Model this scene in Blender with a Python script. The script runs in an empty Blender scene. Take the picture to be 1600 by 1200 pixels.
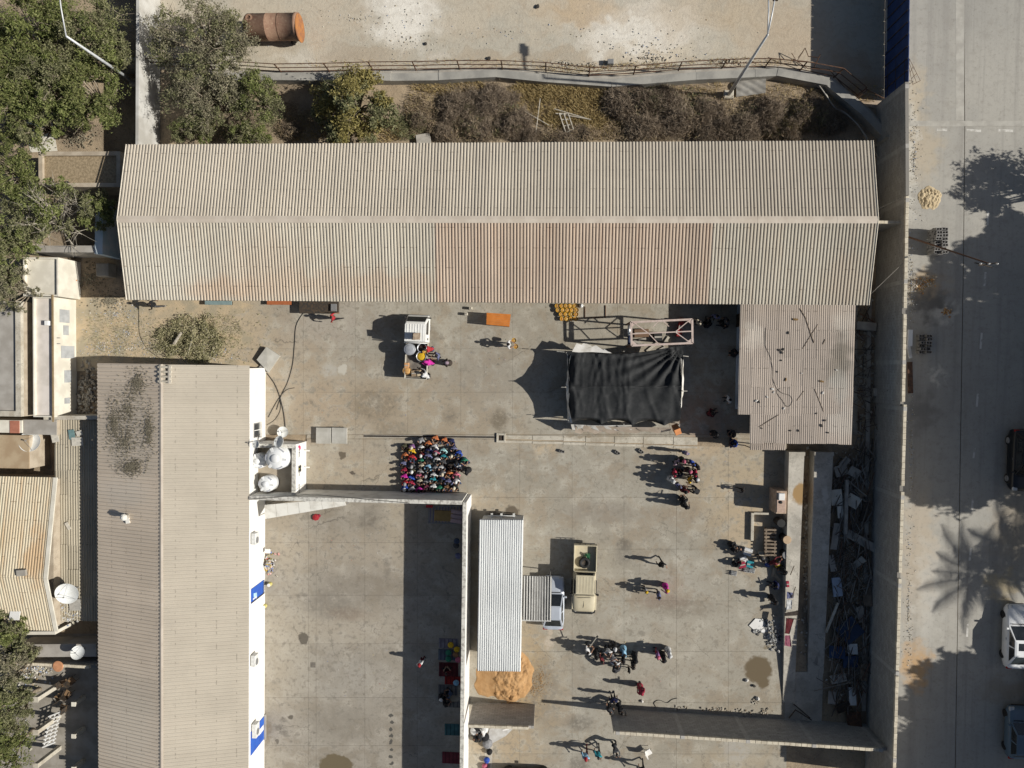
import bpy, bmesh, math, random
from mathutils import Vector, Matrix
from mathutils import noise as mnoise
R = random.Random(7)
sc = bpy.context.scene
col = sc.collection

# ------------------------------------------------------------------ camera
# drone camera 54 m above the yard, looking almost straight down
FPX, NADX, NADY, CAMZ = 1109.0, 862.0, 572.0, 54.1
_d = Vector((NADX - 800, 600 - NADY, -FPX)).normalized()
_zc = -_d
_xc = (Vector((1, 0, 0)) - _zc * _zc.x).normalized()
_yc = _zc.cross(_xc)
_yaw = math.radians(-0.7)                   # the place's own axes follow the buildings
_xc, _yc = _xc * math.cos(_yaw) + _yc * math.sin(_yaw), _yc * math.cos(_yaw) - _xc * math.sin(_yaw)
CAMR = Matrix((_xc, _yc, _zc))
cam_d = bpy.data.cameras.new('camera')
cam_d.sensor_fit = 'HORIZONTAL'
cam_d.sensor_width = 36.0
cam_d.lens = 36.0 * FPX / 1600.0
cam_d.clip_start = 0.5
cam_d.clip_end = 1500
cam = bpy.data.objects.new('camera', cam_d)
cam.matrix_world = Matrix.Translation((0, 0, CAMZ)) @ CAMR.to_4x4()
col.objects.link(cam)
sc.camera = cam

# ------------------------------------------------------------------ light
SUN_EL = math.radians(33.5)
SHX, SHY = -1.0, 0.085                      # direction in which shadows fall on the ground
world = bpy.data.worlds.new('World')
sc.world = world
world.use_nodes = True
wn = world.node_tree.nodes
sky = wn.new('ShaderNodeTexSky')
sky.sky_type = 'NISHITA'
sky.sun_disc = False
sky.sun_elevation = SUN_EL
sky.sun_rotation = math.atan2(-SHX, -SHY)
sky.altitude = 50
sky.dust_density = 1.5
wn['Background'].inputs['Strength'].default_value = 0.05
world.node_tree.links.new(sky.outputs[0], wn['Background'].inputs[0])
sun_d = bpy.data.lights.new('sun', 'SUN')
sun_d.energy = 5.0
sun_d.angle = math.radians(0.53)
sun_d.color = (1.0, 0.962, 0.89)
sun = bpy.data.objects.new('sun', sun_d)
_h = Vector((SHX, SHY, 0)).normalized()
sun.rotation_euler = Vector((_h.x * math.cos(SUN_EL), _h.y * math.cos(SUN_EL), -math.sin(SUN_EL))).to_track_quat('-Z', 'Y').to_euler()
sun.location = (40, -4, 40)
col.objects.link(sun)
sc.view_settings.view_transform = 'Standard'
sc.view_settings.look = 'None'
sc.view_settings.gamma = 1.0
sc.view_settings.exposure = 0.06
sc.view_settings.use_curve_mapping = False
sc.render.engine = 'CYCLES'
sc.cycles.use_denoising = True
sc.cycles.max_bounces = 5
sc.cycles.diffuse_bounces = 3
sc.cycles.transparent_max_bounces = 6

# ------------------------------------------------------------------ helpers
def P(px, py, z=0.0):
    """point of the place, z metres above the yard, seen at photograph pixel (px, py)"""
    d = CAMR @ Vector((px - 800, 600 - py, -FPX))
    t = (z - CAMZ) / d.z
    return Vector((d.x * t, d.y * t, z))

def lin(c):
    return tuple(((x / 255) / 12.92 if x / 255 <= 0.04045 else ((x / 255 + 0.055) / 1.055) ** 2.4) for x in c)

class MB:
    """collects shapes and links them as one mesh object"""
    def __init__(s):
        s.v = []; s.f = []; s.m = []
    def add(s, vs, fs, mi=0):
        b = len(s.v)
        s.v += [tuple(v) for v in vs]
        s.f += [tuple(b + i for i in f) for f in fs]
        s.m += [mi] * len(fs)
        return s
    def box(s, c, d, rz=0, mi=0, rx=0, ry=0):
        hx, hy, hz = d[0] / 2, d[1] / 2, d[2] / 2
        M = Matrix.Rotation(rz, 3, 'Z') @ Matrix.Rotation(ry, 3, 'Y') @ Matrix.Rotation(rx, 3, 'X')
        vs = [Vector(c) + M @ Vector((x, y, z)) for z in (-hz, hz) for x, y in ((-hx, -hy), (hx, -hy), (hx, hy), (-hx, hy))]
        return s.add(vs, [(3, 2, 1, 0), (4, 5, 6, 7), (0, 1, 5, 4), (1, 2, 6, 5), (2, 3, 7, 6), (3, 0, 4, 7)], mi)
    def bbox(s, c, d, b=0.02, rz=0, mi=0):
        """box with chamfered top edges"""
        hx, hy, hz = d[0] / 2, d[1] / 2, d[2] / 2
        M = Matrix.Rotation(rz, 3, 'Z')
        vs = []
        for z, k in ((-hz, 0), (hz - b, 0), (hz, b)):
            vs += [Vector(c) + M @ Vector((x, y, z)) for x, y in ((-hx + k, -hy + k), (hx - k, -hy + k), (hx - k, hy - k), (-hx + k, hy - k))]
        fs = [(3, 2, 1, 0), (8, 9, 10, 11)]
        for l in (0, 4):
            fs += [(l + i, l + (i + 1) % 4, l + 4 + (i + 1) % 4, l + 4 + i) for i in range(4)]
        return s.add(vs, fs, mi)
    def prism(s, pts, z0, z1, mi=0):
        """pts: xy outline, counter-clockwise or not"""
        a = sum(pts[i][0] * pts[(i + 1) % len(pts)][1] - pts[(i + 1) % len(pts)][0] * pts[i][1] for i in range(len(pts)))
        if a < 0: pts = list(pts)[::-1]
        n = len(pts)
        zt = z1 if isinstance(z1, (list, tuple)) else [z1] * n
        if a < 0 and isinstance(z1, (list, tuple)): zt = list(zt)[::-1]
        vs = [(p[0], p[1], z0) for p in pts] + [(p[0], p[1], zt[i]) for i, p in enumerate(pts)]
        fs = [tuple(range(n))[::-1], tuple(range(n, 2 * n))] + [(i, (i + 1) % n, n + (i + 1) % n, n + i) for i in range(n)]
        return s.add(vs, fs, mi)
    def tube(s, path, r, n=6, mi=0, cap=True):
        """path of points with one radius or one per point"""
        path = [Vector(p) for p in path]
        rr = r if isinstance(r, (list, tuple)) else [r] * len(path)
        vs = []; fs = []
        up = None
        for i, p in enumerate(path):
            t = (path[min(i + 1, len(path) - 1)] - path[max(i - 1, 0)])
            if t.length < 1e-9: t = Vector((0, 0, 1))
            t.normalize()
            if up is None:
                up = Vector((0, 0, 1)) if abs(t.z) < 0.9 else Vector((1, 0, 0))
            a = t.cross(up)
            if a.length < 1e-6: a = t.cross(Vector((0.3, 1, 0.2)))
            a.normalize(); b = a.cross(t).normalized(); up = b
            vs += [p + (a * math.cos(2 * math.pi * k / n) + b * math.sin(2 * math.pi * k / n)) * rr[i] for k in range(n)]
        for i in range(len(path) - 1):
            for k in range(n):
                fs.append((i * n + k, i * n + (k + 1) % n, (i + 1) * n + (k + 1) % n, (i + 1) * n + k))
        if cap:
            fs.append(tuple(range(n))[::-1]); fs.append(tuple((len(path) - 1) * n + k for k in range(n)))
        return s.add(vs, fs, mi)
    def lathe(s, c, prof, n=20, mi=0, M=None):
        """prof: list of (radius, z); closed at the ends"""
        vs = []; fs = []
        M = M or Matrix.Identity(3)
        for r, z in prof:
            vs += [Vector(c) + M @ Vector((r * math.cos(2 * math.pi * k / n), r * math.sin(2 * math.pi * k / n), z)) for k in range(n)]
        for i in range(len(prof) - 1):
            for k in range(n):
                fs.append((i * n + k, i * n + (k + 1) % n, (i + 1) * n + (k + 1) % n, (i + 1) * n + k))
        fs.append(tuple(range(n))[::-1]); fs.append(tuple((len(prof) - 1) * n + k for k in range(n)))
        return s.add(vs, fs, mi)
    def loft(s, rings, mi=0, cap=True):
        n = len(rings[0]); vs = []; fs = []
        for r in rings: vs += list(r)
        for i in range(len(rings) - 1):
            for k in range(n):
                fs.append((i * n + k, i * n + (k + 1) % n, (i + 1) * n + (k + 1) % n, (i + 1) * n + k))
        if cap:
            fs.append(tuple(range(n))[::-1]); fs.append(tuple((len(rings) - 1) * n + k for k in range(n)))
        return s.add(vs, fs, mi)
    def mesh(s, name, mats, smooth=False):
        me = bpy.data.meshes.new(name)
        me.from_pydata(s.v, [], s.f)
        for m in (mats if isinstance(mats, (list, tuple)) else [mats]): me.materials.append(m)
        if len(me.materials) > 1: me.polygons.foreach_set('material_index', s.m)
        if smooth: me.polygons.foreach_set('use_smooth', [True] * len(me.polygons))
        me.update()
        return me
    def build(s, name, mats, parent=None, smooth=False, loc=None, rz=0):
        """with a parent the shapes are in the place's own coordinates unless loc is given"""
        if parent is not None and loc is None:
            o = wloc(parent)
            s.v = [(v[0] - o.x, v[1] - o.y, v[2] - o.z) for v in s.v]
        ob = bpy.data.objects.new(name, s.mesh(name, mats, smooth))
        col.objects.link(ob)
        if parent is not None: ob.parent = parent
        if loc is not None: ob.location = loc
        ob.rotation_euler[2] = rz
        return ob

def wloc(o):
    v = Vector((0, 0, 0))
    while o is not None:
        v = v + o.location; o = o.parent
    return v

def put(name, me, parent=None, loc=(0, 0, 0), rot=(0, 0, 0), scale=None):
    ob = bpy.data.objects.new(name, me)
    col.objects.link(ob)
    ob.parent = parent; ob.location = loc; ob.rotation_euler = rot
    if scale is not None: ob.scale = scale if isinstance(scale, (tuple, list)) else (scale,) * 3
    return ob

def tag(o, label=None, cat=None, group=None, kind=None):
    if label: o['label'] = label
    if cat: o['category'] = cat
    if group: o['group'] = group
    if kind: o['kind'] = kind
    return o

def thing(name, label, cat, loc=(0, 0, 0), rz=0, group=None):
    o = bpy.data.objects.new(name, None)
    col.objects.link(o)
    o.empty_display_size = 0.3
    o.location = loc; o.rotation_euler[2] = rz
    return tag(o, label, cat, group)

def copy_tree(o, parent=None):
    c = o.copy(); col.objects.link(c); c.parent = parent
    for ch in list(o.children): copy_tree(ch, c)
    return c
# ------------------------------------------------------------------ procedural materials
class NT:
    def __init__(s, name):
        s.mat = bpy.data.materials.new(name); s.mat.use_nodes = True
        s.t = s.mat.node_tree; s.n = s.t.nodes
        s.bsdf = s.n['Principled BSDF']
        s._pos = None
    def new(s, typ, **kw):
        nd = s.n.new(typ)
        for k, v in kw.items(): setattr(nd, k, v)
        return nd
    def set(s, sock, v):
        if isinstance(v, bpy.types.NodeSocket): s.t.links.new(v, sock)
        elif v is not None:
            if sock.type == 'RGBA' and len(v) == 3: v = (*v, 1)
            sock.default_value = v
    def pos(s):
        if s._pos is None: s._pos = s.new('ShaderNodeNewGeometry').outputs['Position']
        return s._pos
    def obj(s):
        return s.new('ShaderNodeTexCoord').outputs['Object']
    def noise(s, vec, scale, detail=4, rough=0.55, dist=0.0):
        nd = s.new('ShaderNodeTexNoise'); s.set(nd.inputs['Vector'], vec)
        nd.inputs['Scale'].default_value = scale; nd.inputs['Detail'].default_value = detail
        nd.inputs['Roughness'].default_value = rough; nd.inputs['Distortion'].default_value = dist
        return nd.outputs['Fac']
    def noisec(s, vec, scale, detail=3):
        nd = s.new('ShaderNodeTexNoise'); s.set(nd.inputs['Vector'], vec)
        nd.inputs['Scale'].default_value = scale; nd.inputs['Detail'].default_value = detail
        return nd.outputs['Color']
    def voro(s, vec, scale, feature='F1'):
        nd = s.new('ShaderNodeTexVoronoi', feature=feature); s.set(nd.inputs['Vector'], vec)
        nd.inputs['Scale'].default_value = scale
        return nd.outputs['Distance']
    def rng(s, v, a, b, c=0.0, d=1.0, smooth=True):
        nd = s.new('ShaderNodeMapRange'); nd.interpolation_type = 'SMOOTHSTEP' if smooth else 'LINEAR'
        s.set(nd.inputs['Value'], v)
        for k, x in zip(('From Min', 'From Max', 'To Min', 'To Max'), (a, b, c, d)): nd.inputs[k].default_value = x
        return nd.outputs['Result']
    def math(s, op, a, b=None):
        nd = s.new('ShaderNodeMath', operation=op); s.set(nd.inputs[0], a)
        if b is not None: s.set(nd.inputs[1], b)
        return nd.outputs[0]
    def vmath(s, op, a, b=None, out=0):
        nd = s.new('ShaderNodeVectorMath', operation=op); s.set(nd.inputs[0], a)
        if b is not None: s.set(nd.inputs[1], b)
        return nd.outputs['Value'] if op in ('LENGTH', 'DISTANCE', 'DOT_PRODUCT') else nd.outputs[0]
    def mix(s, f, a, b, blend='MIX'):
        nd = s.new('ShaderNodeMix', data_type='RGBA', blend_type=blend)
        s.set(nd.inputs[0], f); s.set(nd.inputs[6], a); s.set(nd.inputs[7], b)
        return nd.outputs[2]
    def bump(s, h, strength=0.3, dist=0.02):
        nd = s.new('ShaderNodeBump'); s.set(nd.inputs['Height'], h)
        nd.inputs['Strength'].default_value = strength; nd.inputs['Distance'].default_value = dist
        s.t.links.new(nd.outputs[0], s.bsdf.inputs['Normal'])
    def stain(s, base, vec, c, r, colr, amt=0.8, soft=0.35, rot=0.0, mott=None):
        d = s.vmath('SUBTRACT', vec, (c[0], c[1], 0))
        if rot:
            nd = s.new('ShaderNodeVectorRotate', rotation_type='Z_AXIS'); s.set(nd.inputs['Vector'], d)
            nd.inputs['Angle'].default_value = -rot; d = nd.outputs[0]
        d = s.vmath('MULTIPLY', d, (1 / r[0], 1 / r[1], 0))
        l = s.vmath('LENGTH', d)
        m = s.rng(l, 1 + soft, 1 - soft, 0, amt)
        if mott is not None: m = s.math('MULTIPLY', m, mott)
        return s.mix(m, base, colr)
    def out(s, colr, rough=0.9, metal=0.0, spec=0.3):
        s.set(s.bsdf.inputs['Base Color'], colr)
        s.set(s.bsdf.inputs['Roughness'], rough); s.set(s.bsdf.inputs['Metallic'], metal)
        s.bsdf.inputs['Specular IOR Level'].default_value = spec
        return s.mat

_mats = {}
def pm(name, c1, c2=None, scale=3.0, rough=0.85, metal=0.0, spec=0.3, bump=0.0, bscale=None, rand=0.0, detail=5, lo=0.35, hi=0.65, world_co=False):
    """plain procedural material: two colours mottled, optional relief and shade differences between objects"""
    if name in _mats: return _mats[name]
    t = NT(name)
    co = t.pos() if world_co else t.obj()
    if rand:
        oi = t.new('ShaderNodeObjectInfo')
        co2 = t.vmath('ADD', co, t.vmath('MULTIPLY', oi.outputs['Location'], (3.1, 2.7, 0)))
    else: co2 = co
    c2 = c2 or tuple(x * 0.8 for x in c1)
    f = t.noise(co2, scale, detail)
    c = t.mix(t.rng(f, lo, hi), c1, c2)
    if rand:
        k = t.rng(oi.outputs['Random'], 0, 1, 1 - rand, 1 + rand, smooth=False)
        mul = t.new('ShaderNodeCombineXYZ')
        for i in range(3): t.set(mul.inputs[i], k)
        c = t.mix(1.0, c, mul.outputs[0], 'MULTIPLY')
    if bump: t.bump(t.noise(co2, bscale or scale * 6, 4), bump, 0.03)
    _mats[name] = t.out(c, rough, metal, spec)
    return _mats[name]

def island_mat(name, cols, rough=0.8, trans=0.0, spec=0.2):
    """every loose piece of the mesh (leaf, twig, stone) takes a colour of its own"""
    t = NT(name)
    g = t.new('ShaderNodeNewGeometry')
    r = t.new('ShaderNodeValToRGB')
    el = r.color_ramp.elements
    while len(el) < len(cols): el.new(0.5)
    for i, c in enumerate(cols):
        el[i].position = i / max(1, len(cols) - 1); el[i].color = (*c, 1)
    t.t.links.new(g.outputs['Random Per Island'], r.inputs[0])
    m = t.out(r.outputs[0], rough, 0, spec)
    if trans:
        tr = t.new('ShaderNodeBsdfTranslucent'); ms = t.new('ShaderNodeMixShader')
        t.t.links.new(r.outputs[0], tr.inputs[0]); ms.inputs[0].default_value = trans
        t.t.links.new(t.bsdf.outputs[0], ms.inputs[1]); t.t.links.new(tr.outputs[0], ms.inputs[2])
        t.t.links.new(ms.outputs[0], t.n['Material Output'].inputs[0])
    return m

def w2(px, py, z=0.0):
    p = P(px, py, z); return (p.x, p.y)
SC = 20.5                                    # photograph pixels per metre on the ground

# concrete of the yards: dusty grey-beige with stains in their own places
def concrete_mat(name, a, b, c, stains, dust=()):
    t = NT(name)
    p = t.pos()
    warp = t.vmath('MULTIPLY', t.vmath('SUBTRACT', t.noisec(p, 0.9, 5), (0.5, 0.5, 0.5)), (2.2, 2.2, 0))
    wp = t.vmath('ADD', p, warp)
    warp2 = t.vmath('MULTIPLY', t.vmath('SUBTRACT', t.noisec(p, 2.6, 4), (0.5, 0.5, 0.5)), (0.55, 0.55, 0))
    wp2 = t.vmath('ADD', p, warp2)
    big = t.noise(p, 0.13, 6, 0.6)
    base = t.mix(t.rng(big, 0.4, 0.6), a, b)
    med = t.noise(p, 0.5, 9, 0.68, 0.4)
    base = t.mix(t.rng(med, 0.46, 0.6, 0, 0.9), base, c)
    for (px, py, rx, ry, colr, amt) in dust:
        base = t.stain(base, wp, w2(px, py), (rx / SC, ry / SC), colr, amt, 0.75)
    # worn pale patches, dark blotches, grain and specks
    lt = t.noise(wp2, 0.85, 10, 0.72)
    base = t.mix(t.rng(lt, 0.49, 0.60, 0, 0.62), base, tuple(min(1, x * 1.32) for x in b))
    blot = t.noise(p, 1.7, 9, 0.72)
    base = t.mix(t.rng(blot, 0.50, 0.64, 0, 0.55), base, tuple(x * 0.6 for x in a))
    mid = t.noise(wp2, 3.4, 8, 0.75)
    base = t.mix(t.rng(mid, 0.50, 0.62, 0, 0.4), base, tuple(x * 0.68 for x in c))
    gr = t.noise(p, 13.0, 6, 0.75)
    base = t.mix(t.rng(gr, 0.46, 0.72, 0, 0.38), base, tuple(x * 0.66 for x in a))
    base = t.mix(t.rng(t.noise(p, 17.0, 5, 0.7), 0.52, 0.72, 0, 0.4), base, tuple(min(1, x * 1.35) for x in b))
    sp = t.noise(p, 8.0, 4, 0.6)
    spm = t.math('MULTIPLY', t.rng(sp, 0.62, 0.70), t.rng(t.noise(p, 0.6, 4), 0.45, 0.62))
    base = t.mix(t.math('MULTIPLY', spm, 0.65), base, tuple(x * 0.3 for x in a))
    mott = t.rng(t.noise(p, 2.3, 9, 0.72), 0.36, 0.54, 0.25, 1.0)
    for (px, py, rx, ry, colr, amt, soft) in stains:
        base = t.stain(base, wp2, w2(px, py), (rx / SC, ry / SC), colr, min(1, amt * 1.15), soft * 0.8, mott=mott if soft > 0.3 else None)
    cr = t.voro(t.vmath('ADD', p, t.vmath('MULTIPLY', warp2, (1.6, 1.6, 0))), 0.23, 'DISTANCE_TO_EDGE')
    crm = t.math('MULTIPLY', t.rng(cr, 0.006, 0.002), t.rng(t.noise(p, 0.3, 2), 0.50, 0.60, 0, 0.5))
    base = t.mix(crm, base, tuple(x * 0.3 for x in a))
    oi = t.new('ShaderNodeObjectInfo')
    k = t.rng(oi.outputs['Random'], 0, 1, 0.975, 1.02, False)
    mul = t.new('ShaderNodeCombineXYZ')
    for i in range(3): t.set(mul.inputs[i], k)
    base = t.mix(1.0, base, mul.outputs[0], 'MULTIPLY')
    t.bump(t.noise(p, 9, 6, 0.7), 0.25, 0.03)
    return t.out(base, 0.92, 0, 0.2)
# ------------------------------------------------------------------ ground, lot, road
def sheet(name, px, mat_, z, kind='structure', th=None, zt=None):
    pts = [P(x, y, z) for x, y in px]
    m = MB()
    if th: m.prism([(p.x, p.y) for p in pts], z - th, z)
    else:
        a = sum(pts[i].x * pts[(i + 1) % len(pts)].y - pts[(i + 1) % len(pts)].x * pts[i].y for i in range(len(pts)))
        if a < 0: pts = pts[::-1]
        m.add(pts, [tuple(range(len(pts)))])
    return tag(m.build(name, mat_), kind=kind)

TAN = (0.42, 0.335, 0.235); SAND = (0.50, 0.385, 0.25); ORNG = (0.52, 0.30, 0.12)
GREY = (0.33, 0.30, 0.255); DARK = (0.12, 0.105, 0.085); WET = (0.13, 0.105, 0.07); PALE = (0.62, 0.58, 0.50)

def soil_mat():
    t = NT('soil'); p = t.pos()
    b = t.mix(t.rng(t.noise(p, 0.35, 7, 0.65), 0.38, 0.62), (0.40, 0.315, 0.215), (0.26, 0.205, 0.145))
    b = t.mix(t.rng(t.noise(p, 5, 6, 0.7), 0.5, 0.7, 0, 0.6), b, (0.17, 0.135, 0.095))
    b = t.mix(t.rng(t.noise(p, 14, 4, 0.6), 0.62, 0.7, 0, 0.8), b, (0.55, 0.50, 0.42))
    t.bump(t.noise(p, 6, 8, 0.7), 0.7, 0.08)
    return t.out(b, 0.95, 0, 0.1)
M_soil = soil_mat()
g = MB()
N = 60
for i in range(N + 1):
    for j in range(N + 1): g.v.append((-300 + 600 * i / N, -300 + 600 * j / N, -0.07))
for i in range(N):
    for j in range(N):
        a = i * (N + 1) + j; g.f.append((a, a + N + 1, a + N + 2, a + 1)); g.m.append(0)
tag(g.build('ground', M_soil), kind='structure')

def lot_mat():
    t = NT('sandy_lot'); p = t.pos()
    wp = t.vmath('ADD', p, t.vmath('MULTIPLY', t.vmath('SUBTRACT', t.noisec(p, 0.7, 6), (0.5, 0.5, 0.5)), (4.6, 4.6, 0)))
    b = t.mix(t.rng(t.noise(p, 0.16, 6, 0.6), 0.4, 0.6), (0.50, 0.44, 0.345), (0.45, 0.415, 0.34))
    b = t.mix(t.rng(t.noise(p, 0.9, 8, 0.7), 0.5, 0.7, 0, 0.5), b, (0.45, 0.36, 0.26))
    for px, py, rx, ry, c, a in ((630, 18, 50, 44, (0.74, 0.70, 0.62), 1.0), (1005, 45, 85, 38, (0.74, 0.70, 0.62), 0.95), (1030, 85, 55, 18, (0.58, 0.50, 0.38), 0.7), (1330, 150, 40, 60, (0.34, 0.22, 0.13), 0.7),
                                 (910, 12, 60, 18, (0.50, 0.37, 0.23), 0.6), (1100, 25, 90, 30, (0.46, 0.36, 0.24), 0.5), (470, 90, 45, 12, PALE, 0.6), (680, 85, 14, 8, PALE, 0.7), (1240, 60, 60, 50, (0.44, 0.35, 0.25), 0.6),
                                 (560, 95, 60, 20, (0.36, 0.29, 0.21), 0.5), (800, 90, 120, 14, (0.38, 0.30, 0.21), 0.5)):
        b = t.stain(b, wp, w2(px, py), (rx / SC, ry / SC), c, a, 0.7)
    b = t.mix(t.rng(t.noise(p, 8, 5, 0.65), 0.6, 0.68, 0, 0.55), b, (0.20, 0.165, 0.12))
    b = t.mix(t.rng(t.noise(p, 16, 3), 0.66, 0.72, 0, 0.7), b, (0.62, 0.57, 0.50))
    # tyre tracks
    wv = t.new('ShaderNodeTexWave', wave_type='BANDS', bands_direction='Y'); t.set(wv.inputs['Vector'], wp)
    wv.inputs['Scale'].default_value = 0.35; wv.inputs['Distortion'].default_value = 3; wv.inputs['Detail'].default_value = 4
    b = t.mix(t.math('MULTIPLY', t.rng(wv.outputs['Fac'], 0.6, 0.95), 0.14), b, (0.25, 0.20, 0.15))
    t.bump(t.noise(p, 5, 8, 0.7), 0.5, 0.06)
    return t.out(b, 0.95, 0, 0.1)
M_lot = lot_mat()
sheet('sandy_lot', [(232, -260), (1389, -260), (1389, 175), (1350, 165), (1300, 128), (1240, 116), (1120, 116), (960, 128), (860, 118), (780, 112), (440, 116), (232, 108)], M_lot, -0.03)

def road_mat():
    t = NT('dusty_road'); p = t.pos()
    wp = t.vmath('ADD', p, t.vmath('MULTIPLY', t.vmath('SUBTRACT', t.noisec(p, 1.1, 6), (0.5, 0.5, 0.5)), (3.6, 3.6, 0)))
    b = t.mix(t.rng(t.noise(p, 0.12, 6, 0.6), 0.4, 0.62), (0.40, 0.38, 0.335), (0.35, 0.335, 0.30))
    b = t.mix(t.rng(t.noise(p, 1.2, 9, 0.72), 0.47, 0.68, 0, 0.6), b, (0.30, 0.28, 0.245))
    sx = t.new('ShaderNodeMapping'); t.set(sx.inputs['Vector'], p); sx.inputs['Scale'].default_value = (1.6, 0.05, 1)
    b = t.mix(t.rng(t.noise(sx.outputs[0], 1.0, 6, 0.6), 0.48, 0.66, 0, 0.5), b, (0.27, 0.255, 0.23))
    for px, py, rx, ry, c, a in ((1445, 446, 26, 16, (0.44, 0.30, 0.15), 0.5), (1452, 474, 24, 20, (0.13, 0.12, 0.105), 0.8),
                                 (1468, 585, 8, 16, PALE, 0.8), (1480, 488, 16, 10, PALE, 0.6), (1430, 150, 14, 40, (0.50, 0.42, 0.30), 0.7), (1440, 235, 24, 40, (0.46, 0.38, 0.27), 0.6),
                                 (1430, 1040, 18, 30, (0.48, 0.30, 0.14), 0.8), (1435, 860, 22, 90, (0.44, 0.37, 0.28), 0.7), (1420, 250, 8, 90, (0.60, 0.58, 0.52), 0.5), (1450, 930, 16, 70, (0.55, 0.53, 0.48), 0.45),
                                 (1565, 915, 20, 20, (0.46, 0.37, 0.22), 0.7), (1440, 640, 20, 26, (0.17, 0.16, 0.145), 0.6), (1580, 1080, 40, 20, (0.30, 0.25, 0.18), 0.6), (1600, 830, 40, 60, (0.38, 0.31, 0.22), 0.6)):
        b = t.stain(b, wp, w2(px, py), (rx / SC, ry / SC), c, a, 0.65)
    b = t.mix(t.rng(t.noise(p, 4, 8, 0.75), 0.52, 0.66, 0, 0.4), b, (0.2, 0.185, 0.16))
    t.bump(t.noise(p, 8, 6, 0.7), 0.3, 0.03)
    return t.out(b, 0.9, 0, 0.25)
M_road = road_mat()
sheet('road', [(1500, -700), (1900, -700), (1900, 2000), (1485, 2000), (1493, 1200), (1506, 400), (1508, 200)], M_road, -0.02)
sheet('pavement', [(1402, -700), (1499, -700), (1507, 200), (1505, 400), (1492, 1200), (1484, 2000), (1330, 2000), (1372, 700), (1402, 190)], M_road, 0.0, th=0.1)
M_mark = pm('worn_road_paint', (0.60, 0.58, 0.53), (0.40, 0.38, 0.335), 2.5, 0.9, lo=0.45, hi=0.62)
def stroke(a, b, w, name='lane_dash', z=-0.015, mat_=None):
    A = P(a[0], a[1], z); B = P(b[0], b[1], z); d = (B - A).normalized() * 1; n = Vector((-d.y, d.x, 0)) * (w / SC / 2)
    return tag(MB().add([A - n, B - n, B + n, A + n], [(0, 1, 2, 3)]).build(name, mat_ or M_mark), kind='structure')
for x0, y0, x1, y1 in ((1544, 330, 1543, 352), (1540, 425, 1538, 447), (1534, 520, 1532, 545), (1528, 615, 1526, 636), (1523, 700, 1521, 716), (1520, 778, 1519, 798), (1517, 856, 1515, 876), (1512, 975, 1511, 995)):
    stroke((x0, y0), (x1, y1), 3.0, 'lane_dash')
for x0, x1 in ((1510, 1533), (1560, 1583)): stroke((x0, 203.5), (x1, 204.5), 3.6, 'crossing_dash')
stroke((1464, 202.5), (1480, 203), 3.4, 'crossing_dash', 0.005)
M_band = pm('pale_concrete_band', (0.45, 0.43, 0.38), (0.36, 0.34, 0.30), 1.5, 0.9, world_co=True)
stroke((1500, -200), (1500, 188), 12, 'pale_road_band', 0.004, M_band)
stroke((1422, 193), (1620, 193), 8, 'pale_road_band', 0.009, M_band)

# ---- concrete yards laid in slabs
yard_stains = [
    (780, 655, 14, 15, WET, 0.6, 0.5), (583, 632, 40, 26, (0.17, 0.14, 0.10), 0.5, 0.7), (610, 672, 26, 12, (0.17, 0.14, 0.10), 0.4, 0.7), (535, 711, 6, 6, (0.14, 0.115, 0.085), 0.85, 0.25),
    (550, 740, 5, 3.5, (0.12, 0.10, 0.08), 0.9, 0.25), (1185, 1046, 21, 21, (0.155, 0.12, 0.075), 0.9, 0.18), (1192, 1066, 9, 10, (0.155, 0.12, 0.075), 0.9, 0.25), (1198, 1010, 5, 5, (0.2, 0.16, 0.1), 0.7, 0.5),
    (975, 850, 10, 9, DARK, 0.6, 0.6), (975, 865, 12, 16, (0.2, 0.18, 0.15), 0.5, 0.6), (1035, 940, 40, 10, (0.24, 0.16, 0.12), 0.4, 0.7), (1065, 950, 50, 14, (0.2, 0.17, 0.13), 0.45, 0.7),
    (908, 1130, 20, 12, DARK, 0.45, 0.7), (800, 800, 11, 10, (0.14, 0.115, 0.085), 0.85, 0.25), (775, 804, 18, 4, (0.14, 0.115, 0.085), 0.7, 0.35), (850, 1080, 26, 50, (0.22, 0.19, 0.15), 0.55, 0.5), (858, 1005, 8, 10, (0.52, 0.45, 0.36), 0.7, 0.5), (860, 985, 4, 8, (0.5, 0.42, 0.33), 0.6, 0.5),
    (905, 1195, 14, 14, DARK, 0.5, 0.6), (940, 800, 60, 16, (0.24, 0.21, 0.175), 0.35, 0.7), (535, 577, 7, 8, (0.50, 0.47, 0.40), 0.8, 0.25), (515, 578, 12, 10, (0.46, 0.445, 0.40), 0.5, 0.6),
    (760, 590, 60, 60, (0.26, 0.23, 0.19), 0.3, 0.8), (703, 650, 10, 12, DARK, 0.35, 0.7), (680, 525, 8, 16, DARK, 0.3, 0.7), (690, 527, 4, 6, DARK, 0.45, 0.5), (1065, 800, 30, 20, (0.27, 0.21, 0.15), 0.4, 0.8), (1003, 990, 6, 5, DARK, 0.4, 0.5), (1150, 1170, 18, 20, (0.40, 0.38, 0.34), 0.6, 0.6)]
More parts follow.
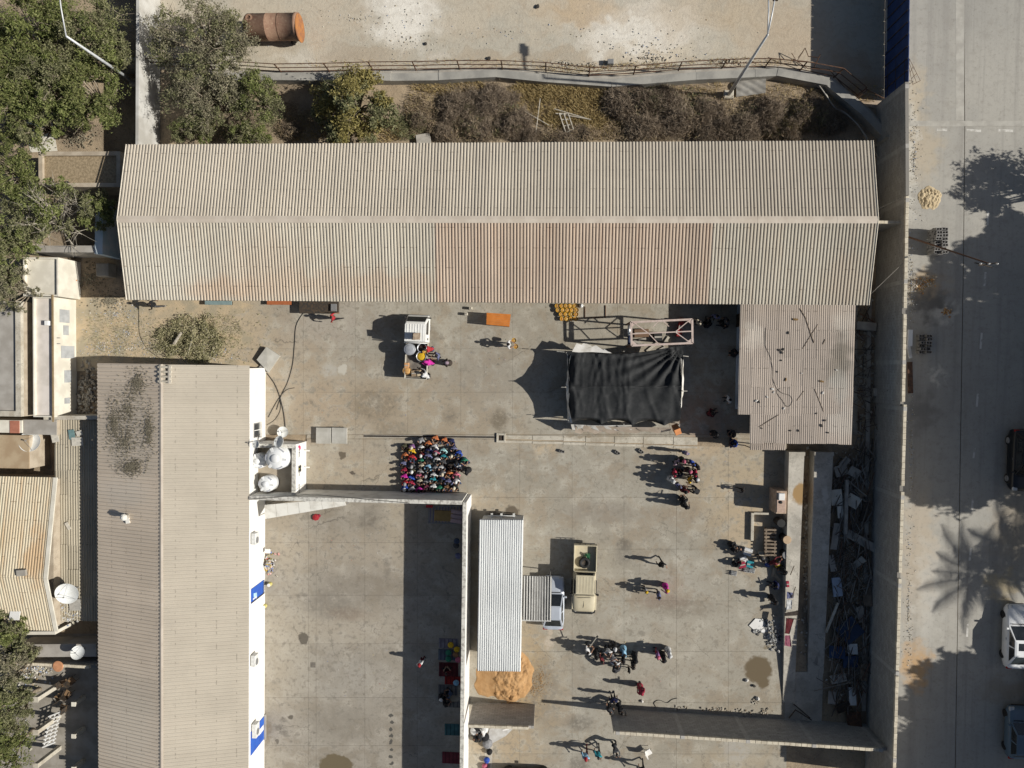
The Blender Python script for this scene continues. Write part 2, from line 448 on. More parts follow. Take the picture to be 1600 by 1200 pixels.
yard_dust = [(385, 520, 40, 60, (0.48, 0.385, 0.26), 0.85), (450, 560, 70, 60, TAN, 0.55), (560, 630, 90, 50, TAN, 0.7), (480, 640, 60, 40, (0.39, 0.31, 0.22), 0.6), (700, 640, 120, 50, (0.37, 0.30, 0.21), 0.55), (1160, 770, 70, 70, (0.45, 0.36, 0.24), 0.85), (1170, 830, 30, 50, SAND, 0.6), (850, 705, 16, 8, SAND, 0.8),
             (560, 735, 90, 40, (0.41, 0.34, 0.25), 0.7), (820, 1070, 50, 60, (0.44, 0.32, 0.17), 0.8), (810, 1000, 40, 30, (0.36, 0.28, 0.18), 0.7), (790, 1170, 60, 30, (0.44, 0.34, 0.22), 0.7), (770, 790, 60, 20, TAN, 0.5), (1105, 650, 40, 40, (0.36, 0.22, 0.15), 0.55), (1090, 700, 60, 14, SAND, 0.6),
             (440, 610, 30, 70, (0.42, 0.345, 0.25), 0.6), (980, 1060, 90, 60, (0.36, 0.335, 0.285), 0.5), (820, 690, 60, 12, (0.4, 0.33, 0.24), 0.5), (1080, 1000, 90, 60, (0.38, 0.345, 0.28), 0.6), (1150, 1190, 70, 20, (0.42, 0.35, 0.25), 0.6), (520, 500, 80, 40, (0.37, 0.33, 0.28), 0.6)]
M_yard = concrete_mat('yard_concrete', (0.325, 0.295, 0.238), (0.375, 0.348, 0.29), (0.31, 0.262, 0.197), yard_stains, yard_dust)
court_stains = [(475, 997, 8, 9, DARK, 0.8, 0.2), (525, 1196, 27, 18, (0.15, 0.12, 0.075), 0.92, 0.1), (455, 1122, 4.5, 4, DARK, 0.8, 0.3), (443, 1125, 6, 4, DARK, 0.5, 0.5), (435, 1137, 12, 5, DARK, 0.55, 0.6), (445, 1146, 8, 5, DARK, 0.5, 0.5), (417, 1140, 8, 22, (0.2, 0.16, 0.11), 0.6, 0.5), (433, 1158, 3, 4, DARK, 0.7, 0.3),
                (515, 945, 40, 22, (0.2, 0.18, 0.15), 0.55, 0.7), (560, 915, 60, 16, (0.22, 0.19, 0.15), 0.35, 0.7), (530, 1130, 50, 26, (0.22, 0.2, 0.165), 0.4, 0.7), (575, 810, 14, 16, DARK, 0.35, 0.7), (605, 890, 6, 16, DARK, 0.35, 0.6), (480, 808, 8, 5, DARK, 0.3, 0.6), (470, 930, 10, 4, DARK, 0.4, 0.6), (545, 960, 30, 10, (0.19, 0.14, 0.1), 0.4, 0.8)] + \
               [(611 + (i % 2), 1118 + i * 10.6, 3.2, 3.2, (0.09, 0.085, 0.075), 0.85, 0.2) for i in range(8)]
court_dust = [(560, 860, 150, 30, (0.38, 0.325, 0.25), 0.6), (450, 1000, 40, 120, (0.42, 0.375, 0.30), 0.6), (550, 980, 90, 30, (0.42, 0.37, 0.295), 0.6), (620, 800, 20, 60, (0.42, 0.36, 0.27), 0.6), (560, 1060, 80, 40, (0.37, 0.345, 0.30), 0.5), (450, 840, 30, 60, (0.42, 0.36, 0.275), 0.5)]
M_court = concrete_mat('court_concrete', (0.30, 0.268, 0.22), (0.335, 0.305, 0.255), (0.265, 0.23, 0.18), court_stains, court_dust)

M_joint = pm('joint_dirt', (0.13, 0.115, 0.095), (0.2, 0.175, 0.14), 1.5, 0.95, world_co=True)
def slab_grid(parent_name, xs, ys, mat_, z=0.0, skip=None, db=0.0):
    m = MB(); q = [P(xs[0], ys[0], z - 0.03), P(xs[-1], ys[0], z - 0.03), P(xs[-1], ys[-1], z - 0.03), P(xs[0], ys[-1], z - 0.03)]
    m.prism([(p.x, p.y) for p in q], z - 0.066 + db, z - 0.03 + db)
    o = tag(m.build(parent_name, M_joint), kind='structure')
    for i in range(len(xs) - 1):
        for j in range(len(ys) - 1):
            if skip and skip(i, j): continue
            g_ = 0.006
            dz = R.uniform(-0.002, 0.002)
            q_ = [P(xs[i], ys[j], z), P(xs[i + 1], ys[j], z), P(xs[i + 1], ys[j + 1], z), P(xs[i], ys[j + 1], z)]
            for q0, (sx, sy) in zip(q_, ((1, -1), (-1, -1), (-1, 1), (1, 1))): q0.x += sx * g_; q0.y += sy * g_
            MB().prism([p_[:2] for p_ in q_], z - 0.04 + dz, z + dz).build('slab', mat_, o)
    return o
slab_grid('upper_yard', [300, 392, 474, 555, 637, 720, 801, 883, 965, 1046, 1128, 1209, 1340], [455, 545, 613, 679], M_yard)
slab_grid('lower_yard', [479, 568, 650, 731, 812, 894, 975, 1057, 1138, 1229], [686, 777, 858, 939, 1018, 1098, 1178, 1290], M_yard, skip=lambda i, j: i < 3 and j > 0)
slab_grid('court', [405, 482, 494, 570, 652, 733], [776, 848, 930, 1006, 1090, 1165, 1290], M_court, db=0.004)
sheet('side_strip', [(479, 679.5), (1229, 679.5), (1229, 685.5), (479, 685.5)], M_yard, -0.012, th=0.05)
# dirt corner beside the cut branches
M_dirt = pm('sandy_dirt', (0.50, 0.395, 0.26), (0.36, 0.31, 0.22), 0.9, 0.95, bump=0.6, bscale=5, detail=9, world_co=True)
_r = random.Random(9)
sheet('dirt_corner', [(112, 465)] + [(366 + 22 * math.sin(k * .5) + _r.uniform(-9, 9) + k * 0.9, 465 + k * 4) for k in range(29)] + [(112, 580)], M_dirt, 0.006)
# pale gutter strip south of the tent, with a grated drain beside it
M_gut = concrete_mat('gutter_concrete', (0.48, 0.44, 0.36), (0.54, 0.50, 0.42), (0.40, 0.35, 0.27), [(905, 680, 30, 4, (0.25, 0.2, 0.14), 0.6, 0.6), (930, 690, 10, 6, (0.28, 0.23, 0.17), 0.6, 0.6)])
gx = [790, 832, 880, 915, 960, 1005, 1052, 1090]
gutter = tag(MB().prism([w2(786, 680), w2(1152, 684), w2(1152, 699), w2(786, 687)], -0.02, 0.012).build('gutter_strip', M_soil), kind='structure')
for i in range(len(gx) - 1):
    x0, x1 = gx[i] + 0.4, gx[i + 1] - 0.4
    y0, y1 = 680 + (x0 - 786) * 0.011, 680 + (x1 - 786) * 0.011
    hh = 6 + (x0 - 786) * 0.022
    MB().prism([w2(x0, y0), w2(x1, y1), w2(x1, y1 + hh), w2(x0, y0 + hh)], 0.0, 0.05 + R.uniform(0, 0.015)).build('slab', M_gut, gutter)
    MB().prism([w2(x0, y0 + hh + 2.2), w2(x1, y1 + hh + 2.2), w2(x1, y1 + hh + 5.5), w2(x0, y0 + hh + 5.5)], 0.0, 0.04 + R.uniform(0, 0.015)).build('kerb_stone', M_gut, gutter)
M_iron = pm('dark_iron', (0.055, 0.05, 0.045), (0.11, 0.08, 0.055), 6, 0.7, 0.4)
M_conc = pm('plain_concrete', (0.42, 0.39, 0.34), (0.31, 0.285, 0.245), 1.6, 0.9, bump=0.3, bscale=10, detail=8, world_co=True)
dr = thing('drain', 'long narrow grated drain crossing the yard north of the seated crowd', 'drain', P(670, 681, 0))
fr = MB()
fr.prism([w2(568, 679.3), w2(782, 681.2), w2(782, 682.0), w2(568, 680.1)], -0.02, 0.015)
fr.prism([w2(568, 682.4), w2(782, 684.3), w2(782, 685.1), w2(568, 683.2)], -0.02, 0.015); fr.build('frame', M_conc, dr)
gb = MB(); gb.prism([w2(568, 680.2), w2(782, 682.1), w2(782, 684.2), w2(568, 682.3)], -0.03, -0.012); gb.build('channel', M_iron, dr)
gr = MB()
for i in range(170):
    x = 569 + i * 1.25; y = 681.2 + (x - 568) * 0.009
    a = P(x, y, 0.008); gr.box(a, (0.022, 0.13, 0.02))
tag(gr.build('grating_bars', M_iron, dr), kind='stuff')
db = thing('drain_box', 'small open concrete drain box at the east end of the grated drain', 'drain', P(783, 684, 0))
m = MB()
c = P(783, 684, 0)
for dx, dy, sx, sy in ((-0.28, 0, 0.16, 0.72), (0.28, 0, 0.16, 0.72), (0, -0.28, 0.4, 0.16), (0, 0.28, 0.4, 0.16)): m.bbox(c + Vector((dx, dy, 0.06)), (sx, sy, 0.13), 0.02)
m.build('rim', M_gut, db); MB().box(c + Vector((0, 0, 0.005)), (0.4, 0.4, 0.02)).build('opening', M_iron, db)
# ------------------------------------------------------------------ large structures
def sheet_mesh(name, w, L, pitch, depth, mat_, n_seg=1, over=0.03):
    """one corrugated sheet: ribs run along y (0..L), width w centred on x"""
    xs = []; nr = max(1, round(w / pitch)); p = w / nr
    for k in range(nr):
        x0 = -w / 2 + k * p
        xs += [(x0, 0), (x0 + p * 0.30, 0), (x0 + p * 0.45, depth), (x0 + p * 0.80, depth), (x0 + p * 0.95, 0)]
    xs.append((w / 2 + over, 0.004))
    m = MB(); vs = []; fs = []
    for j in range(n_seg + 1):
        vs += [(x, L * j / n_seg, z) for x, z in xs]
    n = len(xs)
    for j in range(n_seg):
        fs += [(j * n + i, j * n + i + 1, (j + 1) * n + i + 1, (j + 1) * n + i) for i in range(n - 1)]
    m.add(vs, fs)
    return m.mesh(name, mat_)

def roof_mat(name, base, rust, rust_amt, rx, grime=(0.16, 0.13, 0.10), sc_=0.25, fleck=0.5, patches=(), along='y', purlin=1.35):
    t = NT(name); p = t.pos()
    oi = t.new('ShaderNodeObjectInfo')
    wp = t.vmath('ADD', p, t.vmath('MULTIPLY', t.vmath('SUBTRACT', t.noisec(p, 0.8, 5), (0.5, 0.5, 0.5)), (2.5, 2.5, 0)))
    b = t.mix(t.rng(t.noise(p, sc_, 6, 0.6), 0.38, 0.64), base, tuple(x * 0.91 for x in base))
    mp = t.new('ShaderNodeMapping'); t.set(mp.inputs['Vector'], p)
    mp.inputs['Scale'].default_value = (2.2, 0.16, 1) if along == 'y' else (0.16, 2.2, 1)
    st = t.noise(mp.outputs[0], 1.0, 6, 0.65)
    b = t.mix(t.rng(st, 0.48, 0.72, 0, rust_amt), b, rust)
    for px, py, z, rx_, ry_, c, a in patches:
        b = t.stain(b, wp, w2(px, py, z), (rx_ / SC / 1.08, ry_ / SC / 1.08), c, a, 0.6)
    b = t.mix(t.rng(t.noise(p, 1.7, 7, 0.7), 0.55, 0.75, 0, 0.2), b, tuple(x * 0.65 for x in base))
    b = t.mix(t.math('MULTIPLY', t.rng(t.noise(p, 7, 4, 0.6), 0.64, 0.70), fleck), b, grime)
    if purlin:                                   # rows of screw heads with a little rust below each
        sp_ = t.new('ShaderNodeSeparateXYZ'); t.set(sp_.inputs[0], p)
        fr_ = t.math('FRACT', t.math('DIVIDE', sp_.outputs['Y' if along == 'y' else 'X'], purlin))
        ln_ = t.math('MULTIPLY', t.rng(fr_, 0.0, 0.07, 1, 0), t.rng(t.noise(p, 4.5, 2, 0.5), 0.52, 0.62, 0, 0.75))
        b = t.mix(ln_, b, tuple(x * 0.4 for x in rust))
    k = t.rng(oi.outputs['Random'], 0, 1, 1 - rx, 1 + rx, False)
    mul = t.new('ShaderNodeCombineXYZ')
    for i in range(3): t.set(mul.inputs[i], k)
    b = t.mix(1.0, b, mul.outputs[0], 'MULTIPLY')
    return t.out(b, 0.7, 0, 0.35)

def wall_quad(m, a, b, z0, z1, th, side=1, mi=0):
    """upright wall from a to b (xy); thickness th to the left of the run (side=1) or the right"""
    a = Vector((a[0], a[1])); b = Vector((b[0], b[1])); d = (b - a).normalized(); n = Vector((-d.y, d.x)) * th * side
    m.prism([a, b, b + n, a + n], z0, z1, mi)

# ---- long shed
EV, RG = 4.2, 5.3
shed = thing('long_shed', 'long shed with a beige corrugated gable roof spanning the top of the yard', 'shed', P(780, 345, 0))
M_shed_wall = pm('shed_wall_plaster', (0.40, 0.36, 0.30), (0.30, 0.27, 0.22), 1.0, 0.9, bump=0.2)
nw, ne, sw_, se = P(199, 226, EV), P(1362, 226, EV), P(199, 470, EV), P(1357, 475, EV)
xw, xe = sw_.x, (ne.x + se.x) / 2
yn, ys_ = nw.y, (sw_.y + se.y) / 2
ym = (yn + ys_) / 2
i_ = 0.35
m = MB()
wall_quad(m, (xw + i_, ys_ + i_), (xe - i_, ys_ + i_), -0.05, EV - 0.12, 0.2, 1)
wall_quad(m, (xw + i_, yn - i_), (xe - i_, yn - i_), -0.05, EV - 0.12, 0.2, -1)
for x, s_ in ((xw + i_, 1), (xe - i_ - 0.2, 1)):
    m.add([(x, ys_ + i_ + 0.2, -0.05), (x, yn - i_ - 0.2, -0.05), (x, yn - i_ - 0.2, EV - 0.12), (x, ym, RG - 0.15), (x, ys_ + i_ + 0.2, EV - 0.12),
           (x + 0.2, ys_ + i_ + 0.2, -0.05), (x + 0.2, yn - i_ - 0.2, -0.05), (x + 0.2, yn - i_ - 0.2, EV - 0.12), (x + 0.2, ym, RG - 0.15), (x + 0.2, ys_ + i_ + 0.2, EV - 0.12)],
          [(0, 1, 2, 3, 4), (9, 8, 7, 6, 5), (0, 5, 6, 1), (1, 6, 7, 2), (2, 7, 8, 3), (3, 8, 9, 4), (4, 9, 5, 0)])
m.build('wall', M_shed_wall, shed)
M_deck = pm('shed_purlins', (0.12, 0.11, 0.10), None, 2)
half = (yn - ys_) / 2
ang = math.atan2(RG - EV, half); L = math.hypot(RG - EV, half)
rf = MB()
for s_ in (1, -1):
    rf.add([(xw + 0.1, ym, RG - 0.06), (xe - 0.1, ym, RG - 0.06), (xe - 0.1, ym + s_ * (half - 0.15), EV - 0.04), (xw + 0.1, ym + s_ * (half - 0.15), EV - 0.04)], [(0, 1, 2, 3)])
roof = rf.build('roof', M_deck, shed)
M_shedN = roof_mat('shed_sheeting_north', (0.525, 0.468, 0.382), (0.42, 0.34, 0.25), 0.2, 0.04, fleck=0.3)
M_shedR = roof_mat('shed_sheeting_rusty', (0.50, 0.40, 0.31), (0.40, 0.275, 0.19), 0.45, 0.07, fleck=0.45)
M_shedS = roof_mat('shed_sheeting_south', (0.515, 0.468, 0.382), (0.40, 0.295, 0.20), 0.32, 0.05, fleck=0.45,
                   patches=[(560, 445, 4.5, 200, 20, (0.48, 0.36, 0.26), 0.5), (340, 455, 4.4, 70, 20, (0.48, 0.33, 0.22), 0.5), (250, 420, 4.5, 60, 60, (0.50, 0.48, 0.41), 0.5), (1320, 440, 4.4, 30, 40, (0.50, 0.40, 0.30), 0.4), (420, 420, 4.5, 60, 50, (0.50, 0.40, 0.30), 0.4)])
ns = 58; w_ = (xe - xw) / ns
meN = sheet_mesh('shed_sheet', w_, L, 0.25, 0.06, M_shedN); meS = sheet_mesh('shed_sheet_s', w_, L, 0.25, 0.06, M_shedS); meR = sheet_mesh('shed_sheet_r', w_, L, 0.25, 0.06, M_shedR)
o_ = wloc(roof)
for k in range(ns):
    x = xw + (k + 0.5) * w_
    dz = R.uniform(-0.006, 0.008)
    # mesh y runs from the ridge down to the eave
    put('sheet', meN, roof, Vector((x, ym, RG + dz)) - o_, (-ang, 0, 0))
    ob = put('sheet', meR if 25 <= k <= 45 else meS, roof, Vector((x, ym, RG + dz)) - o_, (ang, 0, 0), (1, -1, 1))
M_ridge = pm('ridge_cap', (0.58, 0.51, 0.425), (0.51, 0.44, 0.36), 1.2, 0.7, world_co=True)
nr_ = 20
for k in range(nr_):
    xa, xb = xw + (xe - xw) * k / nr_ - 0.02, xw + (xe - xw) * (k + 1) / nr_ + 0.02
    z_ = RG + 0.075 + 0.006 * (k % 2); c_ = 0.24; dz_ = c_ * math.tan(ang)
    MB().add([(xa, ym - c_, z_ - dz_), (xb, ym - c_, z_ - dz_), (xb, ym, z_ + 0.015), (xa, ym, z_ + 0.015), (xa, ym + c_, z_ - dz_), (xb, ym + c_, z_ - dz_)], [(0, 1, 2, 3), (3, 2, 5, 4)]).build('ridge_cap', M_ridge, roof)
M_trim = pm('pale_roof_trim', (0.62, 0.57, 0.48), (0.50, 0.45, 0.37), 3)
for x in (xw - 0.03, xe + 0.02):
    tm = MB()
    for s_ in (1, -1):
        tm.tube([(x, ym, RG + 0.06), (x, ym + s_ * half, EV + 0.06)], 0.05, 4)
    tm.build('verge_trim', M_trim, roof)

# ---- white building with a two-pitch roof
WE, WR = 3.2, 4.8
wb = thing('white_building', 'white-walled building with a long beige ribbed roof beside the walled court', 'building', P(270, 900, 0))
xl, xr = P(153, 800, WE).x, P(389.5, 800, WE).x
yt = P(300, 570, WE).y; yb = -42.0
xm = P(252.5, 800, WR).x
M_white = pm('white_paint', (0.80, 0.79, 0.76), (0.72, 0.70, 0.66), 0.7, 0.8, world_co=True, detail=7)
M_whited = pm('white_paint_dirty', (0.74, 0.72, 0.66), (0.52, 0.49, 0.43), 1.3, 0.85, world_co=True, detail=8, lo=0.42, hi=0.75)
m = MB()
ex = xr - 0.12
m.prism([(xl + 0.3, yt - 0.2), (ex, yt - 0.2), (ex, yb), (xl + 0.3, yb)], -0.05, WE - 0.1)
m.add([(xl + 0.3, yt - 0.2, WE - 0.1), (ex, yt - 0.2, WE - 0.1), (xm, yt - 0.2, WR - 0.12), (xl + 0.3, yt - 0.4, WE - 0.1), (ex, yt - 0.4, WE - 0.1), (xm, yt - 0.4, WR - 0.12)], [(0, 1, 2), (5, 4, 3), (0, 3, 4, 1), (1, 4, 5, 2), (2, 5, 3, 0)])
m.build('wall', M_white, wb)
rf = MB()
rf.add([(xm, yt - 0.05, WR - 0.05), (xm, yb, WR - 0.05), (xr - 0.1, yb, WE - 0.03), (xr - 0.1, yt - 0.05, WE - 0.03)], [(0, 1, 2, 3)])
rf.add([(xm, yt - 0.05, WR - 0.05), (xl + 0.1, yt - 0.05, WE - 0.03), (xl + 0.1, yb, WE - 0.03), (xm, yb, WR - 0.05)], [(0, 1, 2, 3)])
wroof = rf.build('roof', M_deck, wb); o_ = wloc(wroof)
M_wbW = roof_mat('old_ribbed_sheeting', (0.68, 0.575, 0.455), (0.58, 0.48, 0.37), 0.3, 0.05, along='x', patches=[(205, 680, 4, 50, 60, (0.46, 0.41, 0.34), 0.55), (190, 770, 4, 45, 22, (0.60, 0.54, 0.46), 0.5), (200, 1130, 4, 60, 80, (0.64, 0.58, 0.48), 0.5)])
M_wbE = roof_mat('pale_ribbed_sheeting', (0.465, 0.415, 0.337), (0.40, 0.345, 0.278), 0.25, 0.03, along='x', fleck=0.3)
nl = 31; wl = (yt - yb) / nl
aW = math.atan2(WR - WE, xm - xl); LW = math.hypot(WR - WE, xm - xl)
aE = math.atan2(WR - WE, xr - xm); LE = math.hypot(WR - WE, xr - xm)
mW = sheet_mesh('ribbed_sheet_w', wl, LW, 0.25, 0.045, M_wbW); mE = sheet_mesh('ribbed_sheet_e', wl, LE, 0.25, 0.03, M_wbE)
for k in range(nl):
    y = yt - (k + 0.5) * wl
    ob = put('sheet', mW, wroof, Vector((xm, y, WR + R.uniform(-0.004, 0.006))) - o_); ob.rotation_euler = (Matrix.Rotation(math.pi / 2, 3, 'Z') @ Matrix.Rotation(-aW, 3, 'X')).to_euler()
    ob = put('sheet', mE, wroof, Vector((xm, y, WR + R.uniform(-0.004, 0.006))) - o_); ob.rotation_euler = (Matrix.Rotation(-math.pi / 2, 3, 'Z') @ Matrix.Rotation(-aE, 3, 'X')).to_euler()
for k in range(11):
    ya, yb_ = yt - (yt - yb) * k / 11 + 0.02, yt - (yt - yb) * (k + 1) / 11 - 0.02
    z_ = WR + 0.06 + 0.005 * (k % 2)
    MB().add([(xm - 0.14, ya, z_ - 0.04), (xm - 0.14, yb_, z_ - 0.04), (xm, yb_, z_ + 0.01), (xm, ya, z_ + 0.01), (xm + 0.14, ya, z_ - 0.025), (xm + 0.14, yb_, z_ - 0.025)], [(0, 1, 2, 3), (3, 2, 5, 4)]).build('ridge_cap', M_ridge, wroof)
# window, air conditioners and blue panels on the east wall
M_glass = pm('dark_glass', (0.03, 0.035, 0.04), (0.05, 0.055, 0.06), 2, 0.12, 0, 0.6)
M_ac = pm('ac_casing', (0.66, 0.66, 0.64), (0.56, 0.56, 0.53), 4, 0.6)
M_acg = pm('ac_grille', (0.24, 0.24, 0.24), (0.16, 0.16, 0.16), 30, 0.6)
def wb_y(py, z): return P(400, py, z).y
wy = wb_y(672, 1.7)
win = MB(); win.box((ex + 0.01, wy, 1.7), (0.06, 1.1, 1.0)); win = win.build('window', M_acg, wb)
MB().box((ex + 0.045, wy - 0.0, 1.7), (0.02, 0.96, 0.86)).build('pane', M_glass, win)
MB().box((ex + 0.06, wy, 1.7), (0.03, 0.05, 0.98)).build('mullion', M_white, win)
MB().box((ex + 0.09, wy, 1.16), (0.2, 1.2, 0.06)).build('sill', M_whited, win)
for py, z, L_ in ((841, 2.45, 0.85), (1031, 2.45, 0.85), (1140, 2.25, 1.05)):
    a = thing('air_conditioner', {841: 'white air conditioner on the white wall north of the first blue panel', 1031: 'white air conditioner on the white wall between the two blue panels', 1140: 'large white air conditioner in front of the blue panel near the photo bottom'}[py], 'air conditioner', (ex, wb_y(py, z), z), group='wall air conditioners')
    MB().bbox((0.24, 0, 0), (0.34, L_, 0.62), 0.03).build('casing', M_ac, a, loc=(0, 0, 0))
    MB().lathe((0.414, -0.12, 0), [(0.24, 0), (0.24, 0.012), (0.03, 0.02)], 20, M=Matrix.Rotation(math.pi / 2, 3, 'Y')).build('fan_grille', M_acg, a, loc=(0, 0, 0))
    for s_ in (-1, 1): MB().box((0.2, s_ * (L_ / 2 - 0.1), -0.33), (0.4, 0.04, 0.04)).build('bracket', M_acg, a, loc=(0, 0, 0))
M_blue = pm('blue_panel', (0.025, 0.09, 0.42), (0.03, 0.12, 0.50), 1.5, 0.5)
M_signw = pm('sign_white', (0.78, 0.80, 0.82), None, 2, 0.5)
M_signlb = pm('sign_pale_blue', (0.45, 0.68, 0.80), None, 2, 0.5)
s1 = thing('blue_gate', 'blue metal gate with pale emblem and spiked foot in the white wall', 'gate', (ex, wb_y(930, 1.4), 0))
ya, yb_ = wb_y(920, 2.5), wb_y(943, 2.5)
ym_ = (ya + yb_) / 2; ww = ya - yb_
MB().box((ex + 0.02, ym_, 1.45), (0.05, ww, 2.3)).build('leaf', M_blue, s1)
MB().box((ex + 0.055, ym_ - ww * 0.43, 1.45), (0.05, 0.08, 2.34)).build('frame', M_iron, s1)
e_ = MB()
for pts in ([(0.12, 0.05), (0.42, 0.0), (0.30, 0.75), (0.0, 0.8)],):
    e_.add([(ex + 0.05, ym_ + ww * 0.1 - p[0], 1.75 + p[1] * 0.8 - 0.15) for p in pts], [(0, 1, 2, 3)])
e_.build('emblem', M_signlb, s1)
e_ = MB()
for k, (y0, y1, z0, z1) in enumerate(((0.02, 0.14, 1.65, 2.35), (0.14, 0.34, 1.65, 1.78), (0.26, 0.38, 1.78, 2.1))):
    e_.add([(ex + 0.052, ym_ - ww * 0.2 - y0, z0), (ex + 0.052, ym_ - ww * 0.2 - y1, z0), (ex + 0.052, ym_ - ww * 0.2 - y1, z1), (ex + 0.052, ym_ - ww * 0.2 - y0, z1)], [(0, 1, 2, 3)])
e_.build('lettering', M_signw, s1)
for k in range(9):
    y = ya - ww * (k + 0.5) / 9
    MB().tube([(ex + 0.06, y, 0.12), (ex + 0.1, y, 0.62)], [0.025, 0.012], 4).build('spike', M_acg, s1)
s2 = thing('blue_gate', 'plain blue metal gate behind a wall air conditioner near the photo bottom', 'gate', (ex, wb_y(1155, 1.4), 0))
ya, yb_ = wb_y(1143, 2.5), wb_y(1180, 2.5)
MB().box((ex + 0.02, (ya + yb_) / 2, 1.4), (0.05, ya - yb_, 2.4)).build('leaf', M_blue, s2)
MB().box((ex + 0.05, (ya + yb_) / 2 + 0.1, 0.75), (0.03, 0.42, 0.9)).build('notice', M_signw, s2)
MB().box((ex + 0.09, (ya + yb_) / 2, 0.1), (0.16, ya - yb_ + 0.2, 0.12)).build('threshold', M_conc, s2)
# louvred concrete vent on the ridge and a flue
v = thing('roof_vent', 'pale concrete ladder-like vent block at the north end of the white building ridge', 'vent', (xm, yt - 0.6, WR))
bx_ = P(257, 585, WR + 0.1)
MB().box((bx_.x - 0.32, bx_.y, WR - 0.06), (0.1, 1.3, 0.4)).build('side', M_conc, v)
MB().box((bx_.x + 0.32, bx_.y, WR - 0.06), (0.1, 1.3, 0.4)).build('side', M_conc, v)
for k in range(4): MB().box((bx_.x, bx_.y - 0.5 + k * 0.34, WR + 0.06), (0.98, 0.14, 0.12)).build('slat', M_gut, v)
fl = thing('flue_pipe', 'short broken flue pipe standing on the white building roof', 'pipe', P(201, 806, 4.1))
c_ = P(200, 807, 0); zf = WE + (WR - WE) * (P(200, 806, 4.0).x - xl) / (xm - xl)
c_ = P(200, 806, zf)
MB().tube([c_ + Vector((0, 0, -0.1)), c_ + Vector((0, 0, 0.5))], 0.16, 10).build('pipe', M_conc, fl)
MB().lathe(c_ + Vector((0.0, 0.0, 0.5)), [(0.26, 0), (0.24, 0.1), (0.08, 0.2)], 9).build('cap', M_whited, fl)
MB().box(c_ + Vector((0.02, -0.34, 0.05)), (0.3, 0.4, 0.12), 0.2).build('broken_cap', M_whited, fl)

# ---- white walls of the court
CWH = 3.3
def plain_wall(name, label, pts, h, th, mat_, cat='wall', coping=None):
    """pts: top centre line in photograph pixels"""
    q = [P(x, y, h) for x, y in pts]
    o = thing(name, label, cat, (q[0].x, q[0].y, 0))
    m = MB()
    for a, b in zip(q[:-1], q[1:]):
        d = (b - a).normalized(); n = Vector((-d.y, d.x, 0)) * th / 2
        m.prism([(a - n)[:2], (b - n)[:2], (b + n)[:2], (a + n)[:2]], -0.05, h - (0.06 if coping else 0))
    m.build('wall_body', mat_, o)
    if coping:
        for a, b in zip(q[:-1], q[1:]):
            d = (b - a).normalized(); L_ = (b - a).length; k = max(1, round(L_ / 0.8)); n = Vector((-d.y, d.x, 0)) * (th / 2 + 0.015)
            for i in range(k):
                s0 = a + d * (L_ * i / k + 0.008); s1_ = a + d * (L_ * (i + 1) / k - 0.008)
                MB().prism([(s0 - n)[:2], (s1_ - n)[:2], (s1_ + n)[:2], (s0 + n)[:2]], h - 0.058, h + R.uniform(-0.004, 0.006)).build('coping_stone', coping, o)
    return o
M_grime = pm('grimy_white_coping', (0.62, 0.60, 0.54), (0.30, 0.28, 0.25), 5, 0.9, rand=0.06, lo=0.4, hi=0.72)
plain_wall('court_wall', 'white wall along the north side of the walled court', [(389, 778), (722, 785.5)], CWH, 0.26, M_whited, coping=M_grime)
plain_wall('court_wall', 'tall white wall between the walled court and the ribbed white cabin', [(726, 785), (725, 900), (723, 1050), (720.5, 1270)], CWH, 0.24, M_white, coping=M_grime)
# leaning white awning sheet below the court wall
aw = thing('awning', 'long dirty white awning leaning off the court wall by the white building', 'awning', P(470, 800, 0))
a0, a1 = P(413, 789, 2.1), P(537, 778.5, 2.35); b0, b1 = P(414, 811, 1.7), P(541, 789.5, 2.0)
for k in range(7):
    f0, f1 = k / 7 + 0.002, (k + 1) / 7 - 0.002
    q = [a0.lerp(a1, f0), a0.lerp(a1, f1), b0.lerp(b1, f1), b0.lerp(b1, f0)]
    dz = R.uniform(-0.01, 0.02)
    m = MB(); m.add([p + Vector((0, 0, dz)) for p in q] + [p + Vector((0, 0, dz - 0.06)) for p in q], [(3, 2, 1, 0), (4, 5, 6, 7), (0, 1, 5, 4), (1, 2, 6, 5), (2, 3, 7, 6), (3, 0, 4, 7)])
    m.build('panel', M_whited, aw)
for f in (0.03, 0.5, 0.97):
    p = b0.lerp(b1, f); MB().tube([p, Vector((p.x, p.y, 0))], 0.03, 6).build('post', M_acg, aw)
    p = a0.lerp(a1, f); MB().tube([p, Vector((p.x, p.y, 0))], 0.03, 6).build('post', M_acg, aw)

# ---- water tank terrace
TH = 2.3
ter = thing('tank_terrace', 'white walled annex with an open top holding three white water tanks', 'building', P(435, 730, 0))
x0, x1 = P(391, 730, TH).x, P(462, 730, TH).x
y0, y1 = P(430, 694, TH).y, P(430, 777, TH).y
th = 0.26; FL = 1.35
m = MB()
m.prism([(x0, y0), (x1, y0), (x1, y0 - th), (x0, y0 - th)], -0.05, TH)
m.prism([(x1 - th, y0 - th), (x1, y0 - th), (x1, y1), (x1 - th, y1)], -0.05, TH)
m.prism([(x0, y0 - th), (x0 + 0.12, y0 - th), (x0 + 0.12, y1), (x0, y1)], FL, TH - 0.3)
m.build('wall', M_white, ter)
MB().prism([(x0 + 0.121, y0 - th - 0.002), (x1 - th - 0.002, y0 - th - 0.002), (x1 - th - 0.002, y1), (x0 + 0.121, y1)], 0.0, FL).build('floor', pm('terrace_floor', (0.40, 0.345, 0.27), (0.31, 0.265, 0.2), 0.9, 0.9, world_co=True), ter)
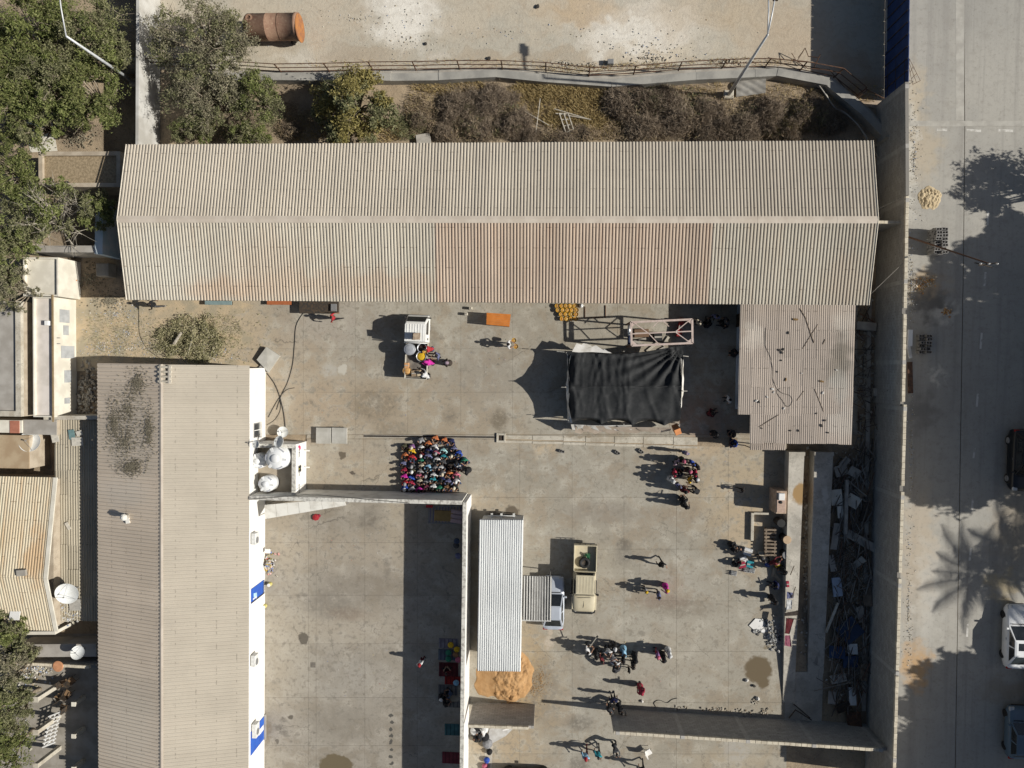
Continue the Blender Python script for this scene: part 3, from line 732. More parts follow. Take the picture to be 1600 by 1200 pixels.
for a, b, c_, d_ in ((x0, y0, x1, y0 - th), (x1 - th, y0 - th - 0.01, x1, y1)):
    MB().box(((a + c_) / 2, (b + d_) / 2, TH + 0.03), (abs(c_ - a) + 0.04, abs(d_ - b) + 0.03, 0.055)).build('coping', M_grime, ter)
# dark lettering and marks painted down the east wall, read from the yard
M_ink = pm('sign_black', (0.02, 0.02, 0.02), None, 2, 0.6); M_inkr = pm('sign_red', (0.55, 0.04, 0.14), None, 2, 0.6); M_inky = pm('sign_yellow', (0.7, 0.6, 0.05), None, 2, 0.6)
def lettering(parent, text, y, z, size, mat_, x):
    cu = bpy.data.curves.new('lettering', 'FONT'); cu.body = text; cu.size = size; cu.extrude = 0.006; cu.align_x = 'CENTER'; cu.align_y = 'CENTER'
    cu.materials.append(mat_)
    tmp = bpy.data.objects.new('tmp', cu); col.objects.link(tmp); dg = bpy.context.evaluated_depsgraph_get(); dg.update()
    me = bpy.data.meshes.new_from_object(tmp.evaluated_get(dg)); bpy.data.objects.remove(tmp)
    ob = bpy.data.objects.new('lettering', me); col.objects.link(ob); ob.parent = parent
    ob.matrix_local = Matrix.Translation(Vector((x, y, z)) - wloc(parent)) @ Matrix(((0, 0, 1, 0), (1, 0, 0, 0), (0, 1, 0, 0), (0, 0, 0, 1)))
    return ob
X_ = x1 + 0.012
def ty(py, z): return P(470, py, z).y
zt_ = 1.62
lettering(ter, 'ican', ty(708, zt_), zt_, 0.42, M_ink, X_)
lettering(ter, 'uc', ty(740, zt_), zt_, 0.42, M_ink, X_)
lettering(ter, 'uJuo', ty(764, zt_), zt_, 0.42, M_ink, X_)
mk = MB(); yy = ty(700, 1.5)
mk.lathe((X_, yy, 1.45), [(0.16, 0), (0.16, 0.008)], 12, M=Matrix.Rotation(math.pi / 2, 3, 'Y')); mk.box((X_ + 0.006, yy + 0.12, 1.62), (0.012, 0.16, 0.34)); mk.build('red_mark', M_inkr, ter)
mk = MB(); yy = ty(732, 1.4)
for dy, dz in ((-0.13, 0), (0.13, 0), (0, 0.2), (-0.12, 0.32), (0.12, 0.32)): mk.lathe((X_, yy + dy, 1.3 + dz), [(0.14, 0), (0.14, 0.008)], 12, M=Matrix.Rotation(math.pi / 2, 3, 'Y'))
mk.build('black_mark', M_ink, ter)
MB().lathe((X_ + 0.012, yy, 1.56), [(0.06, 0), (0.06, 0.006)], 8, M=Matrix.Rotation(math.pi / 2, 3, 'Y')).build('yellow_mark', M_inky, ter)
for py in (704, 730): MB().tube([Vector((x1, ty(py, 0.6), 0.6)), Vector((x1 + 0.45, ty(py, 0.6), 0.55))], 0.06, 8).build('spout', M_white, ter)

M_plast = pm('white_plastic_tank', (0.76, 0.77, 0.77), (0.68, 0.68, 0.66), 1.2, 0.45)
M_plastg = pm('grey_tank_recess', (0.42, 0.43, 0.47), (0.36, 0.37, 0.40), 2, 0.6)
def water_tank(label, px, py, r, h, z0, legs=3):
    c = P(px, py, z0)
    o = thing('water_tank', label, 'water tank', c, group='white water tanks on the terrace')
    prof = [(r * 0.96, 0), (r, 0.06), (r * 0.985, h * 0.25), (r, h * 0.27), (r, h * 0.5), (r * 0.985, h * 0.52), (r, h * 0.75), (r * 0.97, h * 0.84), (r * 0.84, h * 0.92), (r * 0.5, h * 0.985), (r * 0.3, h)]
    MB().lathe((0, 0, 0), prof, 28).build('body', M_plast, o, True, (0, 0, 0))
    MB().lathe((0, 0, h - 0.02), [(r * 0.36, 0), (r * 0.36, 0.06), (r * 0.32, 0.1), (0.03, 0.12)], 18).build('lid', M_plast, o, True, (0, 0, 0))
    for k in range(3):
        a = 2.0 + k * 2.09
        MB().box((math.cos(a) * r * 0.66, math.sin(a) * r * 0.66, h * 0.93), (r * 0.6, r * 0.22, 0.12), a).build('rib', M_plast, o, loc=(0, 0, 0))
    for k in range(3):
        a = 3.05 + k * 2.09
        MB().box((math.cos(a) * r * 0.66, math.sin(a) * r * 0.66, h * 0.90), (r * 0.5, r * 0.5, 0.08), a).build('recess', M_plastg, o, loc=(0, 0, 0))
    return o
water_tank('largest of the three white water tanks on the annex', 443.5, 712, 0.86, 1.75, FL)
water_tank('white water tank beside the roof edge, left of the largest tank', 410.5, 718, 0.58, 1.0, FL)
water_tank('white water tank at the south end of the annex', 424, 753, 0.62, 1.15, FL)
M_dish = pm('dish_paint', (0.74, 0.75, 0.73), (0.64, 0.64, 0.60), 2, 0.6)
def dish(label, c, r, tilt, az, mat_=None, h=0.8, mast=True):
    """satellite dish: shallow bowl on a mast; az = heading of its face"""
    o = thing('satellite_dish', label, 'satellite dish', c, group='satellite dishes')
    M = Matrix.Rotation(az, 3, 'Z') @ Matrix.Rotation(tilt, 3, 'Y')
    top = Vector((0, 0, h))
    prof = [(r * k / 6, 0.28 * r * (k / 6) ** 2) for k in range(1, 7)]
    prof = [(0.01, 0)] + prof + [(r * 1.015, 0.28 * r + 0.01), (r * 1.0, 0.28 * r - 0.03), (r * 0.5, 0.04 * r - 0.03), (0.01, -0.04)]
    MB().lathe(top, prof, 28, M=M).build('bowl', mat_ or M_dish, o, True, (0, 0, 0))
    f = top + M @ Vector((0, 0, r * 0.95))
    for k in range(3):
        a = k * 2.094; MB().tube([top + M @ Vector((r * 0.96 * math.cos(a), r * 0.96 * math.sin(a), r * 0.27)), f], 0.012, 4).build('feed_strut', M_acg, o, loc=(0, 0, 0))
    MB().lathe(f, [(0.05, -0.05), (0.05, 0.06), (0.02, 0.08)], 8, M=M).build('feed_horn', M_acg, o, loc=(0, 0, 0))
    if mast: MB().tube([(0, 0, 0), top + M @ Vector((0, 0, -0.03))], 0.035, 8).build('mast', M_acg, o, loc=(0, 0, 0))
    return o
dish('small white satellite dish on the ground beside the annex', P(446, 674, 0), 0.42, 0.15, 0.3, h=0.5)
dish('white satellite dish standing over the annex corner', P(440, 690, TH + 0.05), 0.45, 0.5, 2.6, h=0.35)
dish('small white satellite dish at the roof edge by the water tanks', P(411, 691, TH), 0.3, 0.3, 2.9, h=1.2)

# ---- ribbed white cabin, lower shelter
cab = thing('cabin', 'long cabin with a white ribbed metal roof beside the court wall', 'cabin', P(785, 930, 0))
CH_ = 2.8
q = [P(749, 812, CH_), P(817.5, 812.5, CH_), P(813.5, 1048.5, CH_), P(745.5, 1047.5, CH_)]
ctr = sum(q, Vector()) / 4
inn = [ctr + (p - ctr) * 0.955 for p in q]
M_cabwall = pm('cabin_wall', (0.55, 0.55, 0.53), (0.44, 0.43, 0.41), 1.2, 0.7, world_co=True)
MB().prism([p[:2] for p in inn], 0.0, CH_ - 0.1).build('wall', M_cabwall, cab)
M_cabroof = roof_mat('white_ribbed_sheet', (0.84, 0.85, 0.83), (0.7, 0.68, 0.64), 0.2, 0.02, fleck=0.15, purlin=0)
rfb = MB().prism([(ctr + (p - ctr) * 0.99)[:2] for p in q], CH_ - 0.09, CH_ - 0.03).build('roof', M_acg, cab); o_ = wloc(rfb)
ax = (q[1] - q[0]); wC = ax.length; LC = (q[3] - q[0]).length; rzc = math.atan2((q[0] - q[3]).y, (q[0] - q[3]).x) - math.pi / 2
nC = 4; wc1 = wC / nC
meC = sheet_mesh('cabin_sheet', wc1, LC, 0.175, 0.085, M_cabroof, over=0.0)
for k in range(nC):
    f = (k + 0.5) / nC
    p = q[3].lerp(q[2], f)
    put('sheet', meC, rfb, Vector((p.x, p.y, CH_ + (0.004 if k % 2 else 0))) - o_, (0, 0, rzc))
for a, b in ((q[0], q[1]), (q[2], q[3])): MB().tube([a + Vector((0, 0, -0.02)), b + Vector((0, 0, -0.02))], 0.05, 4).build('edge_trim', M_acg, rfb)
# pipe rack at the cabin's north end
rk = thing('pipe_rack', 'low grey pipe rack at the north end of the white cabin', 'rack', P(787, 806, 0))
a, b = P(762, 806, 0.9), P(805, 806, 0.9)
MB().tube([a, b], 0.05, 8).build('rail', M_ac, rk)
for f in (0.15, 0.5, 0.95):
    p = a.lerp(b, f); MB().tube([p, Vector((p.x, p.y, 0))], 0.045, 8).build('post', M_ac, rk)
    MB().box((p.x, p.y - 0.06, 0.9), (0.16, 0.5, 0.07)).build('bracket', M_ac, rk)
# shelter over the silver car
sh = thing('car_shelter', 'small grey ribbed shelter roof reaching from the cabin over a silver car', 'shelter', P(840, 935, 0))
SZ = 2.15
q2 = [P(817, 899, SZ), P(862, 901, SZ), P(861, 969, SZ), P(816, 968, SZ)]
M_shel = pm('grey_ribbed_sheet', (0.36, 0.35, 0.325), (0.27, 0.26, 0.24), 1.2, 0.6, world_co=True)
rfs = MB().prism([p[:2] for p in q2], SZ - 0.06, SZ - 0.02).build('roof', M_iron, sh); o_ = wloc(rfs)
wS = (q2[1] - q2[0]).length; LS = (q2[0] - q2[3]).length
meS2 = sheet_mesh('shelter_sheet', wS / 2, LS, 0.22, 0.09, M_shel, over=0)
M_rib = pm('pale_rib', (0.70, 0.69, 0.65), None, 3, 0.6)
for k in range(2):
    p = q2[3].lerp(q2[2], (k + 0.5) / 2); put('sheet', meS2, rfs, Vector((p.x, p.y, SZ)) - o_, (0, 0, 0))
for k in range(11):
    f = (k + 0.62) / 11
    a = q2[3].lerp(q2[2], f); b = q2[0].lerp(q2[1], f)
    MB().tube([a + Vector((0, 0, 0.1)), b + Vector((0, 0, 0.1))], 0.028, 4).build('rib', M_rib, rfs)
ed = MB(); ed.tube([q2[3] + Vector((0, -0.03, 0.05)), q2[2] + Vector((0, -0.03, 0.05))], 0.06, 4); ed.build('edge_trim', M_rib, rfs)
for p in (q2[1], q2[2]): MB().tube([Vector((p.x - 0.1, p.y + (0.1 if p is q2[2] else -0.1), 0)), Vector((p.x - 0.1, p.y + (0.1 if p is q2[2] else -0.1), SZ - 0.06))], 0.04, 6).build('post', M_acg, sh)

# ---- shack east of the yard
SHH = 3.0
sk = thing('shack', 'flat-roofed shack with old ribbed sheets and litter at the east end of the yard', 'shack', P(1240, 590, 0))
q = [P(1157, 476, SHH), P(1336, 476, SHH), P(1331, 692, SHH - 0.1), P(1167, 690, SHH - 0.1)]
xa = P(1149.5, 580, 0).x; xb = P(1326, 580, SHH).x; ya = P(1240, 470, SHH).y; yb_ = P(1240, 640, 0).y; yc = P(1240, 688, SHH).y
M_bluew = pm('pale_blue_wall', (0.42, 0.50, 0.60), (0.36, 0.42, 0.50), 1.0, 0.85, world_co=True)
MB().prism([(xa, ya), (xb, ya), (xb, yb_), (xa, yb_)], -0.05, SHH - 0.2).build('wall', M_bluew, sk)
MB().prism([(xa + 1.4, yb_ - 0.002), (xb, yb_ - 0.002), (xb, yc + 0.2), (xa + 1.4, yc + 0.2)], -0.05, SHH - 0.22).build('rear_wall', M_shed_wall, sk)
MB().box((xa - 0.02, P(1150, 591, 1.4).y, 1.5), (0.06, 0.9, 0.7)).build('window', M_glass, sk)
MB().box((xa - 0.02, P(1150, 500, 1.0).y, 1.05), (0.06, 0.95, 2.1)).build('door', M_iron, sk)
rfk = MB().prism([(q[0].x + 0.05, q[0].y), (q[1].x - 0.05, q[1].y), (q[2].x - 0.05, q[2].y + 0.05), (q[3].x + 0.5, q[3].y + 0.05), (q[3].x + 0.4, q[3].y + 1.9), (q[0].x + 0.15, q[3].y + 2.0)], SHH - 0.2, SHH - 0.13).build('roof', M_deck, sk); o_ = wloc(rfk)
M_skr = roof_mat('old_shack_sheet', (0.405, 0.345, 0.29), (0.32, 0.26, 0.205), 0.4, 0.08, fleck=0.6,
                 patches=[(1315, 560, 3, 14, 40, (0.16, 0.14, 0.11), 0.75), (1300, 575, 3, 18, 22, (0.22, 0.19, 0.15), 0.6), (1180, 520, 3, 10, 22, (0.53, 0.48, 0.41), 0.6), (1315, 600, 3, 16, 24, (0.44, 0.42, 0.37), 0.6), (1318, 505, 3, 14, 22, (0.50, 0.455, 0.39), 0.6), (1315, 660, 3, 16, 30, (0.44, 0.41, 0.36), 0.5)])
ncol, nrow = 9, 5
xL, xR = q[0].x - 0.02, q[1].x
yT, yB = q[0].y + 0.2, q[3].y
wk = (xR - xL) / ncol; lk = (yT - yB) / nrow + 0.14
mek = sheet_mesh('shack_sheet', wk, lk, 0.145, 0.02, M_skr)
for i in range(ncol):
    for j in range(nrow):
        if i == 0 and j == 4: continue
        x = xL + (i + 0.5) * wk; y = yT - (j + 1) * (yT - yB) / nrow - 0.07
        put('sheet', mek, rfk, Vector((x + R.uniform(-0.015, 0.015), y + R.uniform(-0.05, 0.03), SHH - 0.02 * j * 0 + 0.012 * ((i + j) % 2) - 0.02 * j)) - o_, (0.012, 0, R.uniform(-0.006, 0.006)))
# scrap lying on the shack roof
M_blk = pm('black_rubber', (0.025, 0.025, 0.025), None, 4, 0.7)
M_wood = pm('weathered_wood', (0.24, 0.19, 0.14), (0.15, 0.115, 0.085), 4, 0.9, rand=0.15)
def zroof(py): return SHH + 0.06 - 0.1 * (py - 476) / 216
for lab, pts, r in (('bent dark pole lying on the shack roof', [(1250, 482), (1258, 495), (1263, 510), (1268, 525), (1272, 536)], 0.028), ('straight dark rod crossing the bent pole on the shack roof', [(1278, 507), (1254, 545)], 0.018),
                    ('thin rod on the south-east part of the shack roof', [(1273, 608), (1287, 643)], 0.022), ('thin rod near the south-west corner of the shack roof', [(1186, 667), (1217, 648)], 0.022), ('short dark stick beside the crossed rods on the shack roof', [(1286, 538), (1289, 530)], 0.03), ('thin stick below the wire loop on the shack roof', [(1245, 626), (1256, 611)], 0.018)):
    ob = MB().tube([P(x, y, zroof(y)) for x, y in pts], r, 5).build('rod', M_wood); tag(ob, lab, 'rod', 'rods on the shack roof')
def cable(label, pts, r, mat_, cat='cable', zf=None, sag=None, name='cable', group=None):
    q = [P(x, y, (zf(y) if zf else 0.03)) for x, y in pts]
    # smooth
    out = []
    for i in range(len(q) - 1):
        p0 = q[max(i - 1, 0)]; p1 = q[i]; p2 = q[i + 1]; p3 = q[min(i + 2, len(q) - 1)]
        for k in range(6):
            t = k / 6
            out.append(0.5 * ((2 * p1) + (p2 - p0) * t + (2 * p0 - 5 * p1 + 4 * p2 - p3) * t * t + (3 * p1 - p0 - 3 * p2 + p3) * t ** 3))
    out.append(q[-1])
    ob = MB().tube(out, r, 5).build(name, mat_, smooth=True)
    return tag(ob, label, cat, group)
cable('black cable looped across the shack roof', [(1196, 512), (1196, 540), (1203, 556), (1207, 575), (1208, 592), (1213, 606), (1222, 614), (1234, 618), (1238, 626), (1234, 634), (1228, 634), (1222, 625), (1215, 616), (1214, 610), (1219, 607)], 0.013, M_blk, zf=zroof)
M_lit = [pm('litter_dark', (0.05, 0.045, 0.04), None, 5), pm('litter_brown', (0.22, 0.14, 0.06), None, 5), pm('litter_pale', (0.6, 0.58, 0.54), None, 5)]
def lump_mesh(name, mat_, seed, n=8):
    r = random.Random(seed); bm = bmesh.new()
    bmesh.ops.create_icosphere(bm, subdivisions=1, radius=0.5)
    for v in bm.verts: v.co = Vector((v.co.x * r.uniform(0.7, 1.2), v.co.y * r.uniform(0.6, 1.2), v.co.z * r.uniform(0.5, 0.9)))
    me = bpy.data.meshes.new(name); bm.to_mesh(me); bm.free(); me.materials.append(mat_)
    return me
lumps = [[lump_mesh('lump', m_, 10 * i + k) for k in range(2)] for i, m_ in enumerate(M_lit)]
ROOFLIT = [(1243, 499, 1, 0.42), (1232, 520, 0, 0.3), (1218, 547, 0, 0.3), (1224, 546, 0, 0.3), (1222, 551, 0, 0.28), (1221, 563, 0, 0.22), (1228, 593, 1, 0.3), (1207, 608, 2, 0.34), (1209, 613, 2, 0.22), (1199, 620, 2, 0.25), (1182, 626, 2, 0.3), (1186, 628, 0, 0.3), (1284, 596, 1, 0.36), (1286, 614, 2, 0.3), (1307, 578, 2, 0.2), (1276, 646, 0, 0.2), (1284, 665, 0, 0.3), (1235, 673, 0, 0.25), (1248, 673, 0, 0.22), (1294, 676, 0, 0.25), (1225, 638, 2, 0.25), (1190, 669, 0, 0.2), (1289, 657, 0, 0.25), (1215, 581, 0, 0.2), (1253, 583, 2, 0.16)]
for i, (x, y, c, s_) in enumerate(ROOFLIT):
    ob = put('roof_litter', lumps[c][i % 2], None, P(x, y, zroof(y) + 0.03), (0, 0, i * 1.3), (s_, s_ * 0.6, s_ * 0.4))
    tag(ob, ('dark', 'brown', 'pale')[c] + ' scrap of litter lying on the ribbed shack roof', 'litter', ('dark', 'brown', 'pale')[c] + ' litter on the shack roof')
lo = thing('lean_to', 'narrow lower ribbed lean-to roof at the south-west foot of the shack', 'shelter', P(1196, 698, 0))
me_l = sheet_mesh('lean_sheet', 0.85, 1.25, 0.14, 0.03, M_skr)
for k in range(3): put('sheet', me_l, lo, P(1181 + k * 18, 703, 2.2) - wloc(lo), (0.18, 0, 0))
for k in (0, 1): MB().tube([P(1176 + k * 44, 701, 2.15), Vector((P(1176 + k * 44, 701, 2.15).x, P(1176, 701, 2.15).y, 0))], 0.04, 6).build('post', M_wood, lo)
# ------------------------------------------------------------------ block walls, fences, ramps
def block_mat(name, a, b, mort, course=0.2, rowlen=0.4):
    t = NT(name)
    uv = t.obj()
    br = t.new('ShaderNodeTexBrick'); t.set(br.inputs['Vector'], uv)
    br.inputs['Color1'].default_value = (*a, 1); br.inputs['Color2'].default_value = (*b, 1); br.inputs['Mortar'].default_value = (*mort, 1)
    br.inputs['Scale'].default_value = 1.0; br.inputs['Mortar Size'].default_value = 0.012; br.inputs['Brick Width'].default_value = rowlen; br.inputs['Row Height'].default_value = course
    br.inputs['Bias'].default_value = -0.1
    p = t.pos()
    c = t.mix(t.rng(t.noise(p, 1.2, 6, 0.65), 0.45, 0.7, 0, 0.5), br.outputs['Color'], tuple(x * 0.65 for x in a))
    c = t.mix(t.rng(t.noise(p, 6, 4, 0.6), 0.64, 0.7, 0, 0.7), c, (0.06, 0.055, 0.05))
    t.bump(br.outputs['Fac'], 0.5, -0.02)
    return t.out(c, 0.95, 0, 0.15)
M_block = block_mat('shaded_grey_block', (0.40, 0.38, 0.345), (0.31, 0.295, 0.27), (0.24, 0.225, 0.2))  # wall faces greyer than the top course: their shade is in the colour
M_cap = pm('sunlit_block_top', (0.62, 0.56, 0.44), (0.50, 0.44, 0.34), 5, 0.95, rand=0.09, bump=0.3)  # same blocks in a paler cream: sun on the top course painted in
M_col = pm('cast_column', (0.44, 0.42, 0.385), (0.36, 0.34, 0.31), 3, 0.9)
BLK = {}
def block_wall(label, a, b, h, th=0.2, cols=4.2, gaps=(), name='block_wall', ragged=0.0, cap=True, pil=True):
    """a, b: top line in pixels at height h. Body in brick pattern, its top course block by block"""
    A, B = P(*a, h), P(*b, h); d = (B - A); L = d.length; d.normalize(); rz = math.atan2(d.y, d.x)
    o = thing(name, label, 'wall', (A.x, A.y, 0), rz)
    def upright(n_, x0, x1, z0, z1, t0, mat_, grow=0.0):
        # local mesh: x along the wall, y up (texture space), then stood up
        m = MB(); m.box(((x0 + x1) / 2, (z0 + z1) / 2, 0), (x1 - x0, z1 - z0, t0 + grow))
        ob = bpy.data.objects.new(n_, m.mesh(n_, mat_)); col.objects.link(ob); ob.parent = o; ob.rotation_euler = (math.pi / 2, 0, 0)
        return ob
    upright('wall_body', 0, L, -0.06, h - 0.2 if cap else h, th, M_block)
    if pil:
        k = 0.15
        while k < L:
            upright('tie_column', k, min(L, k + 0.28), -0.06, h + 0.02, th + 0.008, M_col); k += cols
    if cap:
        key = round(th, 2)
        if key not in BLK: BLK[key] = [MB().bbox((0, 0, 0), (0.385, th - 0.004 + e, 0.19), 0.012).mesh('block', M_cap) for e in (0, 0.006)]
        n = int(L / 0.4)
        for i in range(n):
            x = i * 0.4 + 0.2
            if any(g0 < x < g1 for g0, g1 in gaps): continue
            put('block', BLK[key][i % 2], o, (x, R.uniform(-0.006, 0.006), h - 0.1 + R.uniform(-0.006, 0.01)), (0, 0, R.uniform(-0.008, 0.008)))
    return o
WH = 4.2
block_wall('tall grey block wall with cream top between compound and road, north part', (1418, 306), (1411.5, 634), WH, 0.22, 5.5, gaps=((7.5, 8.0),))
block_wall('tall grey block wall with cream top between compound and road, south part', (1414.5, 632), (1396, 1260), WH, 0.22, 6.1, gaps=((5.6, 6.1), (11.6, 12.0), (18.4, 18.8)))
block_wall('short grey block wall joining the long shed gable to the road wall', (1372, 347), (1413, 347), 3.6, 0.2, 9, pil=False)
block_wall('grey block wall south of the orange sand pile, left of the gateway', (731, 1135), (834, 1138.5), 3.5, 0.2, 9, pil=False)
block_wall('long grey block wall closing the yard, right of the gateway', (959, 1145), (1387, 1173), 3.5, 0.22, 4.6)
block_wall('rough grey block wall between the blue fence and the long shed', (1417, 128), (1418, 305), WH, 0.22, 4.0, cap=False)
# blue sheet fence
bf = thing('blue_fence', 'tall dark blue metal sheet fence along the road at the photo top', 'fence', P(1386, 60, 0))
M_bf = pm('dark_blue_sheet', (0.012, 0.032, 0.115), (0.02, 0.05, 0.16), 1.2, 0.45, rand=0.12, spec=0.4)
A, B = P(1422.5, -140, 3.5), P(1419.5, 128, 3.5); nb = 14
for k in range(nb):
    a = A.lerp(B, k / nb); b = A.lerp(B, (k + 1) / nb); o_ = wloc(bf)
    MB().box(((a.x + b.x) / 2, (a.y + b.y) / 2, 1.75), (0.05, abs(a.y - b.y) - 0.03, 3.5)).build('panel', M_bf, bf)
    MB().box((a.x - 0.035, a.y, 1.7), (0.05, 0.06, 3.3)).build('post', M_iron, bf)
for z in (0.5, 1.7, 3.0): MB().box(((A.x + B.x) / 2 + 0.05, (A.y + B.y) / 2, z), (0.04, (A - B).length, 0.06)).build('rail', M_iron, bf)
MB().tube([P(1386.5, -20, 0.3), P(1385.5, 80, 0.3)], 0.07, 6).build('foot_rail', M_conc, bf)
# broken frame hooked over the fence
M_rust = pm('rusty_steel', (0.16, 0.085, 0.05), (0.09, 0.055, 0.04), 5, 0.85, 0.2)
fb = thing('bent_grid', 'bent rusty steel grid leaning on the road side of the blue fence', 'grid', P(1428, 118, 0))
g0 = [P(1421, 92, 1.6), P(1438, 126, 0.25), P(1426, 132, 0.2), P(1420, 104, 1.5)]
for k in range(4):
    f = k / 3; MB().tube([g0[0].lerp(g0[1], f), g0[3].lerp(g0[2], f)], 0.018, 4).build('bar', M_rust, fb)
for k in range(3):
    f = k / 2; MB().tube([g0[0].lerp(g0[3], f), g0[1].lerp(g0[2], f)], 0.018, 4).build('bar', M_rust, fb)
# ---- curved retaining wall with pipe railing
M_ret = pm('weathered_concrete', (0.37, 0.355, 0.315), (0.27, 0.26, 0.235), 0.9, 0.9, world_co=True, detail=8, bump=0.3)
RW = [(300, 119), (440, 118), (520, 119), (610, 119), (685, 118), (775, 113), (855, 121), (955, 128), (1088, 117), (1180, 113), (1215, 111), (1295, 126), (1348, 170), (1390, 214)]
rw = thing('retaining_wall', 'low weathered concrete retaining wall curving between the sandy lot and the garden', 'wall', P(860, 118, 0))
ZR = 0.75
for i in range(len(RW) - 1):
    a, b = P(*RW[i], ZR), P(*RW[i + 1], ZR)
    d = (b - a).normalized(); n = Vector((-d.y, d.x, 0)); w2_ = 0.34
    a2, b2 = a + d * 0.012, b + d * 0.02
    dz = R.uniform(-0.03, 0.03)
    MB().prism([(a2 - n * w2_)[:2], (b2 - n * w2_)[:2], (b2 + n * 0.22)[:2], (a2 + n * 0.22)[:2]], -0.1, ZR + dz).build('section', M_ret, rw)
    MB().prism([(a2 + n * 0.222)[:2], (b2 + n * 0.222)[:2], (b2 + n * 0.5)[:2], (a2 + n * 0.5)[:2]], -0.1, ZR + dz - 0.28).build('ledge', M_conc, rw)
rl = thing('pipe_railing', 'rusty pipe railing with posts along the retaining wall', 'railing', P(860, 100, 0))
RB = [(215, 104), (330, 106), (440, 113), (515, 112), (583, 110), (650, 109.5), (718, 108), (785, 108), (853, 111), (920, 119), (990, 116), (1060, 110), (1128, 106.5), (1195, 105), (1250, 110), (1302, 121), (1338, 150)]
def rtop(i): return 1.05
tops = [P(x, y, 0.5) + Vector((0, 0, 1.5)) for x, y in RB]
tops[-2] = tops[-2] + Vector((0.3, 0.2, -0.4)); tops[-1] = tops[-1] + Vector((0.4, 0.3, -0.7))
bots = [P(x, y, 0.5) for x, y in RB]
for a, b in zip(bots, tops): MB().tube([a + Vector((0, 0, -0.5)), b], 0.05, 5).build('post', M_rust, rl)
for i in range(len(RB) - 1):
    for f in (0.12, 0.55, 1.0):
        MB().tube([bots[i].lerp(tops[i], f), bots[i + 1].lerp(tops[i + 1], f)], 0.034, 5).build('rail', M_rust, rl)
# loose bent railing pieces at the corner
lr = thing('broken_railing', 'tangle of bent railing pipes at the corner near the blue fence', 'railing', P(1265, 95, 0))
for pts in ([(1237, 83, 0.9), (1245, 96, 0.6), (1258, 75, 1.0), (1247, 90, 0.5)], [(1245, 96, 0.5), (1275, 98, 0.7), (1282, 85, 1.1), (1272, 105, 0.3)], [(1240, 92, 0.6), (1262, 107, 0.3), (1296, 109, 0.5), (1320, 137, 0.2)], [(1352, 139, 1.2), (1384, 155, 0.9), (1376, 172, 0.3)], [(1338, 154, 0.7), (1357, 139, 1.2)], [(1258, 75, 1.0), (1263, 88, 0.6), (1280, 90, 0.8)]):
    MB().tube([P(*p) for p in pts], 0.03, 5).build('pipe', M_rust, lr)
cable('pale water pipe running along the retaining wall corner', [(1212, 115), (1240, 117), (1272, 127), (1288, 145), (1304, 168), (1320, 176), (1340, 195), (1356, 217)], 0.045, M_conc, 'pipe', zf=lambda y: 0.5, name='pipe')
cable('second pale pipe dropping past the shed corner', [(1212, 118), (1250, 122), (1285, 140), (1302, 166), (1336, 190), (1354, 217), (1372, 245), (1388, 270)], 0.04, M_conc, 'pipe', zf=lambda y: 0.35, name='pipe')
bt = MB().prism([w2(1386, 213, 1.9), w2(1392, 219, 1.9), w2(1420, 201, 3.0), w2(1418, 196, 3.0)], 0, 1.9).build('wall_stub', M_ret); tag(bt, 'short concrete wall stub tying the retaining wall to the road wall', 'wall')
# ---- white wall on the north-west with its lit face
M_nw = pm('pale_plaster', (0.52, 0.51, 0.48), (0.38, 0.365, 0.33), 0.8, 0.9, world_co=True, detail=8)
plain_wall('boundary_wall', 'long pale plastered wall running up between the trees and the sandy lot', [(214, 228), (216, -160)], 2.8, 0.22, M_nw)
plain_wall('boundary_wall', 'dark low wall crossing behind the lamp post among the trees', [(160, 92), (212, 92)], 2.4, 0.2, M_ret)
# ---- truck ramps
def ramp(label, x0t, x1t, yt_, yb, h, x0b, x1b, name='concrete_ramp'):
    o = thing(name, label, 'ramp', P((x0t + x1t) / 2, yt_, 0), group='parallel concrete truck ramps')
    a0, a1 = P(x0t, yt_, h), P(x1t, yt_, h); m0, m1 = P((x0t * 2 + x0b) / 3, yt_ + (yb - yt_) * 0.33, h), P((x1t * 2 + x1b) / 3, yt_ + (yb - yt_) * 0.33, h); b0, b1 = P(x0b, yb, 0.03), P(x1b, yb, 0.03)
    m = MB()
    top = [a0, a1, m1, b1, b0, m0]
    vs = top + [Vector((p.x, p.y, -0.05)) for p in top]
    m.add(vs, [(0, 5, 2, 1), (5, 4, 3, 2), (0, 1, 7, 6), (1, 2, 8, 7), (2, 3, 9, 8), (3, 4, 10, 9), (4, 5, 11, 10), (5, 0, 6, 11)])
    m.build('ramp_body', M_ramp, o)
    MB().box((a0 + a1) / 2 + Vector((0, -0.14, 0.02)), ((a1 - a0).length + 0.06, 0.26, 0.12)).build('end_block', M_ramp, o)
    return o
M_ramp = concrete_mat('ramp_concrete', (0.45, 0.42, 0.36), (0.50, 0.465, 0.40), (0.37, 0.34, 0.285), [(1243, 768, 11, 16, (0.34, 0.22, 0.10), 0.85, 0.25), (1240, 830, 12, 30, (0.30, 0.275, 0.235), 0.5, 0.6), (1281, 770, 4, 14, (0.6, 0.58, 0.52), 0.6, 0.4), (1281, 850, 4, 6, (0.6, 0.58, 0.52), 0.6, 0.4), (1275, 1033, 3, 8, (0.2, 0.18, 0.16), 0.6, 0.4)])
ramp('west concrete truck ramp, sunlit, with clothes hung over its edge', 1233, 1257, 706, 1098, 1.0, 1223, 1241)
ramp('east concrete truck ramp lying in the shade of the road wall', 1273, 1302, 706, 1052, 1.0, 1262, 1287)
MB_ = sheet('ramp_apron', [(1228, 1050), (1286, 1050), (1284, 1130), (1226, 1125)], M_ramp, 0.0, th=0.06)
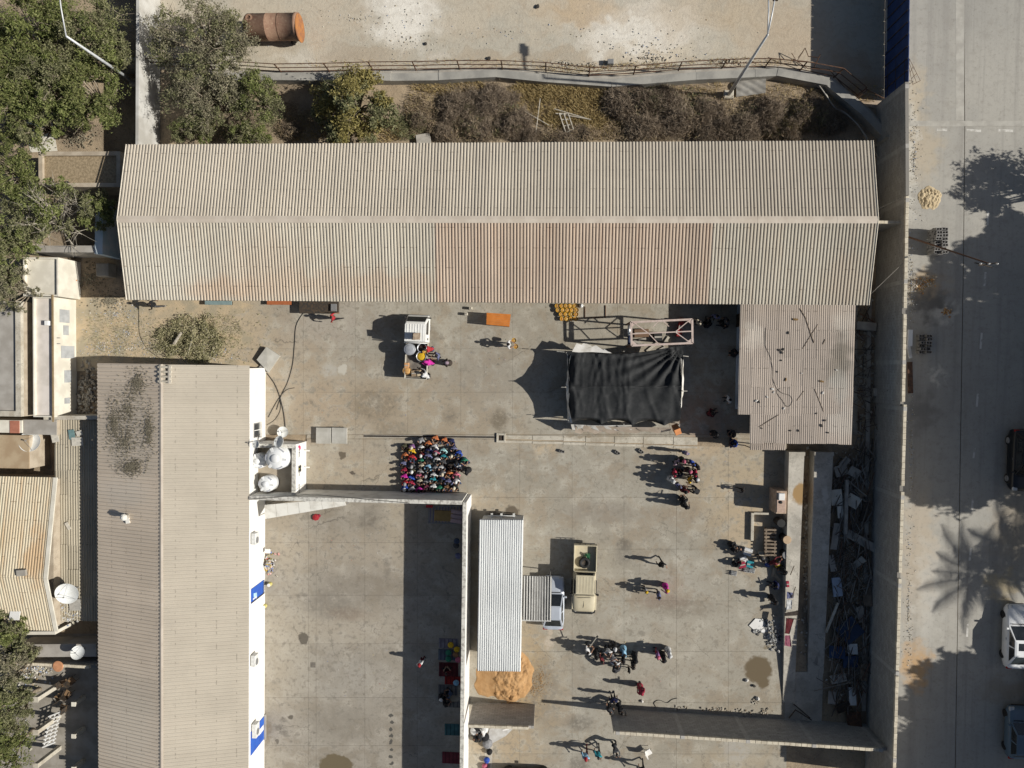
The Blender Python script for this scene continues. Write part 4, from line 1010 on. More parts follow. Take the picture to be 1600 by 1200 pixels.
# ------------------------------------------------------------------ tent, steel frame, things in the yard
def tent():
    TZ = 2.75
    o = thing('shade_tent', 'black fabric shade tent with white skirts in the middle of the yard', 'tent', P(975, 605, 0))
    K00, K10, K11, K01 = (887, 549), (1068, 541), (1063, 666), (890, 662)
    EZ = 1.85
    def zb(v): return EZ + (TZ - EZ) * max(0, 1 - abs(2 * v - 1)) ** 1.5
    def Q(u, v, dz=0.0, zfix=None):
        x = (K00[0] * (1 - u) + K10[0] * u) * (1 - v) + (K01[0] * (1 - u) + K11[0] * u) * v; y = (K00[1] * (1 - u) + K10[1] * u) * (1 - v) + (K01[1] * (1 - u) + K11[1] * u) * v
        return P(x, y, (zb(v) if zfix is None else zfix) + dz)
    nx, ny = 74, 52
    m = MB(); r = random.Random(4)
    fold = [(r.uniform(0, 1), r.uniform(0.02, 0.05), r.uniform(-0.9, 0.9), r.uniform(0.03, 0.07), r.random()) for _ in range(26)]
    def zz(u, v):
        z = 0.0
        # poles stand at u = 0, .5, 1 and v = 0, .5, 1: the cloth sags between them
        z -= 0.22 * (math.sin(math.pi * ((u * 2) % 1.0)) ** 0.8) * 0.6 * (0.4 + 0.6 * math.sin(math.pi * ((v * 2) % 1.0)))
        z -= 0.0
        for c, w, sl, a, k in fold:
            d = u - (c + sl * 0.22 * (v - 0.5) + 0.015 * math.sin(9 * v + k * 6))
            z += a * 1.25 * math.exp(-(d / (w * 0.38)) ** 2) * (0.4 + 0.6 * (v if k > 0.5 else 1 - v))
        # tight diagonal folds to the north-east corner
        dx, dy = 1.0 - u, v
        a = math.atan2(dy + 1e-6, dx + 1e-6); d = math.hypot(dx * 1.4, dy)
        z += 0.17 * max(0, 1 - d * 0.9) * math.sin(a * 24) * min(1, d * 6)
        z += 0.02 * mnoise.noise((u * 14, v * 11, 3.3))
        if abs(v - 0.5) < 0.012: z += 0.05
        # edges hang down between the poles
        if u < 0.05: z -= 0.5 * (1 - u / 0.05) * abs(math.sin(2 * math.pi * v)) ** 0.8
        if v > 0.93: z -= 0.8 * ((v - 0.93) / 0.07) * abs(math.sin(math.pi * 3.5 * u)) ** 0.8
        return z
    for j in range(ny + 1):
        for i in range(nx + 1):
            u, v = i / nx, j / ny
            # scalloped south and north edges
            p = Q(u, v)
            if v > 0.9: p = p + Vector((0, 0.28 * abs(math.sin(u * math.pi * 3.5)) * (v - 0.9) / 0.1, 0))
            if v < 0.1: p = p + Vector((0, -0.35 * math.sin(math.pi * min(1, u * 1.1)) * (0.1 - v) / 0.1, 0))
            m.v.append((p.x, p.y, p.z + zz(u, v)))
    for j in range(ny):
        for i in range(nx):
            a = j * (nx + 1) + i; m.f.append((a, a + nx + 1, a + nx + 2, a + 1)); m.m.append(0)
    t = NT('black_shade_fabric'); uv = t.obj()
    wv = t.noise(uv, 2.0, 6, 0.6)
    b = t.mix(t.rng(wv, 0.4, 0.65), (0.020, 0.0215, 0.0225), (0.033, 0.034, 0.035))
    M_net = t.out(b, 0.75, 0, 0.3)
    cn = m.build('canopy', M_net, o, True)
    # white skirts hanging out below the edges
    M_skirt = pm('white_tarpaulin', (0.72, 0.70, 0.66), (0.55, 0.52, 0.46), 1.3, 0.7, world_co=True)
    def skirt(pts_top, pts_bot, seg=14, amp=0.1):
        s = MB(); n = seg
        def along(pts, f):
            f *= len(pts) - 1; i = min(int(f), len(pts) - 2); return pts[i].lerp(pts[i + 1], f - i)
        for k in range(n + 1):
            a = along(pts_top, k / n); b = along(pts_bot, k / n)
            w = amp * math.sin(k * 1.9)
            s.v += [tuple(a), tuple(a.lerp(b, 0.5) + Vector((w, w, 0))), tuple(b + Vector((w, -w, 0)))]
        for k in range(n):
            for q in range(2):
                a = k * 3 + q; s.f.append((a, a + 3, a + 4, a + 1)); s.m.append(0)
        return s.build('skirt', M_skirt, o, True)
    z0 = EZ - 0.04
    skirt([P(893, 551, z0), P(925, 550, z0), P(956, 552, z0)], [P(901, 536, 1.7), P(930, 540, 1.6), P(950, 549, 1.8)], 10)
    skirt([P(893, 551, z0), P(888, 578, 1.8), P(891, 605, TZ - .1), P(888, 632, 1.8), P(894, 661, z0)], [P(886, 553, 1.7), P(887, 578, 0.9), P(884, 605, 2.4), P(886, 634, 0.9), P(887, 660, 1.7)], 20, 0.03)
    skirt([P(892, 663, z0), P(935, 665, z0), P(985, 664, z0)], [P(894, 671, 1.2), P(935, 672, 1.1), P(985, 670, 1.3)], 14)
    skirt([P(1064, 560, 2.0), P(1065, 604, TZ - .1), P(1062, 640, 2.1)], [P(1067.5, 562, 1.4), P(1068.5, 606, 1.8), P(1064, 640, 1.4)], 12, 0.03)
    skirt([P(900, 664, z0 - 0.1), P(960, 667, z0 - 0.1), P(1050, 668, z0 - 0.1)], [P(898, 676, 1.0), P(960, 676, 0.9), P(1048, 675, 1.0)], 16, 0.1).data.materials[0] = pm('beige_tarpaulin', (0.50, 0.42, 0.34), (0.42, 0.34, 0.26), 1.5, 0.8)
    MB().box(P(1057, 671, 1.4), (0.45, 0.5, 0.7), 0.4, rx=0.5).build('orange_flap', pm('orange_cloth', (0.62, 0.26, 0.10), (0.5, 0.2, 0.08), 3, 0.8), o)
    M_pole = pm('pale_pole', (0.55, 0.52, 0.46), None, 4, 0.6)
    for x, y in ((885, 551), (884, 605), (888, 657), (1067, 556), (1067, 611), (1062, 664), (975, 605), (975, 549), (975, 663)):
        p = P(x, y, (TZ if abs(y - 608) < 10 else EZ) - 0.06); MB().tube([p, Vector((p.x, p.y, 0))], 0.035, 6).build('pole', M_pole, o)
    for a, b in (((882, 550), (870, 549)), ((883, 605), (877, 605)), ((886, 656), (877, 656)), ((1067, 556), (1076, 557)), ((1067, 611), (1074, 611))):
        zt_ = TZ if abs(a[1] - 608) < 10 else EZ; MB().tube([P(*a, zt_ - 0.05), P(*b, zt_ - 0.1)], 0.025, 5).build('strut', M_pole, o)
    for v in (0.5,):
        MB().tube([Q(0, v, .02), Q(1, v, .02)], 0.03, 5).build('ridge_bar', M_net, o)
tent()
# steel frame standing beside the tent
M_fpink = pm('primer_steel', (0.54, 0.44, 0.39), (0.46, 0.36, 0.31), 3, 0.7)
tf = thing('steel_gantry', 'braced steel frame raised on legs north of the black tent', 'frame', P(1033, 520, 0))
FZ = 3.1
fa, fb_, fc, fd = P(986, 503.5, FZ), P(1081.5, 499, FZ), P(1082, 536, FZ), P(987, 540, FZ)
def bar(o, name, a, b, w=0.12, h=0.1, mat_=M_fpink):
    d = b - a; L_ = d.length; c = (a + b) / 2; rz = math.atan2(d.y, d.x); ry = -math.atan2(d.z, math.hypot(d.x, d.y))
    return MB().box(c, (L_, w, h), rz, 0, 0, ry).build(name, mat_, o)
for a, b in ((fa, fb_), (fb_, fc), (fc, fd), (fd, fa)): bar(tf, 'edge_beam', a, b, 0.14, 0.09)
ml, mr = fa.lerp(fd, 0.5), fb_.lerp(fc, 0.5)
bar(tf, 'middle_rail', ml, mr, 0.08)
up = Vector((0, 0, 0.001))
for f0, f1, e0, e1 in ((0.03, 0.28, 0, 0.5), (0.28, 0.45, 0.5, 1.0), (0.72, 0.97, 0.5, 0.0), (0.72, 0.97, 0.5, 1.0), (0.45, 0.36, 0.0, 0.24), (0.52, 0.62, 0.0, 0.26)):
    A_ = fa.lerp(fb_, f0).lerp(fd.lerp(fc, f0), e0); B_ = fa.lerp(fb_, f1).lerp(fd.lerp(fc, f1), e1)
    bar(tf, 'brace', A_ + up * 30, B_ + up * 30, 0.06, 0.05)
for p, s in ((fa, (1, -1)), (fb_, (-1, -1)), (fc, (-1, 1)), (fd, (1, 1))):
    MB().prism([(p + Vector((0.05 * s[0], 0.05 * s[1], 0)))[:2], (p + Vector((0.45 * s[0], 0.05 * s[1], 0)))[:2], (p + Vector((0.05 * s[0], 0.35 * s[1], 0)))[:2]], FZ - 0.03, FZ + 0.02).build('gusset', M_fpink, tf)
for p in (fa, fb_, fc, fd): bar(tf, 'leg', Vector((p.x, p.y, FZ)), Vector((p.x + 0.001, p.y, 0.0)), 0.12, 0.12, M_rust)
MB().tube([P(983, 507, 2.7), P(983, 524, 2.7)], 0.11, 12).build('silver_pipe', pm('galvanised', (0.62, 0.62, 0.62), (0.5, 0.5, 0.5), 3, 0.35, 0.7), tf, True)
MB().tube([P(983, 524.5, 2.7), P(983, 538, 2.7)], 0.12, 12).build('dark_pipe', pm('navy_wrap', (0.03, 0.04, 0.08), None, 3, 0.6), tf, True)
# things lying under the frame
def crate(name, label, cat, px, py, d, rz, mat_, z=0.0, group=None):
    c = P(px, py, z)
    o = thing(name, label, cat, c, rz, group)
    MB().bbox((0, 0, d[2] / 2), d, 0.015).build('body', mat_, o, loc=(0, 0, 0))
    MB().box((0, 0, d[2] + 0.006), (d[0] * 0.9, d[1] * 0.18, 0.012)).build('tape', M_conc, o, loc=(0, 0, 0))
    return o
crate('cardboard_box', 'dark brown box under the west end of the steel frame', 'box', 1001, 521, (1.1, 0.6, 0.5), 0.05, pm('brown_board', (0.18, 0.11, 0.07), None, 3))
crate('cardboard_box', 'black box under the middle of the steel frame', 'box', 1027, 527, (0.6, 0.7, 0.5), 0.05, M_blk)
crate('cardboard_box', 'dark red box under the east end of the steel frame', 'box', 1062, 512, (0.35, 1.4, 0.5), -0.2, pm('red_brown', (0.3, 0.03, 0.03), None, 3))
for i, (x, y, l, a) in enumerate(((1006, 530, 0.9, 0.2), (1020, 541, 1.2, 0.7), (998, 536, 0.9, -0.4), (1040, 533, 0.8, 1.0), (1034, 545, 0.5, 0.5))):
    o = MB().bbox((0, 0, 0.06), (l, 0.18, 0.1), 0.01).build('plank', M_gut if i % 2 else M_conc, None, loc=P(x, y, 0.01), rz=a); tag(o, ['short pale plank under the steel frame beside a brown box', 'slanted plank between the steel frame and the tent', 'grey plank under the west end of the steel frame', 'pale plank under the middle of the steel frame', 'small plank near the tent edge'][i], 'plank', 'planks by the steel frame')

# ---- yellow pots in rows by the shed wall
M_yel = pm('yellow_enamel', (0.66, 0.40, 0.05), (0.58, 0.33, 0.03), 4, 0.5, rand=0.08); M_yelin = pm('brown_food', (0.50, 0.24, 0.06), (0.62, 0.42, 0.12), 6, 0.7, rand=0.2)
def bowl_parts(r, h):
    return (MB().lathe((0, 0, 0), [(r * 0.72, 0), (r * 0.85, h * 0.3), (r, h), (r * 1.06, h), (r * 1.06, h - 0.02), (r * 0.99, h - 0.01), (r * 0.92, h * 0.85), (r * 0.8, h * 0.62)], 18).mesh('bucket', M_yel, True),
            MB().lathe((0, 0, 0), [(r * 0.88, h * 0.70), (r * 0.82, h * 0.76), (r * 0.4, h * 0.84), (0.01, h * 0.84)], 14).mesh('contents', M_yelin, True))
bm_, bc_ = bowl_parts(0.165, 0.30)
M_hand = M_acg
def bucket(label, c, group=None, s=1.0, rz=0):
    o = thing('yellow_bucket', label, 'bucket', c, rz, group)
    put('shell', bm_, o, scale=s); put('contents', bc_, o, scale=s)
    hd = MB().tube([(0.17 * s * math.cos(t_), 0.05 * s * math.sin(t_) + 0.02, 0.3 * s + 0.02) for t_ in [math.pi * k / 8 for k in range(9)]], 0.008, 4).build('handle', M_hand, o, loc=(0, 0, 0))
    return o
rows = ['row nearest the shed', 'second row from the shed', 'third row from the shed', 'row farthest from the shed']
rowx = [[870.5, 878, 885, 891.5, 898], [872, 880, 887, 894, 900.5], [877, 884.5, 892, 900], [878.5, 885.5, 892.5, 899]]
ordn = ['first', 'second', 'third', 'fourth', 'fifth']
for j, xs_ in enumerate(rowx):
    for i, x in enumerate(xs_):
        bucket('yellow bucket, %s from the left in the %s' % (ordn[i], rows[j]), P(x, [478.5, 485, 491.5, 498.5][j], 0), 'yellow buckets set out by the shed', 1.0, R.uniform(0, 6))
wp_ = thing('white_jug', 'small white jug beside the rows of yellow buckets', 'jug', P(908, 478, 0))
MB().lathe((0, 0, 0), [(0.13, 0), (0.15, 0.05), (0.15, 0.3), (0.06, 0.38), (0.05, 0.44)], 14).build('body', M_plast, wp_, True, (0, 0, 0)); MB().tube([(0.05, 0, 0.4), (0.2, 0, 0.36), (0.16, 0, 0.15)], 0.018, 6).build('handle', M_plast, wp_, True, (0, 0, 0))
# orange table
ot = thing('orange_table', 'orange plank-topped table standing by the shed', 'table', P(778, 499, 0))
M_or = pm('orange_paint', (0.60, 0.20, 0.035), (0.52, 0.17, 0.03), 3, 0.7, rand=0.05)
tq = [P(760.5, 488.5, 1.05), P(798, 491, 1.05), P(796, 510.5, 1.05), P(760, 507, 1.05)]
for k in range(6):
    f0, f1 = k / 6 + 0.004, (k + 1) / 6 - 0.004
    MB().prism([tq[0].lerp(tq[3], f0)[:2], tq[1].lerp(tq[2], f0)[:2], tq[1].lerp(tq[2], f1)[:2], tq[0].lerp(tq[3], f1)[:2]], 1.0, 1.05 + R.uniform(-0.003, 0.004)).build('plank', M_or, ot)
cq = sum(tq, Vector()) / 4
for p in tq:
    q_ = cq + (p - cq) * 0.88; MB().box((q_.x, q_.y, 0.5), (0.07, 0.07, 0.998)).build('leg', M_iron, ot)
for i, (x, y) in enumerate(((736, 482), (729, 491))):
    o = thing('concrete_block', ['short concrete block nearer the shed, left of the orange table', 'short concrete block farther from the shed, left of the orange table'][i], 'block', P(x, y, 0))
    MB().bbox((0, 0, 0.2), (0.22, 0.2, 0.4), 0.02).build('body', M_gut, o, loc=(0, 0, 0)); MB().box((0, 0, 0.402), (0.08, 0.08, 0.01)).build('socket', M_iron, o, loc=(0, 0, 0))
# white frame lying by the shed, door hatch outline
pf = thing('pipe_outline', 'rectangular rusty pipe frame lying beside the yellow buckets', 'frame', P(930, 488, 0))
for a, b in (((914, 479), (914, 497)), ((914, 497), (946, 496)), ((946, 496), (946, 477))): MB().tube([P(*a, 0.04), P(*b, 0.04)], 0.035, 5).build('pipe', M_rust, pf)
# dark trailer / mats under the south eave of the shed
m_ = thing('low_trailer', 'dark flat trailer parked under the shed eave', 'trailer', P(497, 478, 0))
a, b = P(467, 474, 0.7), P(529, 487, 0.7)
MB().bbox(((a.x + b.x) / 2, (a.y + b.y) / 2, 0.6), (b.x - a.x, a.y - b.y + 0.3, 0.14), 0.02).build('bed', M_iron, m_)
for fx in (0.15, 0.85):
    for y_ in (a.y - 0.05, b.y + 0.1): MB().lathe((a.x + (b.x - a.x) * fx, y_, 0.28), [(0.28, -0.09), (0.28, 0.09)], 16, M=Matrix.Rotation(math.pi / 2, 3, 'X')).build('wheel', M_blk, m_)
MB().box(((b.x - 0.35), (a.y + b.y) / 2, 0.75), (0.4, 0.55, 0.2)).build('load', M_acg, m_)
for i, (x0, x1, c) in enumerate(((417, 455, 'rust'), (320, 362, 'teal'))):
    M_ = pm('bench_' + c, {'rust': (0.40, 0.13, 0.05), 'teal': (0.22, 0.30, 0.30)}[c], None, 2)
    a, b = P(x0, 473, 0.45), P(x1, 473, 0.45); o = thing('bench', {'rust': 'rust-coloured bench under the shed eave beside the trailer', 'teal': 'dull teal bench under the shed eave near the dirt corner'}[c], 'bench', P((x0 + x1) / 2, 473, 0))
    MB().bbox(((a.x + b.x) / 2, a.y, 0.43), (b.x - a.x, 0.3, 0.06), 0.01).build('seat', M_, o)
    for x in (a.x + 0.15, b.x - 0.15): MB().box((x, a.y, 0.2), (0.07, 0.26, 0.4)).build('leg', M_iron, o)
# manhole lids and the slab
for i, (x0, x1) in enumerate(((493.5, 516.5), (518, 542))):
    a, b = P(x0, 668, 0.35), P(x1, 693.5, 0.35)
    o = thing('concrete_cover', ['west one of two pale concrete lids lying side by side in the yard', 'east one of two pale concrete lids lying side by side in the yard'][i], 'lid', P((x0 + x1) / 2, 681, 0), group='concrete lids')
    MB().bbox(((a.x + b.x) / 2, (a.y + b.y) / 2, 0.29), (b.x - a.x, a.y - b.y, 0.12), 0.02).build('lid_slab', pm('lid_concrete', (0.46, 0.445, 0.40), (0.38, 0.365, 0.32), 1.4, 0.9, bump=0.2), o)
    MB().box(((a.x + b.x) / 2, (a.y + b.y) / 2, 0.11), (b.x - a.x - 0.2, a.y - b.y - 0.2, 0.228)).build('upstand', M_conc, o)
sl = thing('leaning_slab', 'tilted concrete slab lying askew beside the white building', 'slab', P(418, 562, 0))
q = [P(401, 562, 0.35), P(416, 542, 0.45), P(437, 556, 0.2), P(419, 582, 0.2)]
MB().add([v_ for v_ in q] + [v_ - Vector((0, 0, 0.2)) for v_ in q], [(3, 2, 1, 0), (4, 5, 6, 7), (0, 1, 5, 4), (1, 2, 6, 5), (2, 3, 7, 6), (3, 0, 4, 7)]).build('slab_body', pm('lid_concrete', (0.46, 0.445, 0.40)), sl)
MB().box(P(409, 574, 0.08), (0.5, 0.3, 0.16), 0.8).build('prop_block', M_conc, sl)
# cables
cable('black hose curving down the yard from the shed trailer', [(476, 486), (463, 508), (460, 540), (457, 570), (449, 598), (440, 616), (432, 640)], 0.022, M_blk)
cable('dark hose running from the leaning slab past the white wall', [(417, 583), (429, 600), (437, 620), (443, 645), (446, 672)], 0.03, M_blk)
cable('short hose crossing the cables beside the white building', [(460, 606), (448, 609), (438, 619), (428, 635), (419, 652)], 0.022, M_blk)
cable('thin black cable trailing to the foot of the white building', [(437, 622), (438, 640), (430, 655), (417, 664)], 0.016, M_blk)
cable('black cable along the top of the court wall', [(390, 780), (430, 777), (480, 773), (530, 776), (570, 780), (640, 786)], 0.02, M_blk, zf=lambda y: CWH + 0.03)
cable('thin black cable on the dirt corner', [(217, 478), (217, 505), (219, 525), (230, 545), (245, 556)], 0.016, M_blk)
# rusty tank
tk = thing('rust_tank', 'rusty orange steel tank lying on saddles in the sandy lot', 'tank', P(428, 50, 0))
t = NT('rust_orange'); p = t.obj()
b = t.mix(t.rng(t.noise(p, 2.0, 7, 0.7), 0.38, 0.65), (0.32, 0.20, 0.135), (0.24, 0.135, 0.09))
b = t.mix(t.rng(t.noise(p, 5.5, 6, 0.7), 0.54, 0.7, 0, 0.8), b, (0.47, 0.33, 0.22)); M_rt = t.out(b, 0.8, 0.0, 0.3)
TR = 0.95
a, b = P(389, 43, TR + 0.35), P(468, 44, TR + 0.35); L_ = (b - a).length
MX = Matrix.Rotation(math.pi / 2, 3, 'Y'); cxy = a
MB().lathe(a, [(0.3, -0.28), (0.62, -0.2), (0.85, -0.08), (TR, 0.06), (TR, L_ * 0.38), (TR + 0.015, L_ * 0.385), (TR + 0.015, L_ * 0.39), (TR, L_ * 0.395), (TR, L_ * 0.93), (TR + 0.03, L_ * 0.935), (TR + 0.03, L_)], 32, M=MX).build('shell', M_rt, tk, True)
MB().lathe(b, [(TR + 0.04, 0), (TR + 0.04, 0.05), (TR - 0.1, 0.06), (0.1, 0.06)], 32, M=MX).build('end_plate', pm('bright_rust', (0.40, 0.17, 0.055), (0.27, 0.12, 0.06), 2.5, 0.9), tk)
MB().lathe(P(389.5, 28.5, 2.1), [(0.26, 0), (0.26, 0.14), (0.15, 0.145), (0.15, 0.05)], 18).build('hatch', M_rt, tk)
for f_ in (0.1, 0.62): MB().lathe(a + Vector((L_ * f_, 0, 0)), [(TR + 0.012, 0), (TR + 0.012, 0.05)], 32, M=MX).build('weld_band', M_rust, tk)
for x in (400, 458):
    p = P(x, 62, 0.3); MB().box((p.x, p.y + 0.7, 0.25), (0.5, 1.5, 0.5)).build('saddle', M_gut if x > 430 else M_rt, tk)
    MB().lathe((p.x, p.y - 0.1, 0.3), [(0.3, -0.1), (0.3, 0.1)], 18, M=MX).build('wheel', M_blk, tk)
# sand heaps
def heap(label, x0, x1, y0, y1, hmax, mat_, seed, n=90, rough=1.0, cut=-0.3):
    sp = MB(); a_, b_ = P(x0, (y0 + y1) / 2, 0), P(x1, (y0 + y1) / 2, 0); c_, d_ = P((x0 + x1) / 2, y1, 0), P((x0 + x1) / 2, y0, 0)
    for j in range(n + 1):
        for i in range(n + 1):
            u, v = i / n, j / n
            x, y = a_.x + (b_.x - a_.x) * u, c_.y + (d_.y - c_.y) * v
            px_, py_ = u * 2 - 1, v * 2 - 1
            rr = math.hypot(px_ * 1.05, py_ * 1.08) + 0.22 * mnoise.noise((u * 3, v * 3, seed)) + 0.10 * mnoise.noise((u * 9, v * 9, seed))
            e = min(1, max(0, 1.0 - rr) * 4)
            h = max(0.0, 1 - rr) ** 0.8 * hmax
            k = 1.0 if px_ > cut else 0.15
            h += e * rough * k * (0.16 * abs(mnoise.noise((u * 7, v * 7, seed + 1))) + 0.10 * mnoise.noise((u * 16, v * 16, seed + 2)) + 0.06 * mnoise.noise((u * 40, v * 40, seed + 5)))
            if px_ < cut: h = min(h, max(0, px_ + 1.02) * hmax)
            sp.v.append((x, y, h if rr < 0.995 else -0.03))
    for j in range(n):
        for i in range(n):
            a = j * (n + 1) + i; sp.f.append((a, a + 1, a + n + 2, a + n + 1)); sp.m.append(0)
    return tag(sp.build('sand_pile', mat_, None, True), label, 'sand pile')
M_osand = pm('orange_sand', (0.47, 0.285, 0.135), (0.40, 0.23, 0.10), 2.2, 0.97, bump=0.7, bscale=12, world_co=True, detail=9)
heap('heap of orange building sand at the foot of the white cabin', 741, 838, 1012, 1102, 0.62, M_osand, 1.7, rough=1.0)
heap('small heap of yellow sand on the sunlit pavement', 1432, 1472, 290, 330, 0.12, pm('yellow_sand', (0.52, 0.42, 0.27), (0.44, 0.35, 0.22), 2, 0.97, world_co=True), 4.2, 50, 0.7, -2)
# ------------------------------------------------------------------ houses and courts on the west side
M_grav = pm('gravel_roof', (0.36, 0.28, 0.18), (0.24, 0.185, 0.115), 6, 0.95, bump=0.8, bscale=14, detail=8, world_co=True)
M_tanw = pm('tan_render', (0.46, 0.395, 0.305), (0.36, 0.30, 0.225), 1.4, 0.9, world_co=True)
M_creamw = pm('cream_render', (0.72, 0.68, 0.58), (0.60, 0.56, 0.47), 1.1, 0.9, world_co=True, detail=8)
M_pinkw = pm('pinkish_white_roof', (0.68, 0.62, 0.56), (0.56, 0.51, 0.45), 0.9, 0.9, world_co=True, detail=8)
M_greyf = pm('grey_flat_roof', (0.40, 0.375, 0.335), (0.31, 0.285, 0.25), 0.9, 0.9, world_co=True, detail=8)
M_patch = pm('grey_patch', (0.42, 0.43, 0.43), None, 2, 0.9)
def flat_house(name, label, x0, y0, x1, y1, h, wall_m, roof_m, par=0.25, parm=None, cat='building', z0=-0.06):
    """box house given by its roof rectangle in pixels at height h; parapet walls round the roof"""
    a, b = P(x0, y0, h), P(x1, y1, h)
    o = thing(name, label, cat, ((a.x + b.x) / 2, (a.y + b.y) / 2, 0))
    MB().prism([(a.x, a.y), (b.x, a.y), (b.x, b.y), (a.x, b.y)], z0, h - 0.3).build('wall', wall_m, o)
    MB().prism([(a.x + par, a.y - par), (b.x - par, a.y - par), (b.x - par, b.y + par), (a.x + par, b.y + par)], h - 0.298, h - 0.22).build('roof', roof_m, o)
    if par:
        for q in (((a.x, a.y), (b.x, a.y), (b.x, a.y - par), (a.x, a.y - par)), ((a.x, b.y + par), (b.x, b.y + par), (b.x, b.y), (a.x, b.y)), ((a.x, a.y - par - .002), (a.x + par, a.y - par - .002), (a.x + par, b.y + par + .002), (a.x, b.y + par + .002)), ((b.x - par, a.y - par - .002), (b.x, a.y - par - .002), (b.x, b.y + par + .002), (b.x - par, b.y + par + .002))):
            MB().prism(q, h - 0.297, h).build('parapet', parm or wall_m, o)
    return o
flat_house('gravel_roof_house', 'small building with a brown gravel roof behind the west end of the long shed', 60, 237, 188, 292, 2.7, M_tanw, M_grav, 0.3)
tag(MB().lathe(P(107, 286, 2.5), [(0.1, 0), (0.12, 0.1), (0.1, 0.22)], 10).build('black_ball', M_blk), 'small black round object on the gravel roof edge', 'ball')
flat_house('cream_roof_house', 'small flat cream roof in front of the cut-back tree', 36, 402, 91, 463, 2.5, M_creamw, M_creamw, 0.12)
plain_wall('garden_wall', 'grey wall running east from the trees to the shed corner', [(56, 389), (161, 389)], 2.6, 0.5, M_greyf)
plain_wall('garden_wall', 'white wall strip with a pale blue side beside the shed gable', [(155, 318), (154, 397)], 2.7, 0.6, pm('white_wall_blue_shade', (0.62, 0.66, 0.68), (0.42, 0.54, 0.60), 0.8, 0.9, world_co=True))  # second colour paints bluish shade onto a plain white wall
h_ = flat_house('white_strip_house', 'narrow white building with grey patches on its sunlit east wall', 51, 464, 85, 652, 2.5, M_creamw, M_pinkw, 0.1)
ex2 = P(85, 560, 2.5).x
for py, z, w, hh in ((494, 1.35, 1.0, 1.1), (516, 1.2, 0.75, 0.6), (550, 1.0, 0.95, 1.5), (588, 1.0, 0.95, 0.8), (626, 1.1, 0.45, 0.6)):
    MB().box((ex2 + 0.006, P(100, py, z).y, z), (0.02, w, hh)).build('render_patch', M_patch, h_)
MB().box((ex2 - 0.1, P(82, 560, 2.5).y, 2.53), (0.12, 9.6, 0.06)).build('edge_strip', pm('tan_edge', (0.30, 0.22, 0.12), None, 3), h_)
MB().bbox(P(75, 505, 2.45), (0.3, 0.35, 0.4), 0.02).build('vent_box', M_white, h_)
for py in (528, 537): MB().box((ex2 + 0.12, P(88, py, 2.2).y, 2.2), (0.25, 0.05, 0.05)).build('pipe_bracket', M_acg, h_)
flat_house('grey_roof_house', 'grey flat-roofed house at the photo left edge beside the dark alley', -60, 470, 33, 651, 2.6, M_tanw, M_greyf, 0.42, M_gut)
plain_wall('yard_wall', 'low pale wall crossing from the white strip house to the white building roof', [(68, 653), (170, 652.5)], 2.2, 0.3, M_gut)
cr = flat_house('cracked_roof', 'small cracked grey roof beside the round dish', 32, 656, 85, 680, 2.2, M_tanw, M_greyf, 0.0, cat='roof')
br_ = flat_house('tiled_roof', 'pale roof strip with a brick-red square at the photo left edge', -40, 656, 31, 677, 2.3, M_creamw, M_creamw, 0.0, cat='roof')
MB().box(P(23, 667, 2.1), (0.75, 0.95, 0.06)).build('red_square', pm('brick_red', (0.42, 0.17, 0.11), None, 3), br_)
flat_house('brown_roof_house', 'flat sandy-brown roof at the photo left edge above the ribbed roof', -60, 679, 42, 733, 2.4, M_tanw, pm('sandy_roof', (0.44, 0.34, 0.22), (0.36, 0.26, 0.16), 1, 0.95, world_co=True), 0.0)
dish('large round white satellite dish over the dark gap at the photo left', P(63, 688, 0.8), 0.78, 0.25, 0.9, h=1.0)
# old rusty ribbed roof
old = thing('rusty_roof_house', 'house with an old rusty ribbed roof and pale verge at the photo left edge', 'building', P(40, 860, 0))
RE, RR = 2.4, 3.5
x0, x1 = P(-60, 860, RE).x, P(88, 860, RE).x
yA, yM, yB = P(40, 745, RE).y, P(40, 903, RR).y, P(40, 984, RE).y
M_old = roof_mat('old_yellowed_sheet', (0.56, 0.49, 0.36), (0.42, 0.26, 0.12), 0.55, 0.08, fleck=0.5, patches=[(60, 870, 3, 14, 50, (0.46, 0.28, 0.13), 0.6), (20, 830, 3, 20, 30, (0.47, 0.36, 0.22), 0.4)])
MB().prism([(x0, yA - 0.2), (x1 - 0.3, yA - 0.2), (x1 - 0.3, yB + 0.2), (x0, yB + 0.2)], -0.06, RE - 0.1).build('wall', M_tanw, old)
rfo = MB().add([(x0, yA, RE - .05), (x1 - .1, yA, RE - .05), (x1 - .1, yM, RR - .05), (x0, yM, RR - .05), (x0, yB, RE - .05), (x1 - .1, yB, RE - .05)], [(0, 1, 2, 3), (3, 2, 5, 4)]).build('roof', M_deck, old)
o_ = wloc(rfo)
for (y_, sgn) in ((yA, 1), (yB, -1)):
    L_ = math.hypot(abs(y_ - yM), RR - RE); an = math.atan2(RR - RE, abs(y_ - yM))
    nn = 7; wx = (x1 - x0) / nn
    mo = sheet_mesh('old_sheet', wx, L_, 0.2, 0.05, M_old)
    for k in range(nn):
        put('sheet', mo, rfo, Vector((x0 + (k + 0.5) * wx, yM, RR + R.uniform(-.01, .015))) - o_, (-an * sgn, 0, R.uniform(-.004, .004)), (1, sgn, 1))
for a, b in (((x1, yA, RE + .05), (x1, yM, RR + .05)), ((x1, yM, RR + .05), (x1, yB, RE + .05))):
    bar(old, 'verge_board', Vector(a), Vector(b), 0.3, 0.1, M_creamw)
MB().box(P(34, 895, RR + 0.1), (0.7, 0.45, 0.2), 0.1).build('patch_slab', M_conc, old)
MB().box(P(23, 962, 2.9), (0.8, 0.65, 0.05), 0.05, rx=-0.3).build('patch_slab', M_white, old)
